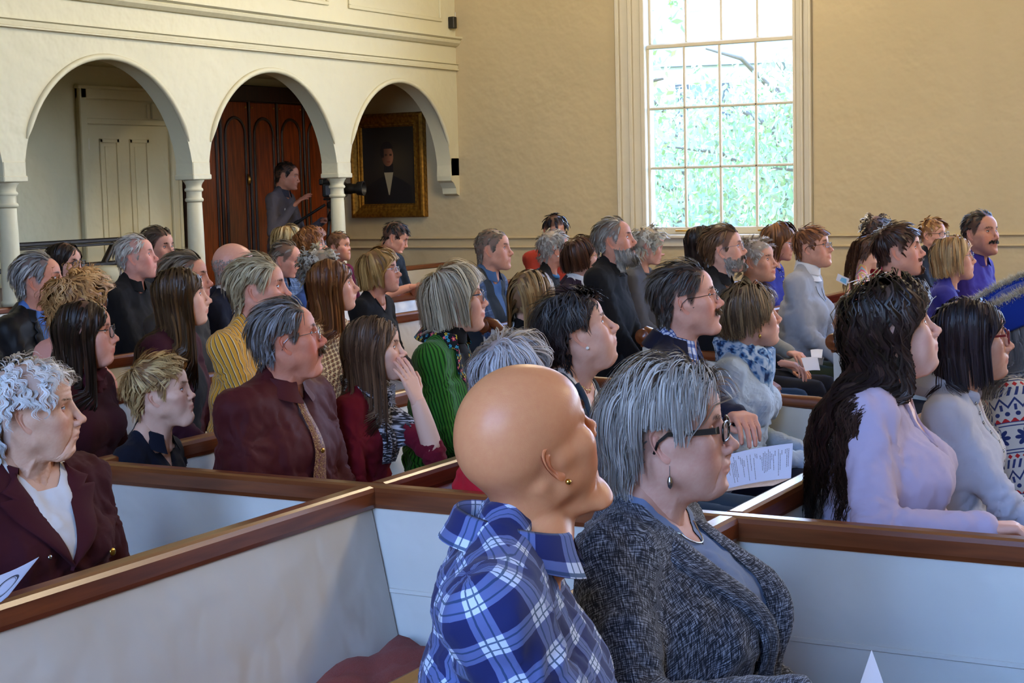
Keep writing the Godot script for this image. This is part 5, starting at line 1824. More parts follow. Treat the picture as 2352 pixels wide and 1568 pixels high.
func hands(P: Dictionary, top: Dictionary, t: Node3D, skin: Color):
	var sz: float = P.size
	for k in 2:
		if P.get("no_hand", 0) & (1 << k): continue
		var W: Vector3 = top.Wr[k]
		var E: Vector3 = top.E[k]
		var X: Vector3 = P.get("hand_dir" if k == 0 else "hand_dir_l", (W - E).normalized() * Vector3(1, 0.4, 1)).normalized()
		var Y: Vector3 = P.get("hand_up" if k == 0 else "hand_up_l", Vector3.UP)
		Y = (Y - X * Y.dot(X)).normalized()
		var Z := X.cross(Y)              # to the right when the fingers point ahead
		var mir := -1.0 if k == 0 else 1.0   # a right hand's thumb is on its left
		var hb := hand_base(P.lod, P.get("hand_pose" if k == 0 else "hand_pose_l", 0))
		var v := PackedVector3Array()
		var hs: float = sz * (1.0 - 0.1 * P.fem)
		var at := W - X * 0.005
		for p in hb.v: v.append(at + (X * p.x + Y * p.y + Z * p.z * mir) * hs)
		var ix := PackedInt32Array()
		var src: PackedInt32Array = hb.ix
		for q in range(0, src.size(), 3):
			if mir > 0: ix.append_array([src[q], src[q + 1], src[q + 2]])
			else: ix.append_array([src[q], src[q + 2], src[q + 1]])
		var n := Field.normals(v, ix)
		var body := MB.new()
		for i in v.size():
			var tip := smoothstep(0.12, 0.19, hb.v[i].x)
			body.col = Color(skin.r * (1.0 - 0.02 * tip), skin.g * (0.94 - 0.14 * tip), skin.b * (0.92 - 0.12 * tip))
			body.pt(v[i], n[i])
		body.col = Color(1, 1, 1)
		body.ix = ix
		if P.get("bare_fore", 0) & (1 << k):
			body.col = skin
			var pts := []
			var rr := []
			for i in 9:
				var f := i / 8.0
				pts.append(E.lerp(W, 0.08 + 0.93 * f)); rr.append(lerpf(0.037, 0.0235, f) * sz + 0.004 * sin(f * 2.6) * sz)
			body.tube(pts, rr, 16)
			body.col = Color(1, 1, 1)
		obj("hand", body, M.skin, t)

# ---- glasses: two rims, a bridge and two temples
func glasses(P: Dictionary, T: Transform3D, t: Node3D):
	var G: Dictionary = P.glasses
	var r: float = G.get("r", 0.0014)
	var m := MB.new()
	var gl := MB.new()
	var rx: float = G.get("w", 0.025)
	var ry: float = G.get("h", 0.018)
	var sq: float = G.get("square", 3.0)
	var y0: float = G.get("y", 0.010)
	for s in [1.0, -1.0]:
		var pts := []
		var c := Vector3(0.101, y0, 0.034 * s)
		for i in 29:
			var a := TAU * i / 28.0
			var ca := cos(a); var sa := sin(a)
			var dx := signf(ca) * pow(absf(ca), 2.0 / sq) * rx
			var dy := signf(sa) * pow(absf(sa), 2.0 / sq) * ry
			pts.append(T * (c + Vector3(-absf(c.z + dx) * 0.16 + 0.006 + dy * 0.1, dy, dx)))
		if not G.get("rimless", false): m.tube(pts, r * P.size, 6, false)
		var mid: Vector3 = T * (c + Vector3(0.001, 0, 0))
		for i in 28: gl.tri(mid, pts[i], pts[i + 1])
		var th: float = G.get("temple", r)
		var z1 := 0.034 + rx
		var hx := 0.0965 - 0.16 * rx
		var tp := [Vector3(hx, y0 + ry * 0.45, s * z1), Vector3(hx - 0.006, y0 + ry * 0.5, s * (0.0695 * P.width)), Vector3(0.04, y0 + ry * 0.5 + 0.002, s * 0.0735 * P.width), Vector3(0.006, y0 + ry * 0.5 + 0.005, s * 0.0775 * P.width), Vector3(-0.012, 0.012, s * 0.078 * P.width), Vector3(-0.022, -0.008, s * 0.074 * P.width)]
		for i in 5:
			if th > r * 1.5 and i < 4:
				var a: Vector3 = tp[i]; var b: Vector3 = tp[i + 1]
				var h0 := th * (1.0 - 0.15 * i)
				var h1 := th * (1.0 - 0.15 * (i + 1))
				var w := Vector3(0, 0, 0.0012 * s)
				var ce: Vector3 = T * ((a + b) * 0.5)
				m.quad_out(T * (a + Vector3(0, h0, 0) + w), T * (b + Vector3(0, h1, 0) + w), T * (b - Vector3(0, h1, 0) + w), T * (a - Vector3(0, h0, 0) + w), ce)
				m.quad_out(T * (a + Vector3(0, h0, 0) - w), T * (b + Vector3(0, h1, 0) - w), T * (b - Vector3(0, h1, 0) - w), T * (a - Vector3(0, h0, 0) - w), ce)
				m.quad_out(T * (a + Vector3(0, h0, 0) + w), T * (b + Vector3(0, h1, 0) + w), T * (b + Vector3(0, h1, 0) - w), T * (a + Vector3(0, h0, 0) - w), ce)
				m.quad_out(T * (a - Vector3(0, h0, 0) + w), T * (b - Vector3(0, h1, 0) + w), T * (b - Vector3(0, h1, 0) - w), T * (a - Vector3(0, h0, 0) - w), ce)
			else: m.tube([T * tp[i], T * tp[i + 1]], maxf(r, th * 0.4) * P.size, 6)
	m.tube([T * Vector3(0.105, y0 + 0.004, 0.0115), T * Vector3(0.109, y0 + 0.007, 0), T * Vector3(0.105, y0 + 0.004, -0.0115)], r * P.size, 6)
	var g := obj("glasses", m, G.mat, t)
	obj("lens", gl, M.lens, g)

# ---- legs, seated
func legs(P: Dictionary, top: Dictionary, t: Node3D):
	var pel: Vector3 = top.pel
	var bk: float = P.bulk
	var sz: float = P.size
	var m: Material = P.get("trousers", M.dark_cloth)
	var stand: bool = P.has("pelvis")
	var kn := []
	var an := []
	for s in [-1, 1]:
		if stand: kn.append(Vector3(pel.x + 0.02, pel.y * 0.53, 0.1 * s)); an.append(Vector3(pel.x - 0.01, 0.09, 0.11 * s))
		else: kn.append(Vector3(pel.x + 0.43 * sz, SEAT + 0.075, 0.105 * s)); an.append(Vector3(pel.x + 0.44 * sz, 0.09, 0.1 * s))
	var f := Field.new(Vector3(pel.x - 0.19, 0.0, -0.28), Vector3(kn[0].x + 0.26, pel.y + 0.12, 0.28), 0.03 if P.lod < 2 else 0.036)
	for k in 2:
		var hip := pel + Vector3(0.0, -0.03, kn[k].z * 0.85)
		f.cap(hip, kn[k], 0.088 * bk * sz, 0.062 * sz, 0.04)
		f.cap(kn[k], an[k], 0.06 * sz, 0.045 * sz, 0.03)
		f.cap(an[k] + Vector3(-0.03, -0.045, 0), an[k] + Vector3(0.15, -0.05, 0.01), 0.04, 0.036, 0.02)
	f.cap(pel + Vector3(0, -0.03, -0.05), pel + Vector3(0, -0.03, 0.05), 0.1 * bk * sz, 0.1 * bk * sz, 0.05)
	var net := f.net()
	var mb := MB.new()
	mb.v = net.v; mb.n = net.n; mb.ix = net.ix
	mb.uv.resize(net.v.size())
	for p in net.v: mb.c.append(Color(1, 1, 1) if p.y > 0.085 else Color(0.12, 0.1, 0.09))
	obj("trousers", mb, m, t)

# ---------------------------------------------------------------- collars, lapels, ties, scarves
func surf_x(top: Dictionary, y: float, z: float) -> float:
	var f: Field = top.f
	var x: float = top.N.x + top.xmax
	var prev := 1.0
	while x > top.N.x - 0.06:
		var d := f.at(Vector3(x, y, z))
		if d < 0.0: return x + 0.006 * absf(d) / maxf(absf(d) + prev, 0.0001)
		prev = maxf(d, 0.0)
		x -= 0.006
	return x
func ring(T0: Transform3D, a: float, y: float, r: float, tilt: float) -> Vector3:
	var cx := -0.034 + (y + 0.12) * 0.13
	return T0 * Vector3(cx + r * cos(a), y + 0.018 - tilt * cos(a), r * 0.96 * sin(a))
func dress(P: Dictionary, top: Dictionary, T0: Transform3D, T1: Transform3D, t: Node3D, sz: float):
	var N: Vector3 = top.N
	var nr: float = 0.0535 * (P.neck - 0.14 * P.fem) * (1.0 - 0.12 * P.kid) + 0.004 + P.fat * 0.004
	var seg: int = [40, 28, 18][P.lod]
	for W in P.get("extras", []):
		var k: String = W.kind
		var m := MB.new()
		if k == "collar":
			var gap: float = W.get("gap", 0.22)
			var rows := []
			var spread: float = W.get("spread", 0.018)
			for q in [[0.0, -0.165, 0.0], [0.001, -0.118, 0.0], [0.003, -0.108, 0.0], [0.008, -0.112, 0.0], [0.014, -0.130, 0.4], [spread + 0.006, -0.152, 1.0], [spread + 0.003, -0.153, 1.0], [0.008, -0.128, 0.4]]:
				var r := PackedVector3Array()
				for j in seg + 1:
					var a := lerpf(gap, TAU - gap, j / float(seg))
					var fr := pow(absf(cos(a / 2.0)), 6.0)
					r.append(ring(T0, a, q[1] - fr * q[2] * 0.022 - W.get("drop", 0.0), nr + q[0] + fr * q[2] * 0.012, 0.020))
				rows.append(r)
			m.grid(rows, false, true, 0.4, 0.1)
			obj("collar", m, W.mat, t)
		elif k == "turtle":
			var rows := []
			for q in [[0.034, -0.178], [0.022, -0.162], [0.012, -0.148], [0.008, -0.12], [0.006, -0.094], [0.009, -0.087], [0.014, -0.090], [0.017, -0.115], [0.02, -0.14], [0.016, -0.146]]:
				var r := PackedVector3Array()
				for j in seg:
					var a := TAU * j / seg
					r.append(ring(T0, a, q[1] + sin(a * 5.0 + q[1] * 60) * 0.0015, nr + q[0] + sin(a * 3.0 + 1.0) * 0.002, 0.016))
				rows.append(r)
			m.grid(rows, true, true, 0.4, 0.1)
			obj("turtleneck", m, W.mat, t)
		elif k == "band":         # neckband of a round neckline, lying on the torso
			var pts := []
			for j in seg:
				var a := TAU * j / seg
				var p := ring(T0, a, W.get("y", -0.158), nr + W.get("out", 0.012), W.get("tilt", 0.024))
				pts.append(p)
			pts.append(pts[0])
			m.tube(pts, W.get("r", 0.007), 8, false)
			obj("neckband", m, W.mat, t)
		elif k == "edge":         # hem along the edge of an opening
			var nk: Vector3 = P.neckline[W.of]
			for s in [1.0, -1.0]:
				var pts := []
				for j in 15:
					var q := j / 14.0
					var y := lerpf(0.0, -nk.y, q)
					var z: float = nk.x * pow(clampf((y + nk.y) / (nk.y + 0.02), 0, 1), nk.z) * s
					pts.append(Vector3(surf_x(top, N.y + y, z) + 0.001, N.y + y, z))
				m.tube(pts, W.get("r", 0.005), 7)
			obj("hem", m, W.mat, t)
		elif k == "lapel":
			var nk: Vector3 = P.neckline.inner
			var wl: float = W.get("w", 0.05)
			for s in [1.0, -1.0]:
				var rows := []
				for j in 19:
					var q := j / 18.0
					var y := lerpf(0.015, -nk.y - 0.01, q)
					var zi := nk.x * pow(clampf((y + nk.y) / (nk.y + 0.02), 0, 1), nk.z)
					var prof := wl * (smoothstep(0.0, 0.12, q) * 0.25 + 0.75 * smoothstep(0.08, 0.32, q)) * (1.0 - pow(q, 2.5))
					if W.get("notch", true) and absf(q - 0.30) < 0.03: prof *= 0.55
					var r := PackedVector3Array()
					for c in 5:
						var g := c / 4.0
						var z := zi - 0.006 + prof * g
						var yy := N.y + y + prof * g * 0.22
						r.append(Vector3(surf_x(top, yy, z * s) + 0.003 + 0.011 * sin(minf(g * 1.25, 1.0) * 2.2), yy, z * s))
					r.append(r[4] - Vector3(0.008, 0.0, -0.001 * s))
					rows.append(r)
				m.grid(rows, false, s < 0, 0.1, 0.4)
			# the collar behind the neck
			var rows2 := []
			for q in [[0.002, -0.13], [0.006, -0.112], [0.014, -0.113], [0.03, -0.135], [0.046, -0.158], [0.04, -0.164]]:
				var r := PackedVector3Array()
				for j in seg + 1:
					var a := lerpf(0.95, TAU - 0.95, j / float(seg))
					r.append(ring(T0, a, q[1] + W.get("lift", 0.0), nr + q[0] + W.get("off", 0.004), 0.022))
				rows2.append(r)
			m.grid(rows2, false, true, 0.4, 0.1)
			obj("lapel", m, W.mat, t)
		elif k == "drape":        # wide folded shawl collar, thick
			var nk: Vector3 = P.neckline.inner
			for s in [1.0, -1.0]:
				var rows := []
				for j in 25:
					var q := j / 24.0
					var r := PackedVector3Array()
					for c in 9:
						var g := c / 8.0
						var p: Vector3
						var wd: float = W.get("w", 0.075) * (0.85 + 0.35 * sin(q * 3.0))
						if q < 0.4:
							var a := lerpf(PI, 1.0, q / 0.4)
							p = ring(T0, a * s, -0.125 - g * 0.055 + 0.012 * sin(g * PI), nr + 0.004 + wd * 0.75 * g + 0.006 * sin(g * PI), 0.02)
						else:
							var q2 := (q - 0.4) / 0.6
							var y := lerpf(-0.03, -nk.y - 0.015, q2)
							var zi := nk.x * pow(clampf((y + nk.y) / (nk.y + 0.02), 0, 1), nk.z)
							var z := zi - 0.008 + wd * g * (1.0 - 0.35 * q2)
							var yy := N.y + y + wd * g * 0.2
							p = Vector3(surf_x(top, yy, z * s) + 0.004 + 0.024 * sin(minf(g * 1.15, 1.0) * 2.6) * (1.0 + 0.5 * q2), yy, z * s)
						r.append(p)
					r.append(r[8] - Vector3(0.012, 0.006, 0.0))
					rows.append(r)
				# blend the turn from neck to chest
				for c in 10:
					var a0: Vector3 = rows[8][c]; var b0: Vector3 = rows[13][c]
					for j in range(9, 13): rows[j][c] = (rows[j][c] as Vector3).lerp(a0.lerp(b0, (j - 8) / 5.0), 0.75)
				m.grid(rows, false, s < 0, 0.12, 0.6)
			obj("shawl_collar", m, W.mat, t)
		elif k == "tie":
			var rows := []
			for j in 20:
				var q := j / 19.0
				var y := lerpf(0.012, -W.get("len", 0.36), q)
				var hw := lerpf(0.017, 0.04, smoothstep(0.06, 1.0, q)) * (1.25 if q < 0.08 else 1.0)
				var r := PackedVector3Array()
				for c in 7:
					var g := c / 3.0 - 1.0
					var z: float = hw * g + W.get("shift", 0.0) * q
					r.append(Vector3(surf_x(top, N.y + y, W.get("shift", 0.0) * q) + 0.014 - 0.006 * absf(g) * absf(g), N.y + y, z))
				rows.append(r)
			m.grid(rows, false, true, 0.08, 0.42)
			obj("necktie", m, W.mat, t)
			var pn := MB.new()
			pn.ball(Vector3(surf_x(top, N.y - 0.19, 0) + 0.016, N.y - 0.19, W.get("shift", 0.0) * 0.5), Vector3(0.004, 0.008, 0.009), 10)
			if W.get("pin", false): obj("tie_pin", pn, M.brass, t)
		elif k == "scarf":
			var rows := []
			var R: float = W.get("R", 0.028)
			for j in 14:
				var b := TAU * j / 14.0
				var r := PackedVector3Array()
				for i in seg:
					var a := TAU * i / seg
					var fr := maxf(0.0, cos(a))
					var wob := cloth_noise.get_noise_3dv(Vector3(cos(a) * 3.0, b * 1.2 + a * 0.6, sin(a) * 3.0)) * 0.012 + sin(b * 3.0 + a * 2.0) * 0.004
					var rr: float = nr + 0.014 + (R + wob) * (1.0 + cos(b)) * 0.75
					var hh: float = W.get("y", -0.135) + (R * 1.35 + wob) * sin(b) - fr * fr * W.get("droop", 0.05) * (0.5 - 0.5 * sin(b))
					r.append(ring(T0, a, hh, rr + fr * fr * 0.02 * (0.5 - 0.5 * sin(b)), 0.018))
				rows.append(r)
			rows.append(rows[0])
			m.grid(rows, true, false, 0.7, 0.35)
			for s in W.get("tails", []):
				var rows3 := []
				for j in 16:
					var q := j / 15.0
					var y := lerpf(-0.01, -W.get("tail_len", 0.3), q)
					var r := PackedVector3Array()
					for c in 9:
						var g := c / 4.0 - 1.0
						var z: float = s * lerpf(0.055, 0.02, q) + g * lerpf(0.028, 0.04, q)
						r.append(Vector3(surf_x(top, N.y + y, z) + 0.008 + 0.014 * (1.0 - g * g) + 0.006 * sin(g * 7.0 + q * 6.0), N.y + y, z))
					rows3.append(r)
				m.grid(rows3, false, true, 0.08, 0.3)
			obj("scarf", m, W.mat, t)
		elif k == "hood":
			var rows := []
			for j in 12:
				var b := TAU * j / 12.0
				var r := PackedVector3Array()
				for i in seg + 1:
					var a := lerpf(0.75, TAU - 0.75, i / float(seg))
					var bk := pow(maxf(0.0, -cos(a)), 0.7)
					r.append(ring(T0, a, -0.145 + 0.03 * sin(b) * (0.6 + bk * 0.7) - bk * 0.01, nr + 0.012 + (1.0 + cos(b)) * (0.012 + 0.028 * bk), 0.03))
				rows.append(r)
			rows.append(rows[0])
			m.grid(rows, false, false)
			obj("hood", m, W.mat, t)
		elif k == "buttons":
			for j in W.get("n", 6):
				var y := lerpf(W.get("y0", -0.03), W.get("y1", -0.3), j / float(W.get("n", 6) - 1))
				for s in W.get("sides", [0.0]):
					var z: float = s * (0.012 + 0.07 * clampf(1.0 + y / 0.2, 0, 1))
					m = MB.new()
					m.lathe([[0, -0.002], [0.005, -0.002], [0.0055, 0.0015], [0.0035, 0.0028], [0, 0.002]], 10, Transform3D(Basis(Vector3(0, 0, 1), -PI / 2), Vector3(surf_x(top, N.y + y, z) + 0.006, N.y + y, z)))
					obj("button", m, W.mat, t)
		elif k == "pin":
			m.ball(Vector3(surf_x(top, N.y + W.y, W.z) + W.get("out", 0.006), N.y + W.y, W.z), Vector3(0.004, W.get("r", 0.01), W.get("r", 0.01)), 12)
			obj("brooch", m, W.mat, t)
		elif k == "necklace":
			var pts := []
			for j in 31:
				var a := lerpf(-2.2, 2.2, j / 30.0)
				var p := ring(T0, a, -0.145, nr + 0.004, 0.0)
				var fr := pow(cos(a * 0.5), 4.0)
				p.y -= fr * W.get("len", 0.06)
				p.x = maxf(p.x, surf_x(top, minf(p.y, N.y + 0.02), p.z) + 0.003) if absf(a) < 1.2 else p.x
				pts.append(p)
			m.tube(pts, W.get("r", 0.0014), 5)
			obj("necklace", m, W.mat, t)
		elif k == "cap_line":
			pass

# ---------------------------------------------------------------- cloth
func cloth(c: Color, rough := 0.88, weave := 1.0) -> StandardMaterial3D:
	var m := mat(c, rough, 0.0, 0.3)
	if not M.has("weave"):
		M.weave = noise_tex(0.35, 256, 2, null, true, 5.0)
		M.knit = noise_tex(0.12, 256, 3, null, true, 8.0)
	m.normal_enabled = true; m.normal_texture = M.weave; m.normal_scale = 0.5 * weave
	m.uv1_triplanar = true; m.uv1_scale = Vector3(16, 16, 16)
	m.rim_enabled = true; m.rim = 0.25; m.rim_tint = 0.6
	m.cull_mode = BaseMaterial3D.CULL_DISABLED
	return m
func pattern(size: int, tile: float, f: Callable, rough := 0.85, bump := false) -> StandardMaterial3D:
	var im := Image.create(size, size, false, Image.FORMAT_RGB8)
	for y in size:
		for x in size: im.set_pixel(x, y, f.call(x / float(size), y / float(size)))
	var m := mat(Color(1, 1, 1), rough, 0.0, 0.3)
	m.albedo_texture = ImageTexture.create_from_image(im)
	m.uv1_scale = Vector3(1.0 / tile, 1.0 / tile, 1)
	m.cull_mode = BaseMaterial3D.CULL_DISABLED
	m.rim_enabled = true; m.rim = 0.2
	return m
func band(x: float, a: float, b: float) -> float: return 1.0 if fposmod(x, 1.0) >= a and fposmod(x, 1.0) < b else 0.0
func make_cloth():
	skin_mat()
	M.dark_cloth = cloth(col(38, 40, 50)); M.jeans = cloth(col(52, 72, 96), 0.9, 1.5); M.khaki = cloth(col(120, 108, 88))
	M.lens = mat(Color(0.9, 0.95, 1.0, 0.10), 0.03); M.lens.transparency = BaseMaterial3D.TRANSPARENCY_ALPHA; M.lens.cull_mode = BaseMaterial3D.CULL_DISABLED
	M.silver = mat(col(190, 192, 196), 0.25, 1.0); M.gold = mat(col(220, 180, 90), 0.25, 1.0); M.pearl = mat(col(235, 228, 216), 0.25)
	M.frame_black = mat(col(14, 13, 15), 0.25); M.frame_red = mat(col(110, 16, 24), 0.3); M.frame_grey = mat(col(90, 96, 110), 0.3, 0.5)
	var rr := RandomNumberGenerator.new(); rr.seed = 3
	M.plaid = pattern(128, 0.062, func(u, v):
		var a := band(u, 0.0, 0.42); var b := band(v, 0.0, 0.42)
		var la := band(u, 0.10, 0.135) + band(u, 0.285, 0.32); var lb := band(v, 0.10, 0.135) + band(v, 0.285, 0.32)
		var c := col(36, 42, 92)
		if a + b == 1.0: c = col(98, 110, 160)
		if a + b == 2.0: c = col(216, 224, 242)
		if (la > 0 or lb > 0) and a + b > 0: c = c.lerp(col(34, 58, 90), 0.7)
		return c)
	M.stripe_yellow = pattern(64, 0.034, func(u, v):
		var c := col(214, 154, 52)
		if band(u, 0.0, 0.07) > 0 or band(u, 0.5, 0.57) > 0: c = col(74, 66, 70)
		if band(u, 0.09, 0.16) > 0 or band(u, 0.59, 0.64) > 0: c = col(226, 206, 160)
		return c)
	M.cord = pattern(32, 0.012, func(u, v): return col(48, 112, 34).lerp(col(18, 54, 14), 1.0 if band(u, 0.0, 0.4) > 0 else 0.0))
	M.tweed = pattern(256, 0.14, func(u, v):
		var h: float = cloth_noise.get_noise_2d(u * 5.0, v * 70.0) + cloth_noise.get_noise_2d(u * 70.0 + 40.0, v * 5.0)
		var s: float = rr.randf() * 0.3
		return col(34, 37, 46).lerp(col(168, 174, 186), clampf(0.16 + h * 1.15 + s - 0.1, 0, 1)), 0.95)
	M.check = pattern(32, 0.016, func(u, v):
		var a := band(u, 0.0, 0.35) + band(v, 0.0, 0.35)
		return [col(226, 230, 242), col(120, 140, 190), col(60, 76, 140)][int(a)])
	M.plaid_dim = pattern(64, 0.055, func(u, v):
		var c := col(66, 88, 124)
		if band(u, 0.0, 0.06) + band(v, 0.0, 0.06) > 0: c = col(120, 140, 168)
		if band(u, 0.4, 0.6) + band(v, 0.4, 0.6) > 0: c = c.darkened(0.2)
		return c)
	M.dress = pattern(96, 0.045, func(u, v):
		var c := col(214, 186, 140)
		for q in [Vector2(0.25, 0.25), Vector2(0.75, 0.75), Vector2(0.75, 0.25), Vector2(0.25, 0.75)]:
			var d: float = (Vector2(u, v) - q).length()
			if d < 0.21: c = col(62, 24, 18)
			if d < 0.14: c = col(206, 176, 130)
			if d < 0.10: c = col(84, 26, 20)
		return c)
	M.fairisle = pattern(256, 0.22, func(u, v):
		var c := col(206, 204, 200)
		var w: float = fposmod(v, 1.0)
		if w < 0.2: # zigzag
			if absf(fposmod(u * 6.0, 1.0) - 0.5) * 0.24 + 0.04 - w > -0.02 and absf(fposmod(u * 6.0, 1.0) - 0.5) * 0.24 + 0.04 - w < 0.02: c = col(46, 58, 110)
			if band(u * 6.0, 0.4, 0.6) > 0 and w > 0.12: c = col(46, 58, 110)
		elif w < 0.3:
			if Vector2((fposmod(u * 8.0, 1.0) - 0.5) / 8.0, w - 0.25).length() < 0.03: c = col(40, 52, 104)
		elif w < 0.36:
			if (0.36 - w) < 0.05 and absf(fposmod(u * 9.0, 1.0) - 0.5) < (w - 0.30) * 8.0: c = col(176, 40, 46)
		elif w < 0.42:
			if w < 0.375 or w > 0.405: c = col(46, 58, 110)
		elif w < 0.74:
			var q := Vector2(fposmod(u * 3.0, 1.0) - 0.5, (w - 0.58) * 3.0)
			var an: float = q.angle()
			if q.length() < 0.22 + 0.2 * absf(cos(an * 4.0)): c = col(36, 48, 100)
			if q.length() < 0.1: c = col(206, 204, 200)
		elif w < 0.8:
			if w < 0.755 or w > 0.785: c = col(46, 58, 110)
		elif w < 0.88:
			if absf(fposmod(u * 10.0, 1.0) - 0.5) + absf(w - 0.84) * 10.0 < 0.34: c = col(176, 40, 46)
		else:
			if band(u * 12.0 + w * 4.0, 0.0, 0.4) > 0: c = col(46, 58, 110)
		return c, 0.95)
	var fl := []
	for i in 26: fl.append([Vector2(rr.randf(), rr.randf()), i % 3, rr.randf_range(0.06, 0.1)])
	M.floral = pattern(128, 0.075, func(u, v):
		var c := col(16, 20, 24)
		for q in fl:
			var d := Vector2(u, v) - (q[0] as Vector2)
			d.x -= roundf(d.x); d.y -= roundf(d.y)
			var r: float = q[2] * (0.8 + 0.25 * cos(d.angle() * 5.0))
			if d.length() < r: c = [col(232, 200, 60), col(206, 62, 110), col(66, 160, 186)][q[1]]
			if d.length() < r * 0.4: c = [col(90, 26, 20), col(240, 206, 70), col(30, 70, 110)][q[1]]
		return c)
	M.paisley = pattern(128, 0.16, func(u, v):
		var h := sin((u + cloth_noise.get_noise_2d(u * 5.0, v * 9.0) * 0.5) * 28.0 + sin(v * 16.0) * 2.0)
		return col(92, 44, 26).lerp(col(196, 160, 106), clampf(h * 0.6 + 0.35, 0, 1)).lerp(col(120, 70, 90), clampf(cloth_noise.get_noise_2d(u * 8.0 + 9.0, v * 8.0), 0, 1)), 0.5)
	M.scarf_blue = pattern(128, 0.3, func(u, v):
		var h: float = cloth_noise.get_noise_2d(u * 7.0, v * 7.0) + 0.5 * cloth_noise.get_noise_2d(u * 17.0, v * 17.0)
		return col(196, 216, 236).lerp(col(74, 122, 182), clampf(h * 1.6 + 0.45, 0, 1)).lerp(col(28, 50, 96), clampf(h * 3.0 - 0.9, 0, 1)))
	M.scarf_bw = pattern(128, 0.16, func(u, v):
		var h: float = cloth_noise.get_noise_2d(u * 9.0, v * 14.0)
		var c := col(34, 34, 40)
		if h > 0.12: c = col(196, 196, 204)
		if band(u * 6.0, 0.0, 0.12) + band(v * 6.0, 0.0, 0.12) > 0: c = c.lerp(col(110, 112, 122), 0.6)
		return c)
	M.stripe_pink = pattern(64, 0.05, func(u, v): return [col(226, 110, 130), col(240, 200, 190), col(200, 190, 90), col(230, 140, 120), col(150, 190, 200)][int(u * 5.0) % 5])
	# a cable knit: raised ropes
	var kn := Image.create(128, 128, false, Image.FORMAT_RGB8)
	for y in 128:
		for x in 128:
			var u := x / 128.0; var v := y / 128.0
			var c := 0.5 + 0.14 * sin(TAU * 2.0 * u) * sin(TAU * 2.0 * v)
			var w := fposmod(u * 2.0, 1.0) - 0.5
			c += 0.38 * exp(-pow((w - 0.22 * sin(TAU * v * 2.0)) / 0.10, 2)) + 0.38 * exp(-pow((w + 0.22 * sin(TAU * v * 2.0)) / 0.10, 2))
			kn.set_pixel(x, y, Color(c, c, c) * 0.8)
	kn.bump_map_to_normal_map(6.0)
	M.cable = mat(col(178, 196, 218), 0.95, 0.0, 0.25)
	M.cable.normal_enabled = true; M.cable.normal_texture = ImageTexture.create_from_image(kn); M.cable.normal_scale = 0.55
	M.cable.uv1_scale = Vector3(1.0 / 0.09, 1.0 / 0.09, 1); M.cable.rim_enabled = true; M.cable.rim = 0.3

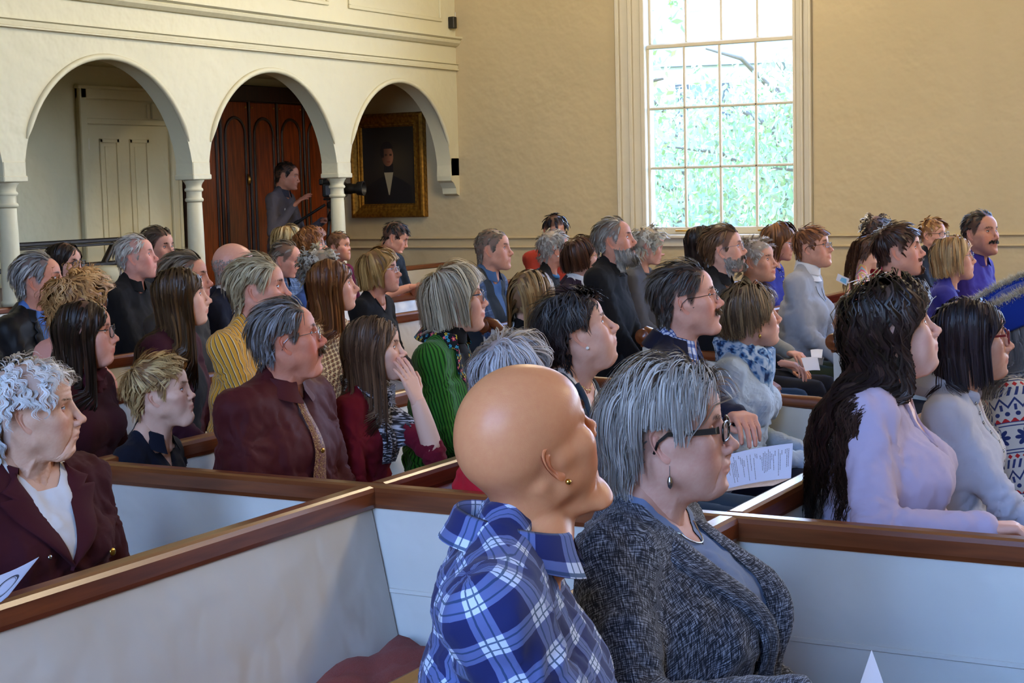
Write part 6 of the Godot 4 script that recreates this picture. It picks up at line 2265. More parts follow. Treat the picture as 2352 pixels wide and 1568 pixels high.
# where each head is, its heading, its nod and the heading of the body
const AT := {
	"bald": [Vector3(-1.095, 1.260, -1.993), 62.7, 24.0, 28.0],
	"jacket": [Vector3(-1.167, 1.172, -2.657), 19.8, 7.0, 8.0],
	"oldlady": [Vector3(-2.797, 1.128, -2.695), 38.0, 7.0, -2.0],
	"boy": [Vector3(-3.330, 1.019, -3.731), 33.7, 11.0, 12.0],
	"maroon": [Vector3(-2.984, 1.178, -3.920), 41.2, 13.0, 0.0],
	"girl": [Vector3(-3.031, 1.089, -4.459), 29.2, 8.0, 14.0],
	"green": [Vector3(-2.979, 1.229, -4.907), 35.3, 8.0, 16.0],
	"grey8": [Vector3(-2.136, 1.111, -3.812), 57.2, 4.0, 16.0],
	"dark9": [Vector3(-2.094, 1.202, -4.133), 34.8, 23.0, 12.0],
	"blazer": [Vector3(-2.064, 1.240, -4.845), 27.1, 12.0, 10.0],
	"scarf": [Vector3(-2.143, 1.116, -5.651), 38.6, 12.0, 10.0],
	"lav": [Vector3(-1.145, 1.235, -4.035), 27.7, 17.0, 12.0],
	"hoodie": [Vector3(-1.092, 1.157, -4.632), 23.3, 7.0, 10.0],
	"hat": [Vector3(-1.040, 1.134, -5.235), 26.3, 8.0, 8.0],
	"mar15": [Vector3(-4.097, 1.142, -4.213), 36.2, 6.0, 10.0],
	"brun16": [Vector3(-4.136, 1.231, -4.777), 40.9, 8.0, 16.0],
	"yellow": [Vector3(-3.657, 1.274, -4.647), 30.3, 7.0, 10.0],
	"brown18": [Vector3(-4.097, 1.211, -5.718), 35.7, 9.0, 10.0],
	"leather": [Vector3(-5.136, 1.269, -5.027), 33.8, 9.0, 14.0],
	"curly20": [Vector3(-4.697, 1.198, -4.805), 69.4, 2.0, 16.0],
	"w21": [Vector3(-6.362, 1.264, -6.413), 9.8, 2.0, 5.0],
	"white22": [Vector3(-5.952, 1.296, -6.531), 34.5, 11.0, 14.0],
	"w23": [Vector3(-6.397, 1.317, -7.205), 3.7, 2.0, 0.0],
	"m24": [Vector3(-4.720, 1.251, -5.489), 26.7, 6.0, 12.0],
	"bald25": [Vector3(-5.047, 1.262, -6.228), 47.0, 4.0, 18.0],
	"cam26": [Vector3(-8.350, 1.755, -11.054), 23.3, -7.0, 14.0],
	"bl27": [Vector3(-7.199, 1.255, -9.513), 9.2, -12.0, 0.0],
	"m28": [Vector3(-6.418, 1.185, -8.445), 19.3, -14.0, 0.0],
	"red29": [Vector3(-6.513, 1.256, -8.861), 24.5, 9.0, 0.0],
	"boy30": [Vector3(-6.984, 1.205, -9.858), 5.6, 6.0, -8.0],
	"gray31": [Vector3(-5.687, 1.162, -7.816), 46.1, 3.0, 10.0],
	"bob32": [Vector3(-4.868, 1.185, -7.241), 20.0, 7.0, 8.0],
	"boy33": [Vector3(-6.571, 1.269, -9.981), 27.5, -22.0, 5.0],
	"vest34": [Vector3(-4.586, 1.266, -7.984), 18.0, 6.0, 4.0],
	"red35": [Vector3(-5.300, 1.298, -10.121), -42.3, -18.0, -40.0],
	"sh36": [Vector3(-4.748, 1.221, -9.040), 45.7, 4.0, 16.0],
	"bob37": [Vector3(-4.046, 1.214, -8.050), 22.8, 8.0, 6.0],
	"beard38": [Vector3(-3.676, 1.325, -7.694), 17.7, 12.0, 10.0],
	"cw39": [Vector3(-4.147, 1.232, -9.147), 32.5, -10.0, 6.0],
	"bl40": [Vector3(-3.191, 1.158, -5.874), 80.6, 3.0, 30.0],
	"dk41": [Vector3(-3.932, 1.229, -9.498), 30.6, 4.0, 10.0],
	"beard42": [Vector3(-3.040, 1.279, -7.642), 17.8, 12.0, 5.0],
	"wh43": [Vector3(-3.088, 1.188, -8.239), 0.6, 7.0, 2.0],
	"br44": [Vector3(-3.503, 1.231, -9.739), 5.9, -8.0, 6.0],
	"aub45": [Vector3(-2.924, 1.243, -8.682), 0.8, 10.0, 2.0],
	"cu46": [Vector3(-3.168, 1.260, -10.736), 76.5, 4.0, 30.0],
	"pony47": [Vector3(-3.093, 1.134, -10.303), 61.8, -12.0, 25.0],
	"goat48": [Vector3(-2.087, 1.280, -7.428), 15.8, 10.0, 8.0],
	"boy49": [Vector3(-2.828, 1.226, -10.922), -20.2, 4.0, -10.0],
	"blob50": [Vector3(-2.134, 1.184, -8.658), 21.9, 8.0, 16.0],
	"must51": [Vector3(-2.198, 1.284, -9.554), -25.0, 6.0, -8.0]}

# ---------------------------------------------------------------- everybody in the picture
func at(n: String, D: Dictionary) -> Node3D:
	var a: Array = AT[n]
	D.head = a[0]; D.face = a[1]; D.pitch = D.get("pitch", a[2]); D.turn = a[3]
	return person(D)
# hair styles
func short_hair(c: Color, c2: Color, o := {}) -> Dictionary:
	var d := {"mode": "back", "len": 0.05, "side_len": 0.035, "vol": 0.007, "top_vol": 0.016, "lift": 0.2, "grav": 0.35, "ear": true, "temple_len": 0.03, "nape_len": 0.03, "col": c, "col2": c2, "p2": 0.35, "steps": 5}
	d.merge(o, true)
	return d
func bob(c: Color, c2: Color, o := {}) -> Dictionary:
	var d := {"mode": "whorl", "len": 0.24, "side_len": 0.16, "bang": 0.10, "vol": 0.03, "top_vol": 0.03, "lift": 0.3, "grav": 0.75, "cut": -0.085, "layer": 0.025, "inward": 0.14, "col": c, "col2": c2, "p2": 0.4, "steps": 10, "mess": 0.12}
	d.merge(o, true)
	return d
func long_hair(c: Color, c2: Color, o := {}) -> Dictionary:
	var d := {"mode": "down", "comb": Vector3(-0.35, 0, 0), "len": 0.46, "bang": 0.4, "side_len": 0.34, "vol": 0.02, "top_vol": 0.012, "lift": 0.1, "grav": 1.1, "gather": 0.14, "cut": -0.42, "col": c, "col2": c2, "p2": 0.35, "steps": 15, "mess": 0.08}
	d.merge(o, true)
	return d
func curly(c: Color, c2: Color, o := {}) -> Dictionary:
	var d := {"mode": "whorl", "len": 0.075, "vol": 0.026, "top_vol": 0.03, "lift": 0.5, "grav": 0.25, "curl": 0.007, "turns": 1.6, "col": c, "col2": c2, "p2": 0.4, "steps": 9, "mess": 0.5}
	d.merge(o, true)
	return d
func build_people():
	make_cloth()
	var fair := col(226, 176, 150)
	var pink := col(220, 160, 138)
	var tan := col(204, 146, 116)
	var pale := col(232, 190, 168)
	var grey := col(150, 148, 146); var white := col(224, 220, 212); var brown := col(74, 48, 30); var dark := col(34, 26, 22); var blond := col(200, 162, 104)
	var black_c := cloth(col(22, 22, 25)); var navy := cloth(col(26, 30, 48)); var white_c := cloth(col(228, 226, 224))
	var maroon := cloth(col(76, 25, 28), 0.6)
	# ---- the foremost pew
	at("bald", {"label": "bald man with gold ear studs in a blue and white plaid shirt, seen from behind", "head_lod": 3, "lod": 0, "skin": col(224, 148, 100), "ruddy": 0.8, "bald": 2, "age": 0.5, "fat": 0.7, "browk": 0.3, "stubble": 0.15, "neck": 1.34, "size": 1.01, "bulk": 1.2, "sw": 1.12, "hook": 0.5, "cloth": M.plaid, "wear": "plaid_shirt", "brow": col(150, 120, 100), "roll": 6.0,
		"extras": [{"kind": "collar", "mat": M.plaid, "gap": 0.35, "spread": 0.02}], "earring": {"r": 0.0045, "mat": M.gold}, "belly": 0.9, "trousers": M.khaki, "fold": 1.3, "lean": -0.05})
	at("jacket", {"label": "grey-haired woman in black glasses and a grey tweed jacket with a shawl collar", "head_lod": 3, "lod": 0, "fem": 1.0, "skin": col(218, 164, 140), "age": 0.9, "fat": 0.4, "size": 1.04, "bulk": 1.24, "bust": 1.0, "lean": -0.12, "lips": 0.35, "brow": col(120, 104, 92), "browk": 0.4,
		"hair": bob(col(146, 138, 130), col(198, 191, 181), {"len": 0.15, "side_len": 0.085, "bang": 0.10, "bang_dir": Vector3(-0.35, 0.1, 0.8), "bang_lift": 0.4, "temple_len": 0.05, "temple_dir": Vector3(-1, -0.25, 0), "nape_len": 0.075, "ear": true, "cut_front": 0.008, "layer": 0.05, "vol": 0.024, "top_vol": 0.034, "cut": -0.095, "width": 0.0014, "count": 9500, "mess": 0.2, "burn": 12.0, "recede": -4.0, "inward": 0.2, "whorl": Vector3(0.055, 0.11, -0.035)}), "burn": 10.0,
		"glasses": {"mat": M.frame_black, "r": 0.0022, "temple": 0.0065, "w": 0.026, "h": 0.016}, "earring": {"drop": 0.042, "mat": M.silver},
		"cloth": M.tweed, "wear": "tweed_jacket", "cloth_in": cloth(col(122, 138, 168)), "wear_in": "blue_top", "neckline": {"skin": Vector3(0.06, 0.05, 0.7), "inner": Vector3(0.085, 0.32, 0.8)},
		"extras": [{"kind": "drape", "mat": M.tweed, "w": 0.072}, {"kind": "necklace", "mat": M.silver, "len": 0.05, "r": 0.002}], "hand_at": Vector3(-0.74, 0.84, -2.335), "fold": 1.4})
	at("lav", {"label": "woman with long dark curly hair in a lavender sweater, looking up", "lod": 0, "fem": 1.0, "skin": col(232, 184, 164), "age": 0.1, "fat": 0.8, "bulk": 1.2, "bust": 1.15, "lean": -0.04, "smile": 0.7, "lips": 0.7, "size": 1.0, "brow": dark, "eye": col(60, 44, 30),
		"hair": long_hair(col(34, 25, 22), col(62, 46, 40), {"mode": "whorl", "whorl": Vector3(0.0, 0.13, 0), "len": 0.6, "side_len": 0.52, "bang": 0.55, "bang_dir": Vector3(-0.9, 0.2, 0.5), "comb": Vector3(-1.1, 0, 0), "clump": 10, "face": -0.004, "gather": 0.35, "vol": 0.045, "top_vol": 0.03, "curl": 0.011, "turns": 7.0, "cut": -0.46, "count": 5220, "steps": 34, "width": 0.0034, "mess": 0.2, "grav": 0.9}),
		"cloth": cloth(col(196, 182, 206), 0.9, 0.5), "wear": "lavender_sweater", "neckline": {"skin": Vector3(0.085, 0.15, 0.6)}, "extras": [{"kind": "edge", "of": "skin", "mat": cloth(col(186, 172, 198)), "r": 0.006}], "hand_at": Vector3(-0.80, 0.80, -3.87), "fold": 1.3})
	at("hoodie", {"label": "woman with a straight dark bob and red glasses in a pale grey hooded top", "lod": 0, "fem": 1.0, "skin": col(210, 158, 132), "age": 0.4, "brow": dark, "eye": col(60, 44, 30), "lips": 0.5, "bust": 0.8,
		"hair": bob(col(30, 24, 26), col(58, 52, 58), {"mode": "down", "comb": Vector3(-0.5, 0, 0), "len": 0.3, "side_len": 0.22, "bang": 0.27, "cut": -0.125, "vol": 0.02, "top_vol": 0.016, "grav": 1.1, "mess": 0.05, "count": 4930, "steps": 12, "inward": 0.15}),
		"glasses": {"mat": M.frame_red, "r": 0.002, "temple": 0.004, "h": 0.019}, "cloth": cloth(col(198, 200, 214), 0.92), "wear": "hooded_top", "neckline": {"skin": Vector3(0.06, 0.2, 0.8)},
		"extras": [{"kind": "hood", "mat": cloth(col(192, 196, 212))}, {"kind": "edge", "of": "skin", "mat": white_c, "r": 0.009}, {"kind": "buttons", "mat": M.silver, "n": 7, "y0": -0.03, "y1": -0.2, "sides": [1.0, -1.0]}], "wrist": Vector3(0.36, 0.54, 0.1)})
	var hat := at("hat", {"label": "woman in a blue felt hat with fluffy trim and a patterned white knit sweater", "lod": 1, "fem": 1.0, "skin": pink, "age": 0.6, "fat": 0.3, "bulk": 1.1, "bust": 0.9, "hair": long_hair(col(92, 88, 88), col(150, 146, 144), {"cut": -0.17, "vol": 0.03, "mess": 0.15}),
		"cloth": M.fairisle, "wear": "knit_sweater", "trousers": M.jeans, "extras": [{"kind": "turtle", "mat": M.fairisle}], "fold": 0.7})
	felt_hat(hat, "hat")
	# ---- second row
	at("grey8", {"label": "woman with wavy silver-grey hair in a red sweater, mostly hidden behind the bald man", "lod": 0, "fem": 1.0, "skin": pink, "age": 0.8, "size": 0.93, "cloth": cloth(col(198, 30, 48), 0.85), "wear": "red_sweater", "bulk": 1.06, "bust": 0.7,
		"hair": bob(col(178, 175, 178), col(222, 221, 226), {"len": 0.17, "side_len": 0.11, "bang": 0.09, "cut": -0.09, "vol": 0.04, "top_vol": 0.04, "curl": 0.006, "turns": 1.5, "count": 5220, "mess": 0.3, "inward": 0.2}), "extras": [{"kind": "band", "mat": cloth(col(190, 28, 46))}]})
	at("dark9", {"label": "woman with short dark wavy hair and pearl earrings looking upward", "lod": 0, "fem": 1.0, "size": 0.97, "skin": col(220, 166, 140), "age": 0.55, "fat": 0.7, "brow": dark, "browk": 0.7, "nose": 0.8, "hook": 0.6, "bulk": 1.1, "bust": 1.0, "smile": 0.2, "burn": 6.0,
		"hair": curly(col(30, 27, 28), col(74, 70, 70), {"mode": "whorl", "len": 0.11, "side_len": 0.075, "bang": 0.06, "vol": 0.026, "top_vol": 0.042, "lift": 0.3, "grav": 0.5, "curl": 0.005, "turns": 1.4, "count": 5510, "mess": 0.35, "whorl": Vector3(0.06, 0.105, -0.03), "comb": Vector3(-0.3, 0, 0), "bang_dir": Vector3(-0.2, 0.2, 0.8), "ear": true, "temple_dir": Vector3(-1, -0.3, 0), "nape_len": 0.06}),
		"earring": {"r": 0.0055, "mat": M.pearl}, "cloth": cloth(col(66, 76, 88), 0.95, 1.6), "wear": "grey_cardigan", "cloth_in": white_c, "wear_in": "white_top", "neckline": {"skin": Vector3(0.07, 0.09, 0.7), "inner": Vector3(0.085, 0.3, 0.7)}, "extras": [{"kind": "edge", "of": "inner", "mat": cloth(col(60, 70, 82)), "r": 0.009}, {"kind": "necklace", "mat": M.gold, "len": 0.03}]})
	at("blazer", {"label": "man with dark swept-back hair and moustache in a navy blazer over a checked shirt", "lod": 0, "size": 1.04, "skin": col(222, 160, 134), "age": 0.5, "ruddy": 1.3, "nose": 0.5, "stubble": 0.12, "brow": brown, "smile": 0.15, "recede": 4.0,
		"hair": short_hair(col(46, 38, 34), col(96, 90, 86), {"len": 0.062, "count": 5510, "top_vol": 0.024, "side_len": 0.036}), "stache": {"len": 0.014, "col": col(206, 186, 160), "col2": col(226, 212, 190)},
		"glasses": {"mat": M.frame_black, "r": 0.0011, "h": 0.015, "rimless": false}, "cloth": cloth(col(30, 32, 50), 0.85), "wear": "navy_blazer", "cloth_in": M.check, "wear_in": "checked_shirt", "neckline": {"inner": Vector3(0.065, 0.36, 0.9)},
		"extras": [{"kind": "collar", "mat": M.check, "gap": 0.4}, {"kind": "lapel", "mat": cloth(col(30, 32, 50)), "w": 0.055}], "hand_at": Vector3(-1.666, 0.775, -4.10), "hand_l_at": Vector3(-1.48, 0.845, -4.30), "trousers": M.jeans})
	at("scarf", {"label": "woman with brown and grey bobbed hair in a blue scarf and pale blue cable sweater", "lod": 0, "fem": 1.0, "skin": col(222, 168, 144), "age": 0.5, "smile": 0.5, "brow": brown, "bust": 0.8,
		"hair": bob(col(84, 66, 52), col(160, 132, 96), {"len": 0.19, "side_len": 0.12, "bang": 0.08, "cut": -0.05, "vol": 0.03, "top_vol": 0.034, "count": 5220, "comb": Vector3(-0.1, 0, 0), "inward": 0.3, "whorl": Vector3(0.045, 0.11, -0.035), "bang_dir": Vector3(-0.1, 0.1, 0.9), "cut_front": -0.005, "layer": 0.055, "mess": 0.2}), "earring": {"drop": 0.03, "mat": M.gold},
		"cloth": M.cable, "wear": "cable_sweater", "extras": [{"kind": "scarf", "mat": M.scarf_blue, "R": 0.032, "droop": 0.11}], "fold": 1.2, "trousers": navy})
	at("goat48", {"label": "man with thick dark brown hair and a goatee in a grey t-shirt", "lod": 1, "skin": col(208, 148, 124), "age": 0.3, "ruddy": 1.2, "brow": dark, "stubble": 0.25, "bulk": 1.1, "size": 1.05, "hair": short_hair(col(44, 27, 22), col(66, 42, 34), {"len": 0.06, "top_vol": 0.034, "vol": 0.012, "side_len": 0.04, "count": 3480, "mode": "whorl", "comb": Vector3(0.3, 0, 0)}),
		"beard": {"kind": "goatee", "len": 0.014, "col": col(150, 104, 76), "col2": col(176, 130, 100)}, "stache": {"len": 0.010, "col": col(150, 104, 76)}, "cloth": cloth(col(136, 138, 148)), "wear": "grey_t_shirt", "neckline": {"skin": Vector3(0.06, 0.03, 0.6)}, "extras": [{"kind": "band", "mat": cloth(col(70, 74, 84)), "y": -0.165}]})
	at("blob50", {"label": "woman with a smooth golden blond bob in a bright blue top", "lod": 1, "fem": 1.0, "skin": col(214, 160, 136), "age": 0.4, "hair": bob(col(168, 124, 74), col(214, 178, 124), {"mode": "down", "comb": Vector3(-0.4, 0, 0), "cut": -0.085, "count": 2755, "mess": 0.05, "bang": 0.2, "vol": 0.026}), "glasses": {"mat": M.frame_grey, "r": 0.0012}, "earring": {"r": 0.006, "mat": M.silver}, "cloth": cloth(col(52, 52, 140)), "wear": "blue_top", "extras": [{"kind": "band", "mat": cloth(col(46, 46, 130))}]})
	at("must51", {"label": "dark-haired man with a moustache in a purple-blue shirt, smiling towards the room", "lod": 1, "size": 1.06, "skin": col(196, 138, 112), "age": 0.5, "fat": 0.6, "smile": 0.5, "brow": dark, "recede": 12.0, "bulk": 1.14, "hair": short_hair(col(28, 25, 26), col(60, 58, 60), {"count": 2465, "len": 0.04}), "stache": {"len": 0.014, "col": col(46, 40, 38), "col2": col(110, 104, 100)}, "stubble": 0.2, "cloth": cloth(col(56, 46, 138)), "wear": "purple_shirt", "extras": [{"kind": "collar", "mat": cloth(col(50, 42, 126)), "gap": 0.45}]})
	# ---- third row
	at("oldlady", {"label": "elderly woman with curly white hair in a maroon coat over a white top", "head_lod": 3, "lod": 0, "fem": 0.7, "skin": col(222, 172, 142), "age": 1.6, "fat": 0.15, "hook": 0.6, "nose": 0.6, "size": 0.99, "lips": 0.3, "ruddy": 0.9, "browk": 0.3, "brow": col(170, 150, 130), "open": 0.8, "burn": 16.0, "recede": 6.0,
		"hair": curly(col(232, 230, 226), col(246, 245, 242), {"len": 0.085, "vol": 0.03, "top_vol": 0.03, "curl": 0.0075, "turns": 2.3, "mess": 0.4, "clump": 14, "spread": 0.006, "ear": true, "lift": 0.3, "grav": 0.5, "steps": 14, "temple_len": 0.05, "count": 6090, "comb": Vector3(-0.5, 0, 0), "bang": 0.05}), "dense": 0.35, "cloth": cloth(col(60, 20, 27), 0.9, 0.6), "wear": "maroon_coat", "cloth_in": white_c, "wear_in": "white_top", "neckline": {"skin": Vector3(0.075, 0.03, 0.6), "inner": Vector3(0.085, 0.21, 0.9)},
		"extras": [{"kind": "lapel", "mat": cloth(col(64, 22, 29), 0.9, 0.6), "w": 0.1, "off": 0.012}, {"kind": "pin", "mat": M.gold, "y": -0.2, "z": -0.115, "out": 0.012}, {"kind": "pin", "mat": M.silver, "y": -0.17, "z": 0.085, "r": 0.006, "out": 0.012}], "bulk": 1.28, "sw": 1.22, "bust": 0.6, "lean": 0.0, "fold": 1.4})
	at("boy", {"label": "blond boy in a dark navy polo shirt behind the pew partition", "lod": 0, "skin": col(236, 188, 160), "age": 0.0, "kid": 0.9, "size": 0.96, "bulk": 0.82, "sw": 0.72, "fem": 0.4, "lips": 0.6, "nose": -0.4, "brow": col(170, 130, 90), "browk": 0.6, "eye": col(70, 100, 130), "ruddy": 1.0, "recede": -6.0, "nape": -44.0,
		"hair": short_hair(col(150, 112, 66), col(222, 188, 128), {"mode": "whorl", "comb": Vector3(0.5, 0, 0), "len": 0.075, "side_len": 0.035, "bang": 0.055, "bang_dir": Vector3(0.25, 0.7, 0.5), "bang_lift": 0.6, "temple_dir": Vector3(-0.6, -0.6, 0), "vol": 0.012, "top_vol": 0.026, "lift": 0.28, "grav": 0.12, "count": 5510, "p2": 0.5, "steps": 7, "mess": 0.22}), "cloth": cloth(col(22, 26, 40)), "wear": "polo_shirt", "extras": [{"kind": "collar", "mat": cloth(col(22, 26, 40)), "gap": 0.5, "spread": 0.024}], "neckline": {"skin": Vector3(0.04, 0.09, 0.8)}})
	at("maroon", {"label": "grey-haired man with glasses in a maroon shirt and a patterned necktie", "lod": 0, "skin": col(206, 132, 104), "age": 1.1, "fat": 0.6, "ruddy": 1.7, "nose": 0.6, "bulk": 1.24, "sw": 1.12, "belly": 1.0, "brow": col(110, 100, 92), "recede": 8.0, "neck": 1.08,
		"hair": short_hair(col(88, 80, 72), col(150, 150, 154), {"len": 0.07, "side_len": 0.055, "top_vol": 0.022, "vol": 0.014, "count": 5800, "nape": -58.0}), "stache": {"len": 0.018, "col": col(184, 166, 146), "col2": col(210, 198, 182)}, "glasses": {"mat": M.silver, "r": 0.0011, "h": 0.016},
		"cloth": maroon, "wear": "maroon_shirt", "extras": [{"kind": "collar", "mat": maroon, "gap": 0.2, "spread": 0.03}, {"kind": "tie", "mat": M.paisley, "len": 0.42, "pin": true}], "fold": 1.3})
	at("girl", {"label": "girl with long light brown hair pressing her hand to her nose", "lod": 0, "fem": 0.9, "skin": col(234, 186, 160), "age": 0.0, "kid": 0.55, "size": 0.95, "bulk": 0.82, "sw": 0.85, "brow": brown, "browk": 0.7, "eye": col(80, 110, 120), "lips": 0.6, "ruddy": 1.0,
		"hair": long_hair(col(84, 62, 48), col(128, 98, 74), {"count": 6090, "len": 0.46, "bang": 0.34, "side_len": 0.36, "comb": Vector3(-0.9, 0.1, 0), "vol": 0.014, "mess": 0.06, "cut": -0.34, "part": -0.02}),
		"cloth": cloth(col(104, 18, 36)), "wear": "burgundy_top", "neckline": {"skin": Vector3(0.05, 0.1, 0.7)}, "bare_fore": 2, "xmax": 0.14, "elbow_l": Vector3(0.265, 0.755, 0.02), "wrist_l": Vector3(0.215, 0.94, 0.035), "hand_dir_l": Vector3(-0.34, 0.93, 0.0), "hand_up_l": Vector3(0.8, 0.35, 0.45), "hand_pose_l": 1,
		"extras": [{"kind": "scarf", "mat": M.scarf_bw, "R": 0.02, "tails": [1.0, -0.9], "tail_len": 0.24, "droop": 0.02}]})
	at("green", {"label": "laughing woman with an ash blond bob in a green corduroy jacket with a floral collar", "lod": 0, "fem": 1.0, "skin": col(224, 168, 142), "age": 0.7, "smile": 1.2, "lips": 0.8, "brow": col(150, 120, 90),
		"hair": bob(col(142, 126, 102), col(206, 192, 162), {"count": 5510, "cut": -0.09, "vol": 0.034, "top_vol": 0.036, "mess": 0.14}), "glasses": {"mat": M.frame_grey, "r": 0.0016, "temple": 0.003}, "cloth": M.cord, "wear": "green_jacket", "cloth_in": black_c, "wear_in": "black_top", "neckline": {"inner": Vector3(0.07, 0.34, 0.8)},
		"extras": [{"kind": "turtle", "mat": black_c}, {"kind": "lapel", "mat": M.floral, "w": 0.05, "notch": false, "off": 0.022}], "fold": 1.2})
	at("bl40", {"label": "young woman with straight honey blond hair and a stiff white collar, turned away", "lod": 1, "fem": 1.0, "skin": fair, "age": 0.1, "hair": long_hair(col(122, 90, 56), col(182, 148, 100), {"count": 3480, "width": 0.004, "cut": -0.24, "len": 0.34, "mess": 0.04, "vol": 0.016}), "cloth": black_c, "wear": "black_dress", "extras": [{"kind": "collar", "mat": white_c, "gap": 0.2, "spread": 0.05, "drop": 0.008}]})
	at("beard42", {"label": "man with swept brown hair, glasses and a short white beard in a black jacket", "lod": 1, "skin": col(218, 160, 134), "age": 0.6, "brow": brown, "hair": short_hair(col(82, 56, 38), col(128, 94, 66), {"len": 0.085, "side_len": 0.06, "top_vol": 0.026, "vol": 0.02, "count": 3190, "mess": 0.2}), "beard": {"len": 0.022, "col": col(200, 192, 182), "col2": col(236, 230, 222), "p2": 0.5, "lift": 0.15, "grav": 1.0, "clump": 2, "count": 2400}, "stache": {"len": 0.02, "col": col(180, 164, 146)}, "glasses": {"mat": M.frame_grey, "r": 0.001},
		"cloth": black_c, "wear": "black_jacket", "extras": [{"kind": "collar", "mat": black_c, "gap": 0.3}], "trousers": M.jeans, "hand_at": Vector3(-2.62, 0.745, -7.5)})
	at("wh43", {"label": "woman with short spiky white hair in a loose grey sweater", "lod": 1, "fem": 1.0, "skin": col(222, 164, 136), "age": 0.5, "smile": 0.3, "lips": 0.9, "brow": brown, "hair": curly(col(206, 196, 180), col(238, 232, 222), {"len": 0.05, "vol": 0.024, "top_vol": 0.034, "lift": 0.6, "curl": 0.002, "count": 2465}), "cloth": cloth(col(140, 138, 130), 0.95), "wear": "grey_sweater", "extras": [{"kind": "band", "mat": cloth(col(130, 128, 120))}], "bulk": 1.06, "bust": 0.6, "hand_at": Vector3(-2.665, 0.755, -7.80)})
	at("aub45", {"label": "person with short auburn hair and glasses in a grey sweater over a white turtleneck", "lod": 1, "fem": 0.6, "skin": col(212, 152, 124), "age": 0.4, "smile": 0.5, "fat": 0.3, "brow": brown, "hair": short_hair(col(108, 62, 36), col(166, 108, 66), {"mode": "whorl", "comb": Vector3(0.3, 0, 0), "len": 0.06, "top_vol": 0.03, "vol": 0.012, "count": 2900}), "glasses": {"mat": M.frame_black, "r": 0.0015, "h": 0.013}, "cloth": cloth(col(158, 160, 166), 0.95), "wear": "grey_sweater", "extras": [{"kind": "turtle", "mat": white_c}, {"kind": "necklace", "mat": M.frame_black, "len": 0.16}], "bulk": 1.1, "bust": 0.8, "fold": 1.4, "trousers": cloth(col(50, 60, 46))})
	# ---- fourth row
	at("mar15", {"label": "young woman with long dark hair and dark-rimmed glasses in a burgundy top", "lod": 1, "fem": 1.0, "skin": col(222, 160, 138), "age": 0.05, "fat": 0.6, "nose": 0.2, "lips": 0.7, "brow": dark, "hair": long_hair(col(36, 26, 20), col(58, 42, 32), {"count": 3770, "width": 0.004, "comb": Vector3(-0.7, 0, 0), "vol": 0.018, "mess": 0.04}), "glasses": {"mat": M.frame_black, "r": 0.0019, "h": 0.02, "w": 0.026}, "earring": {"r": 0.003, "mat": M.gold}, "cloth": cloth(col(54, 17, 25)), "wear": "burgundy_top", "extras": [{"kind": "scarf", "mat": cloth(col(62, 18, 28)), "R": 0.018, "droop": 0.03}], "bust": 0.8})
	at("brun16", {"label": "young woman with very long straight brown hair in a dark jacket", "lod": 1, "fem": 1.0, "skin": col(232, 178, 150), "age": 0.0, "lips": 0.7, "brow": dark, "size": 0.98, "hair": long_hair(col(58, 40, 24), col(96, 70, 44), {"count": 4060, "width": 0.004, "vol": 0.016, "mess": 0.03, "len": 0.56, "side_len": 0.46, "bang": 0.5, "cut": -0.46, "comb": Vector3(-0.5, 0, 0)}), "cloth": cloth(col(58, 22, 34)), "wear": "burgundy_jacket", "cloth_in": cloth(col(26, 30, 38)), "wear_in": "dark_scarf", "neckline": {"inner": Vector3(0.09, 0.4, 0.4)}})
	at("yellow", {"label": "man with swept-back blond grey hair in a yellow striped shirt", "lod": 0, "skin": col(216, 150, 124), "age": 0.6, "ruddy": 1.3, "brow": dark, "hair": short_hair(col(150, 132, 100), col(212, 196, 158), {"len": 0.085, "side_len": 0.055, "top_vol": 0.026, "vol": 0.015, "count": 5220, "nape": -62.0}), "cloth": M.stripe_yellow, "wear": "striped_shirt", "extras": [{"kind": "collar", "mat": M.stripe_yellow, "gap": 0.35}], "bulk": 1.04})
	at("brown18", {"label": "woman with long reddish brown hair in a brown and cream patterned dress", "lod": 1, "fem": 1.0, "skin": col(220, 160, 132), "age": 0.3, "nose": 0.5, "lips": 0.8, "brow": brown, "hair": long_hair(col(92, 52, 28), col(138, 88, 48), {"count": 3480, "width": 0.0042, "vol": 0.024, "mess": 0.06, "cut": -0.3, "comb": Vector3(-0.45, 0, 0)}), "cloth": M.dress, "wear": "patterned_dress", "neckline": {"skin": Vector3(0.07, 0.06, 0.6)}, "extras": [{"kind": "necklace", "mat": M.gold, "len": 0.05}]})
	at("vest34", {"label": "man with cropped grey hair in a dark vest over a blue plaid shirt", "lod": 1, "skin": col(214, 152, 124), "age": 0.7, "brow": brown, "hair": short_hair(col(106, 96, 84), col(140, 130, 118), {"len": 0.014, "side_len": 0.01, "vol": 0.003, "top_vol": 0.005, "count": 3480}), "cloth": cloth(col(46, 54, 62)), "wear": "vest", "sleeve": M.plaid_dim, "cloth_in": cloth(col(74, 104, 146)), "wear_in": "blue_shirt", "neckline": {"inner": Vector3(0.07, 0.26, 0.9)}, "extras": [{"kind": "collar", "mat": cloth(col(74, 104, 146)), "gap": 0.4}]})
	at("bob37", {"label": "woman with a dark reddish brown bob and thin glasses in a dark purple jacket", "lod": 1, "fem": 1.0, "skin": col(218, 164, 140), "age": 0.5, "hair": bob(col(56, 34, 24), col(92, 56, 36), {"count": 2755, "cut": -0.06, "mess": 0.08, "vol": 0.024}), "glasses": {"mat": M.gold, "r": 0.001}, "cloth": cloth(col(46, 34, 48)), "wear": "purple_jacket", "cloth_in": white_c, "wear_in": "white_blouse", "neckline": {"inner": Vector3(0.05, 0.2, 0.8)}, "extras": [{"kind": "lapel", "mat": cloth(col(44, 32, 46)), "w": 0.045}, {"kind": "turtle", "mat": white_c}]})
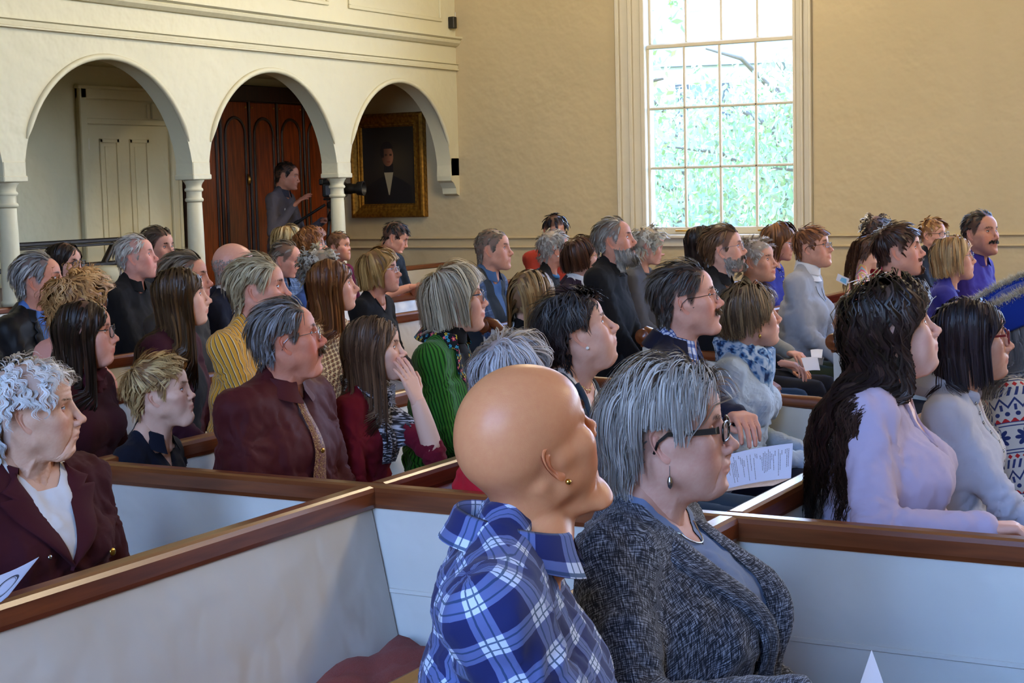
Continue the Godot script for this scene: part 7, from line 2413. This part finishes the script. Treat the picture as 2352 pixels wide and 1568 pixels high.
	at("beard38", {"label": "large man with a long white beard and receding grey hair in a black jacket", "lod": 1, "skin": col(206, 144, 118), "age": 0.7, "brow": col(70, 62, 56), "fat": 0.3, "bulk": 1.16, "recede": 16.0, "hair": short_hair(col(124, 118, 108), col(170, 166, 158), {"count": 2755, "len": 0.06, "side_len": 0.05, "vol": 0.012}), "beard": {"len": 0.05, "col": col(196, 192, 184), "col2": col(234, 230, 222), "p2": 0.5, "lift": 0.16, "grav": 1.4, "clump": 3, "count": 3200}, "stache": {"len": 0.028, "col": col(180, 172, 160), "col2": col(220, 214, 206)}, "cloth": black_c, "wear": "black_jacket", "extras": [{"kind": "collar", "mat": black_c, "gap": 0.3, "spread": 0.03}]})
	at("cw39", {"label": "woman with puffy white-blond hair looking down beneath the window", "lod": 2, "fem": 1.0, "skin": col(224, 166, 142), "age": 0.7, "hair": curly(col(196, 186, 160), col(232, 226, 208), {"len": 0.09, "vol": 0.036, "top_vol": 0.04, "count": 1450}), "cloth": cloth(col(90, 92, 100)), "extras": [{"kind": "band", "mat": cloth(col(90, 92, 100))}]})
	at("dk41", {"label": "dark-haired woman half hidden behind the bearded man in glasses", "lod": 2, "fem": 1.0, "skin": tan, "age": 0.2, "hair": long_hair(col(30, 22, 20), col(46, 36, 32), {"count": 1305}), "cloth": cloth(col(70, 62, 66)), "extras": [{"kind": "band", "mat": cloth(col(70, 62, 66))}]})
	at("br44", {"label": "woman with shoulder-length brown hair and glasses in a royal blue top by the window", "lod": 2, "fem": 1.0, "skin": col(210, 150, 124), "age": 0.4, "hair": bob(col(92, 56, 30), col(150, 102, 60), {"count": 1595, "cut": -0.11, "vol": 0.028}), "glasses": {"mat": M.silver, "r": 0.0012}, "cloth": cloth(col(54, 58, 140)), "wear": "blue_top", "extras": [{"kind": "band", "mat": cloth(col(54, 58, 140))}, {"kind": "buttons", "mat": M.silver, "n": 5, "y0": -0.02, "y1": -0.14, "sides": [0.6, -0.6]}]})
	at("cu46", {"label": "child with short dark curly hair behind the girl with the ponytail", "lod": 2, "skin": tan, "age": 0.0, "kid": 0.8, "size": 0.9, "bulk": 0.85, "sw": 0.8, "hair": curly(col(48, 38, 34), col(84, 70, 62), {"count": 1450, "vol": 0.034, "top_vol": 0.04}), "cloth": cloth(col(120, 22, 44)), "extras": [{"kind": "band", "mat": black_c}]})
	at("pony47", {"label": "girl with a long brown ponytail in a pink striped top", "lod": 2, "fem": 0.9, "skin": fair, "age": 0.0, "kid": 0.7, "size": 0.92, "bulk": 0.8, "sw": 0.8, "hair": short_hair(col(70, 46, 34), col(110, 78, 56), {"len": 0.12, "side_len": 0.09, "vol": 0.006, "top_vol": 0.008, "lift": 0.02, "grav": 0.1, "count": 1305, "mess": 0.03}), "tail": true, "cloth": M.stripe_pink, "extras": []})
	at("boy49", {"label": "boy with tousled blond hair and glasses in a dark jacket, lit from behind", "lod": 2, "skin": col(226, 166, 136), "age": 0.0, "kid": 0.6, "size": 0.93, "bulk": 0.88, "sw": 0.85, "hair": short_hair(col(160, 112, 62), col(216, 170, 108), {"mode": "whorl", "comb": Vector3(0.5, 0, 0), "len": 0.07, "vol": 0.018, "top_vol": 0.03, "lift": 0.4, "mess": 0.4, "count": 1450}), "glasses": {"mat": M.frame_black, "r": 0.0016}, "cloth": cloth(col(24, 26, 34)), "extras": [{"kind": "collar", "mat": cloth(col(24, 26, 34))}]})
	# ---- fifth row
	at("curly20", {"label": "woman with fluffy strawberry blond curls and a pale pink blouse", "lod": 1, "fem": 1.0, "skin": fair, "age": 0.6, "hair": curly(col(172, 124, 74), col(214, 170, 112), {"len": 0.12, "side_len": 0.1, "vol": 0.045, "top_vol": 0.045, "curl": 0.009, "count": 3480, "width": 0.0038}), "glasses": {"mat": M.frame_grey, "r": 0.0022}, "cloth": cloth(col(222, 158, 142)), "wear": "pink_blouse", "bulk": 1.1, "bust": 0.8, "extras": [{"kind": "band", "mat": cloth(col(222, 158, 142))}]})
	at("leather", {"label": "silver-haired man in a black leather jacket over a blue striped shirt", "lod": 1, "skin": col(206, 140, 114), "age": 0.7, "ruddy": 1.4, "recede": 10.0, "brow": col(150, 145, 140), "hair": short_hair(col(122, 120, 118), col(186, 184, 180), {"count": 3335, "len": 0.075, "side_len": 0.05, "vol": 0.014, "top_vol": 0.018}), "cloth": cloth(col(20, 21, 24), 0.42, 0.5), "wear": "leather_jacket", "cloth_in": cloth(col(84, 122, 190)), "wear_in": "blue_shirt", "neckline": {"inner": Vector3(0.075, 0.3, 0.8)}, "extras": [{"kind": "collar", "mat": cloth(col(84, 122, 190)), "gap": 0.4}, {"kind": "lapel", "mat": cloth(col(24, 25, 28), 0.42, 0.5), "w": 0.06}], "bulk": 1.1})
	at("m24", {"label": "man with swept-back brown-grey hair in a charcoal jacket behind the long-haired young woman", "lod": 1, "skin": col(202, 138, 110), "age": 0.7, "ruddy": 1.4, "nose": 0.6, "brow": brown, "recede": 8.0, "hair": short_hair(col(96, 82, 66), col(140, 128, 110), {"count": 3190, "len": 0.075, "top_vol": 0.024}), "cloth": cloth(col(58, 56, 54)), "wear": "charcoal_jacket", "bulk": 1.06, "extras": [{"kind": "collar", "mat": cloth(col(54, 52, 50))}]})
	at("bob32", {"label": "woman with a layered golden blond bob and glasses in a black top", "lod": 1, "fem": 1.0, "skin": col(208, 148, 122), "age": 0.6, "lips": 0.6, "brow": brown, "hair": bob(col(146, 106, 56), col(198, 160, 98), {"count": 3045, "cut": -0.085, "vol": 0.034, "top_vol": 0.034, "mess": 0.14, "bang": 0.12}), "glasses": {"mat": M.silver, "r": 0.0012, "h": 0.015}, "earring": {"drop": 0.035, "mat": M.silver}, "cloth": black_c, "wear": "black_top", "neckline": {"skin": Vector3(0.075, 0.075, 0.6)}, "extras": [{"kind": "edge", "of": "skin", "mat": black_c}]})
	at("bald25", {"label": "bald older man with a pale fringe of hair in a navy jacket, seen from behind", "lod": 1, "skin": col(224, 164, 142), "age": 0.6, "bald": 1, "hair": short_hair(col(176, 160, 146), col(200, 188, 176), {"len": 0.012, "side_len": 0.012, "vol": 0.003, "clump": 1, "count": 1800}), "dense": 0.15, "cloth": cloth(col(20, 24, 42)), "wear": "navy_jacket", "extras": [{"kind": "collar", "mat": cloth(col(90, 110, 150))}, {"kind": "lapel", "mat": cloth(col(20, 24, 42))}], "neckline": {"inner": Vector3(0.06, 0.3, 0.8)}, "cloth_in": white_c})
	at("sh36", {"label": "woman with cropped silver hair and a pearl earring in a black top", "lod": 1, "fem": 1.0, "skin": col(212, 150, 126), "age": 0.7, "hair": curly(col(166, 162, 152), col(204, 200, 190), {"len": 0.04, "vol": 0.014, "top_vol": 0.024, "curl": 0.002, "count": 2320, "lift": 0.3}), "earring": {"r": 0.006, "mat": M.pearl}, "glasses": {"mat": M.frame_black, "r": 0.0013}, "cloth": black_c, "wear": "black_top", "extras": [{"kind": "band", "mat": cloth(col(60, 110, 150)), "r": 0.012}]})
	at("red35", {"label": "dark-haired boy in a rust red sweater looking down by the window wall", "lod": 2, "skin": col(206, 148, 122), "age": 0.0, "kid": 0.3, "bulk": 0.92, "hair": short_hair(col(24, 22, 30), col(44, 44, 60), {"mode": "whorl", "comb": Vector3(0.5, 0, 0), "len": 0.06, "count": 1450, "vol": 0.014, "top_vol": 0.022}), "cloth": cloth(col(146, 48, 34)), "wear": "rust_sweater", "extras": [{"kind": "band", "mat": cloth(col(140, 44, 32))}]})
	# ---- last rows
	at("w21", {"label": "smiling dark-haired woman with dark glasses beside the left column", "lod": 1, "fem": 1.0, "skin": col(226, 168, 146), "age": 0.2, "smile": 0.9, "lips": 0.8, "brow": dark, "hair": long_hair(col(30, 22, 20), col(52, 40, 34), {"count": 2320, "cut": -0.16, "len": 0.28, "bang": 0.24}), "glasses": {"mat": M.frame_black, "r": 0.0024, "h": 0.019}, "cloth": cloth(col(60, 60, 66)), "extras": [{"kind": "band", "mat": cloth(col(60, 60, 66))}]})
	at("white22", {"label": "white-haired man in a black pullover below the cream door", "lod": 1, "skin": col(220, 156, 138), "age": 0.7, "ruddy": 1.6, "recede": 8.0, "brow": col(170, 150, 136), "hair": short_hair(col(188, 182, 172), col(228, 224, 216), {"count": 3190, "len": 0.06, "vol": 0.012, "top_vol": 0.014}), "dense": 0.3, "cloth": black_c, "wear": "black_pullover", "extras": [{"kind": "collar", "mat": black_c, "gap": 0.25}], "bulk": 1.06})
	at("w23", {"label": "dark-haired woman partly hidden behind the white-haired man in black", "lod": 1, "fem": 1.0, "skin": col(206, 150, 128), "age": 0.4, "smile": 0.4, "brow": dark, "hair": short_hair(col(58, 48, 42), col(96, 84, 76), {"count": 2175, "len": 0.1, "vol": 0.012, "mess": 0.2}), "cloth": cloth(col(40, 40, 44)), "extras": [{"kind": "band", "mat": black_c}]})
	at("bl27", {"label": "woman with short layered light blond hair looking down below the camera operator", "lod": 2, "fem": 1.0, "size": 1.04, "skin": col(216, 158, 134), "age": 0.4, "hair": bob(col(176, 146, 92), col(224, 202, 150), {"count": 1740, "cut": -0.06, "len": 0.15, "side_len": 0.1, "vol": 0.028, "mess": 0.25}), "glasses": {"mat": M.frame_black, "r": 0.0014}, "cloth": cloth(col(66, 76, 104)), "extras": [{"kind": "band", "mat": navy}]})
	at("m28", {"label": "man with thinning grey-brown hair bending his head in a plaid shirt", "lod": 2, "skin": col(212, 150, 128), "age": 0.5, "recede": 20.0, "hair": short_hair(col(92, 80, 68), col(140, 132, 124), {"count": 1305, "len": 0.05}), "cloth": M.plaid_dim, "extras": [{"kind": "collar", "mat": M.plaid_dim}]})
	at("red29", {"label": "woman with long curly copper hair and large glasses beside the third column", "lod": 1, "fem": 1.0, "skin": col(226, 164, 138), "age": 0.2, "brow": brown, "hair": long_hair(col(128, 76, 38), col(184, 124, 72), {"curl": 0.009, "turns": 6.0, "cut": -0.2, "len": 0.32, "bang": 0.24, "count": 2465, "mode": "whorl", "comb": Vector3(-0.7, 0, 0), "steps": 20, "vol": 0.03, "top_vol": 0.03, "mess": 0.2}), "glasses": {"mat": M.frame_grey, "r": 0.0018, "h": 0.019}, "cloth": cloth(col(40, 52, 84)), "extras": [{"kind": "band", "mat": navy}]})
	at("boy30", {"label": "boy with short light brown hair in a burgundy shirt in front of the third column", "lod": 2, "skin": col(228, 168, 144), "age": 0.0, "kid": 0.8, "size": 0.95, "bulk": 0.9, "sw": 0.88, "ruddy": 1.3, "hair": short_hair(col(96, 66, 42), col(134, 98, 66), {"mode": "whorl", "comb": Vector3(0.5, 0, 0), "len": 0.035, "vol": 0.006, "top_vol": 0.012, "count": 1595}), "cloth": cloth(col(106, 28, 58)), "wear": "burgundy_shirt", "neckline": {"skin": Vector3(0.05, 0.04, 0.7)}})
	at("gray31", {"label": "person with fluffy pale grey curls, only the top of the head showing", "lod": 2, "fem": 1.0, "skin": fair, "age": 0.8, "hair": curly(col(150, 146, 134), col(196, 192, 180), {"count": 1740, "len": 0.08, "vol": 0.034, "top_vol": 0.036}), "cloth": cloth(col(60, 84, 140)), "extras": [{"kind": "band", "mat": cloth(col(60, 84, 140))}]})
	at("boy33", {"label": "black-haired boy in a dark teal shirt bent over his reading below the portrait", "lod": 1, "skin": col(216, 156, 130), "age": 0.0, "kid": 0.15, "size": 0.96, "bulk": 0.92, "brow": dark, "hair": short_hair(col(20, 17, 18), col(34, 30, 30), {"mode": "whorl", "comb": Vector3(0.6, 0, 0), "len": 0.05, "side_len": 0.024, "vol": 0.008, "top_vol": 0.026, "lift": 0.3, "count": 2320}), "cloth": cloth(col(28, 38, 48)), "wear": "teal_shirt", "extras": [{"kind": "band", "mat": cloth(col(28, 38, 48))}], "bare_fore": 3, "elbow": Vector3(0.05, 0.83, 0.26), "wrist": Vector3(0.30, 0.92, 0.08), "wrist_l": Vector3(0.3, 0.92, -0.06), "lean": 0.08})
	at("cam26", {"label": "camera operator standing in a grey quarter-zip pullover, one hand raised to the camera", "lod": 1, "skin": col(206, 142, 116), "age": 0.2, "brow": dark, "recede": 5.0, "stubble": 0.25, "hair": short_hair(col(22, 18, 18), col(38, 32, 30), {"len": 0.03, "side_len": 0.012, "vol": 0.004, "top_vol": 0.012, "count": 2900}), "cloth": cloth(col(84, 80, 88), 0.9), "wear": "grey_pullover", "neckline": {"skin": Vector3(0.035, 0.05, 0.8), "neck": false}, "extras": [{"kind": "collar", "mat": cloth(col(60, 60, 72)), "gap": 0.3, "spread": 0.01}, {"kind": "pin", "mat": M.white, "y": -0.14, "z": 0.1, "r": 0.012}],
		"pelvis": Vector3(0.0, 0.98, 0), "free_arms": true, "elbow": Vector3(0.02, 1.29, 0.25), "wrist": Vector3(0.185, 1.52, 0.17), "elbow_l": Vector3(0.08, 1.25, -0.27), "wrist_l": Vector3(0.32, 1.38, -0.12), "hand_dir": Vector3(0.8, 0.6, -0.05), "hand_up": Vector3(-0.5, 0.75, 0.4), "hand_pose": 1, "trousers": navy})

# a blue felt hat: tall turned-up cuff, fluffy trim round the top, low crown inside
func felt_hat(who: Node3D, key: String):
	var a: Array = AT[key]
	var X := Transform3D(Basis(Vector3.UP, deg_to_rad(a[1])) * Basis(Vector3(0, 0, 1), deg_to_rad(26.0)), (a[0] as Vector3) + Vector3(0.0, 0.012, 0))
	var Y := who.transform.affine_inverse() * X
	var felt := cloth(col(24, 48, 132), 0.95)
	var m := MB.new()
	m.lathe([[0.0, 0.15], [0.05, 0.148], [0.085, 0.135], [0.1, 0.11], [0.103, 0.06], [0.106, 0.045], [0.112, 0.042], [0.118, 0.048], [0.121, 0.052], [0.121, 0.062], [0.127, 0.066], [0.15, 0.135], [0.152, 0.142], [0.147, 0.144], [0.12, 0.09], [0.104, 0.08]], 48, Y * Transform3D(Basis().scaled(Vector3(1.06, 1, 0.94)), Vector3(-0.01, 0.0, 0)))
	obj("hat", m, felt, who)
	var f := MB.new()
	var rg := RandomNumberGenerator.new(); rg.seed = 4
	var c1 := lin(col(206, 194, 164))
	for i in 9000:
		var an := rg.randf() * TAU
		var ra := 0.149 + rg.randfn() * 0.006
		var p := Vector3(ra * cos(an) * 1.06 - 0.01, 0.146 + rg.randfn() * 0.006, ra * sin(an) * 0.94)
		var d := (Vector3(cos(an) * (ra - 0.149) * 90.0, 0.6, sin(an) * (ra - 0.149) * 90.0) + Vector3(rg.randfn(), rg.randfn(), rg.randfn()) * 0.5).normalized()
		f.col = c1 * rg.randf_range(0.75, 1.15); f.col.a = 1.0
		var s := d.cross(Vector3.UP).normalized() * 0.0009
		f.tri(Y * (p - s), Y * (p + s), Y * (p + d * rg.randf_range(0.01, 0.022)))
	obj("fluffy_trim", f, M.hair, who)

# ---------------------------------------------------------------- papers in hands, the video camera
func page_mat(kind: int) -> StandardMaterial3D:
	# printed lines run across the page; kind 0: order of service, 1: tinted page, 2: a ring emblem, 3: blank
	var rg := RandomNumberGenerator.new(); rg.seed = 40 + kind
	var im := Image.create(256, 192, false, Image.FORMAT_RGB8)
	var bg: Color = [col(232, 234, 250), col(226, 214, 212), col(206, 212, 232), col(236, 238, 246)][kind]
	im.fill(bg)
	if kind < 2:
		var x := 14
		while x < 246:
			var y0 := 16 + rg.randi() % 40
			var y1 := y0 + 18 + rg.randi() % 30 if rg.randf() < 0.3 else 120 + rg.randi() % 60
			var y := y0
			while y < y1:
				var l := 3 + rg.randi() % 9
				im.fill_rect(Rect2i(x, y, 2, mini(l, y1 - y)), bg.darkened(0.55 if kind == 0 else 0.3))
				y += l + 2
			x += 6 if rg.randf() < 0.7 else 12
	elif kind == 2:
		for y in 192:
			for x in 256:
				var r := Vector2((x - 128) / 70.0, (y - 96) / 50.0).length()
				if absf(r - 1.0) < 0.09: im.set_pixel(x, y, col(60, 66, 84))
				elif absf(r - 0.82) < 0.03: im.set_pixel(x, y, col(110, 116, 140))
	var m := mat(Color(1, 1, 1), 0.75, 0.0, 0.3)
	m.albedo_texture = ImageTexture.create_from_image(im)
	m.cull_mode = BaseMaterial3D.CULL_DISABLED
	return m
# a slightly bowed sheet with thickness between four corners, in the frame of its thing
func sheet(mb: MB, o: Vector3, q: Array, bow: float):
	var nn := ((q[2] - q[0]) as Vector3).cross(q[1] - q[0]).normalized()
	for s in [0.0, 0.0008]:
		var rows := []
		for i in 7:
			var r := PackedVector3Array()
			for j in 7:
				var u := j / 6.0; var v := i / 6.0
				var p: Vector3 = (q[0] as Vector3).lerp(q[1], u).lerp((q[3] as Vector3).lerp(q[2], u), v)
				r.append(p - o + nn * (sin(u * PI) * bow - s))
			rows.append(r)
		mb.grid(rows, false, s > 0.0)
func build_props():
	var o := Vector3(-1.60, 0.83, -4.2)
	var b := thing("booklet", "open printed order of service held by the man in the navy blazer", "booklet", o)
	var m := MB.new(); sheet(m, o, [Vector3(-1.716, 0.851, -4.271), Vector3(-1.512, 0.896, -4.310), Vector3(-1.481, 0.816, -4.203), Vector3(-1.651, 0.782, -4.162)], 0.006); obj("page", m, page_mat(0), b)
	m = MB.new(); sheet(m, o, [Vector3(-1.651, 0.782, -4.162), Vector3(-1.481, 0.816, -4.203), Vector3(-1.473, 0.825, -4.036), Vector3(-1.640, 0.797, -3.974)], 0.004); obj("page", m, page_mat(1), b)
	for q in [["leaflet", "pale blue leaflet with a ring emblem before the woman in the maroon coat", [Vector3(-2.374, 0.926, -2.285), Vector3(-2.39, 0.906, -2.182), Vector3(-2.32, 0.868, -2.083), Vector3(-2.30, 0.89, -2.13)], 2],
			["leaflet", "white folded leaflet in the hand of the woman in the tweed jacket", [Vector3(-0.701, 0.923, -2.348), Vector3(-0.645, 0.80, -2.307), Vector3(-0.723, 0.80, -2.161), Vector3(-0.70, 0.86, -2.239)], 3],
			["card", "small white card held in front of the girl with the ponytail", [Vector3(-2.671, 1.130, -8.351), Vector3(-2.585, 1.107, -8.276), Vector3(-2.596, 1.070, -8.268), Vector3(-2.680, 1.095, -8.343)], 3],
			["leaflet", "white leaflet on the lap of the man with glasses and a white beard", [Vector3(-2.634, 0.752, -7.638), Vector3(-2.531, 0.765, -7.583), Vector3(-2.454, 0.725, -7.391), Vector3(-2.516, 0.722, -7.356)], 3],
			["leaflet", "white leaflet in the hands of the woman with spiky white hair", [Vector3(-2.659, 0.770, -7.857), Vector3(-2.573, 0.781, -7.792), Vector3(-2.544, 0.749, -7.689), Vector3(-2.589, 0.750, -7.664)], 3]]:
		var c: Vector3 = (q[2][0] + q[2][2]) * 0.5
		var s := MB.new(); sheet(s, c, q[2], 0.003)
		var e := obj(q[0], s, page_mat(q[3])); e.position = c
		tag(e, q[1], q[0])
		if q[0] == "card":
			var k := MB.new(); sheet(k, c, [q[2][0].lerp(q[2][2], 0.3) + Vector3(0.003, 0, 0.004), q[2][1].lerp(q[2][3], 0.2) + Vector3(0.003, 0, 0.004), q[2][2].lerp(q[2][0], 0.15) + Vector3(0.003, 0, 0.004), q[2][3].lerp(q[2][1], 0.2) + Vector3(0.003, 0, 0.004)], 0.003); obj("blue_print", k, mat(col(120, 190, 226), 0.6), e)
	# video camera on its tripod behind the third column
	var at_ := Vector3(-7.94, 0, -11.16)
	var t := thing("tripod", "black tripod under the video camera beside the wood screen", "tripod", at_)
	for k in 3:
		var a := 0.5 + TAU * k / 3.0
		for s in [-1, 1]:
			var l := MB.new()
			var sd: Vector3 = Vector3(-sin(a), 0, cos(a)) * 0.016 * s
			l.tube([Vector3(cos(a) * 0.04, 1.42, sin(a) * 0.04) + sd, Vector3(cos(a) * 0.14, 0.7, sin(a) * 0.14) + sd * 0.8, Vector3(cos(a) * 0.23, 0.02, sin(a) * 0.23) + sd * 0.4], 0.011, 8)
			obj("leg", l, M.black, t)
	var hd := MB.new()
	hd.lathe([[0, 1.38], [0.06, 1.38], [0.065, 1.42], [0.05, 1.45], [0.035, 1.47], [0.045, 1.49], [0.05, 1.53], [0.03, 1.56], [0, 1.56]], 20)
	hd.box(Vector3(-0.09, 1.555, -0.035), Vector3(0.09, 1.575, 0.035), 0.006)
	hd.lathe([[0, -0.07], [0.03, -0.07], [0.034, -0.05], [0.034, 0.05], [0.03, 0.07], [0, 0.07]], 16, Transform3D(Basis(Vector3.RIGHT, PI / 2), Vector3(0, 1.515, 0)))
	obj("head", hd, M.black, t)
	var ph := MB.new(); ph.tube([Vector3(-0.05, 1.52, 0.06), Vector3(-0.32, 1.36, 0.14)], 0.012, 8); ph.tube([Vector3(-0.28, 1.385, 0.128), Vector3(-0.40, 1.315, 0.163)], 0.017, 8); obj("pan_handle", ph, M.black, t)
	var c := thing("video_camera", "black video camera with a red light on the tripod, half behind the third column", "camera", at_ + Vector3(0, 1.578, 0), deg_to_rad(14.0))
	var bo := MB.new()
	bo.box(Vector3(-0.09, 0.0, -0.05), Vector3(0.11, 0.125, 0.05), 0.014); bo.box(Vector3(-0.08, 0.125, -0.03), Vector3(0.04, 0.14, 0.03), 0.005)
	obj("body", bo, M.black, c)
	var le := MB.new(); le.lathe([[0, 0.1], [0.044, 0.1], [0.046, 0.16], [0.04, 0.17], [0.04, 0.21], [0.055, 0.215], [0.062, 0.27], [0.055, 0.272], [0.04, 0.225], [0, 0.222]], 24, Transform3D(Basis(Vector3(0, 0, 1), -PI / 2), Vector3(0, 0.07, 0))); obj("lens", le, M.black, c)
	var ha := MB.new(); ha.tube([Vector3(-0.08, 0.12, 0), Vector3(-0.07, 0.175, 0), Vector3(0.06, 0.18, 0), Vector3(0.09, 0.13, 0)], 0.014, 8); obj("carry_handle", ha, M.black, c)
	var vf := MB.new(); vf.box(Vector3(-0.125, 0.105, -0.028), Vector3(-0.085, 0.16, 0.028), 0.01); obj("viewfinder", vf, M.black, c)
	var sc := MB.new(); sc.box(Vector3(-0.05, 0.02, 0.052), Vector3(0.05, 0.1, 0.064), 0.005); obj("side_screen", sc, M.frame_grey, c)
	var rl := MB.new(); rl.ball(Vector3(0.1, 0.165, 0.0), Vector3(0.009, 0.009, 0.009), 12)
	var rm := mat(col(220, 30, 30), 0.3); rm.emission_enabled = true; rm.emission = col(255, 40, 30); rm.emission_energy_multiplier = 3.0
	obj("tally_light", rl, rm, c)
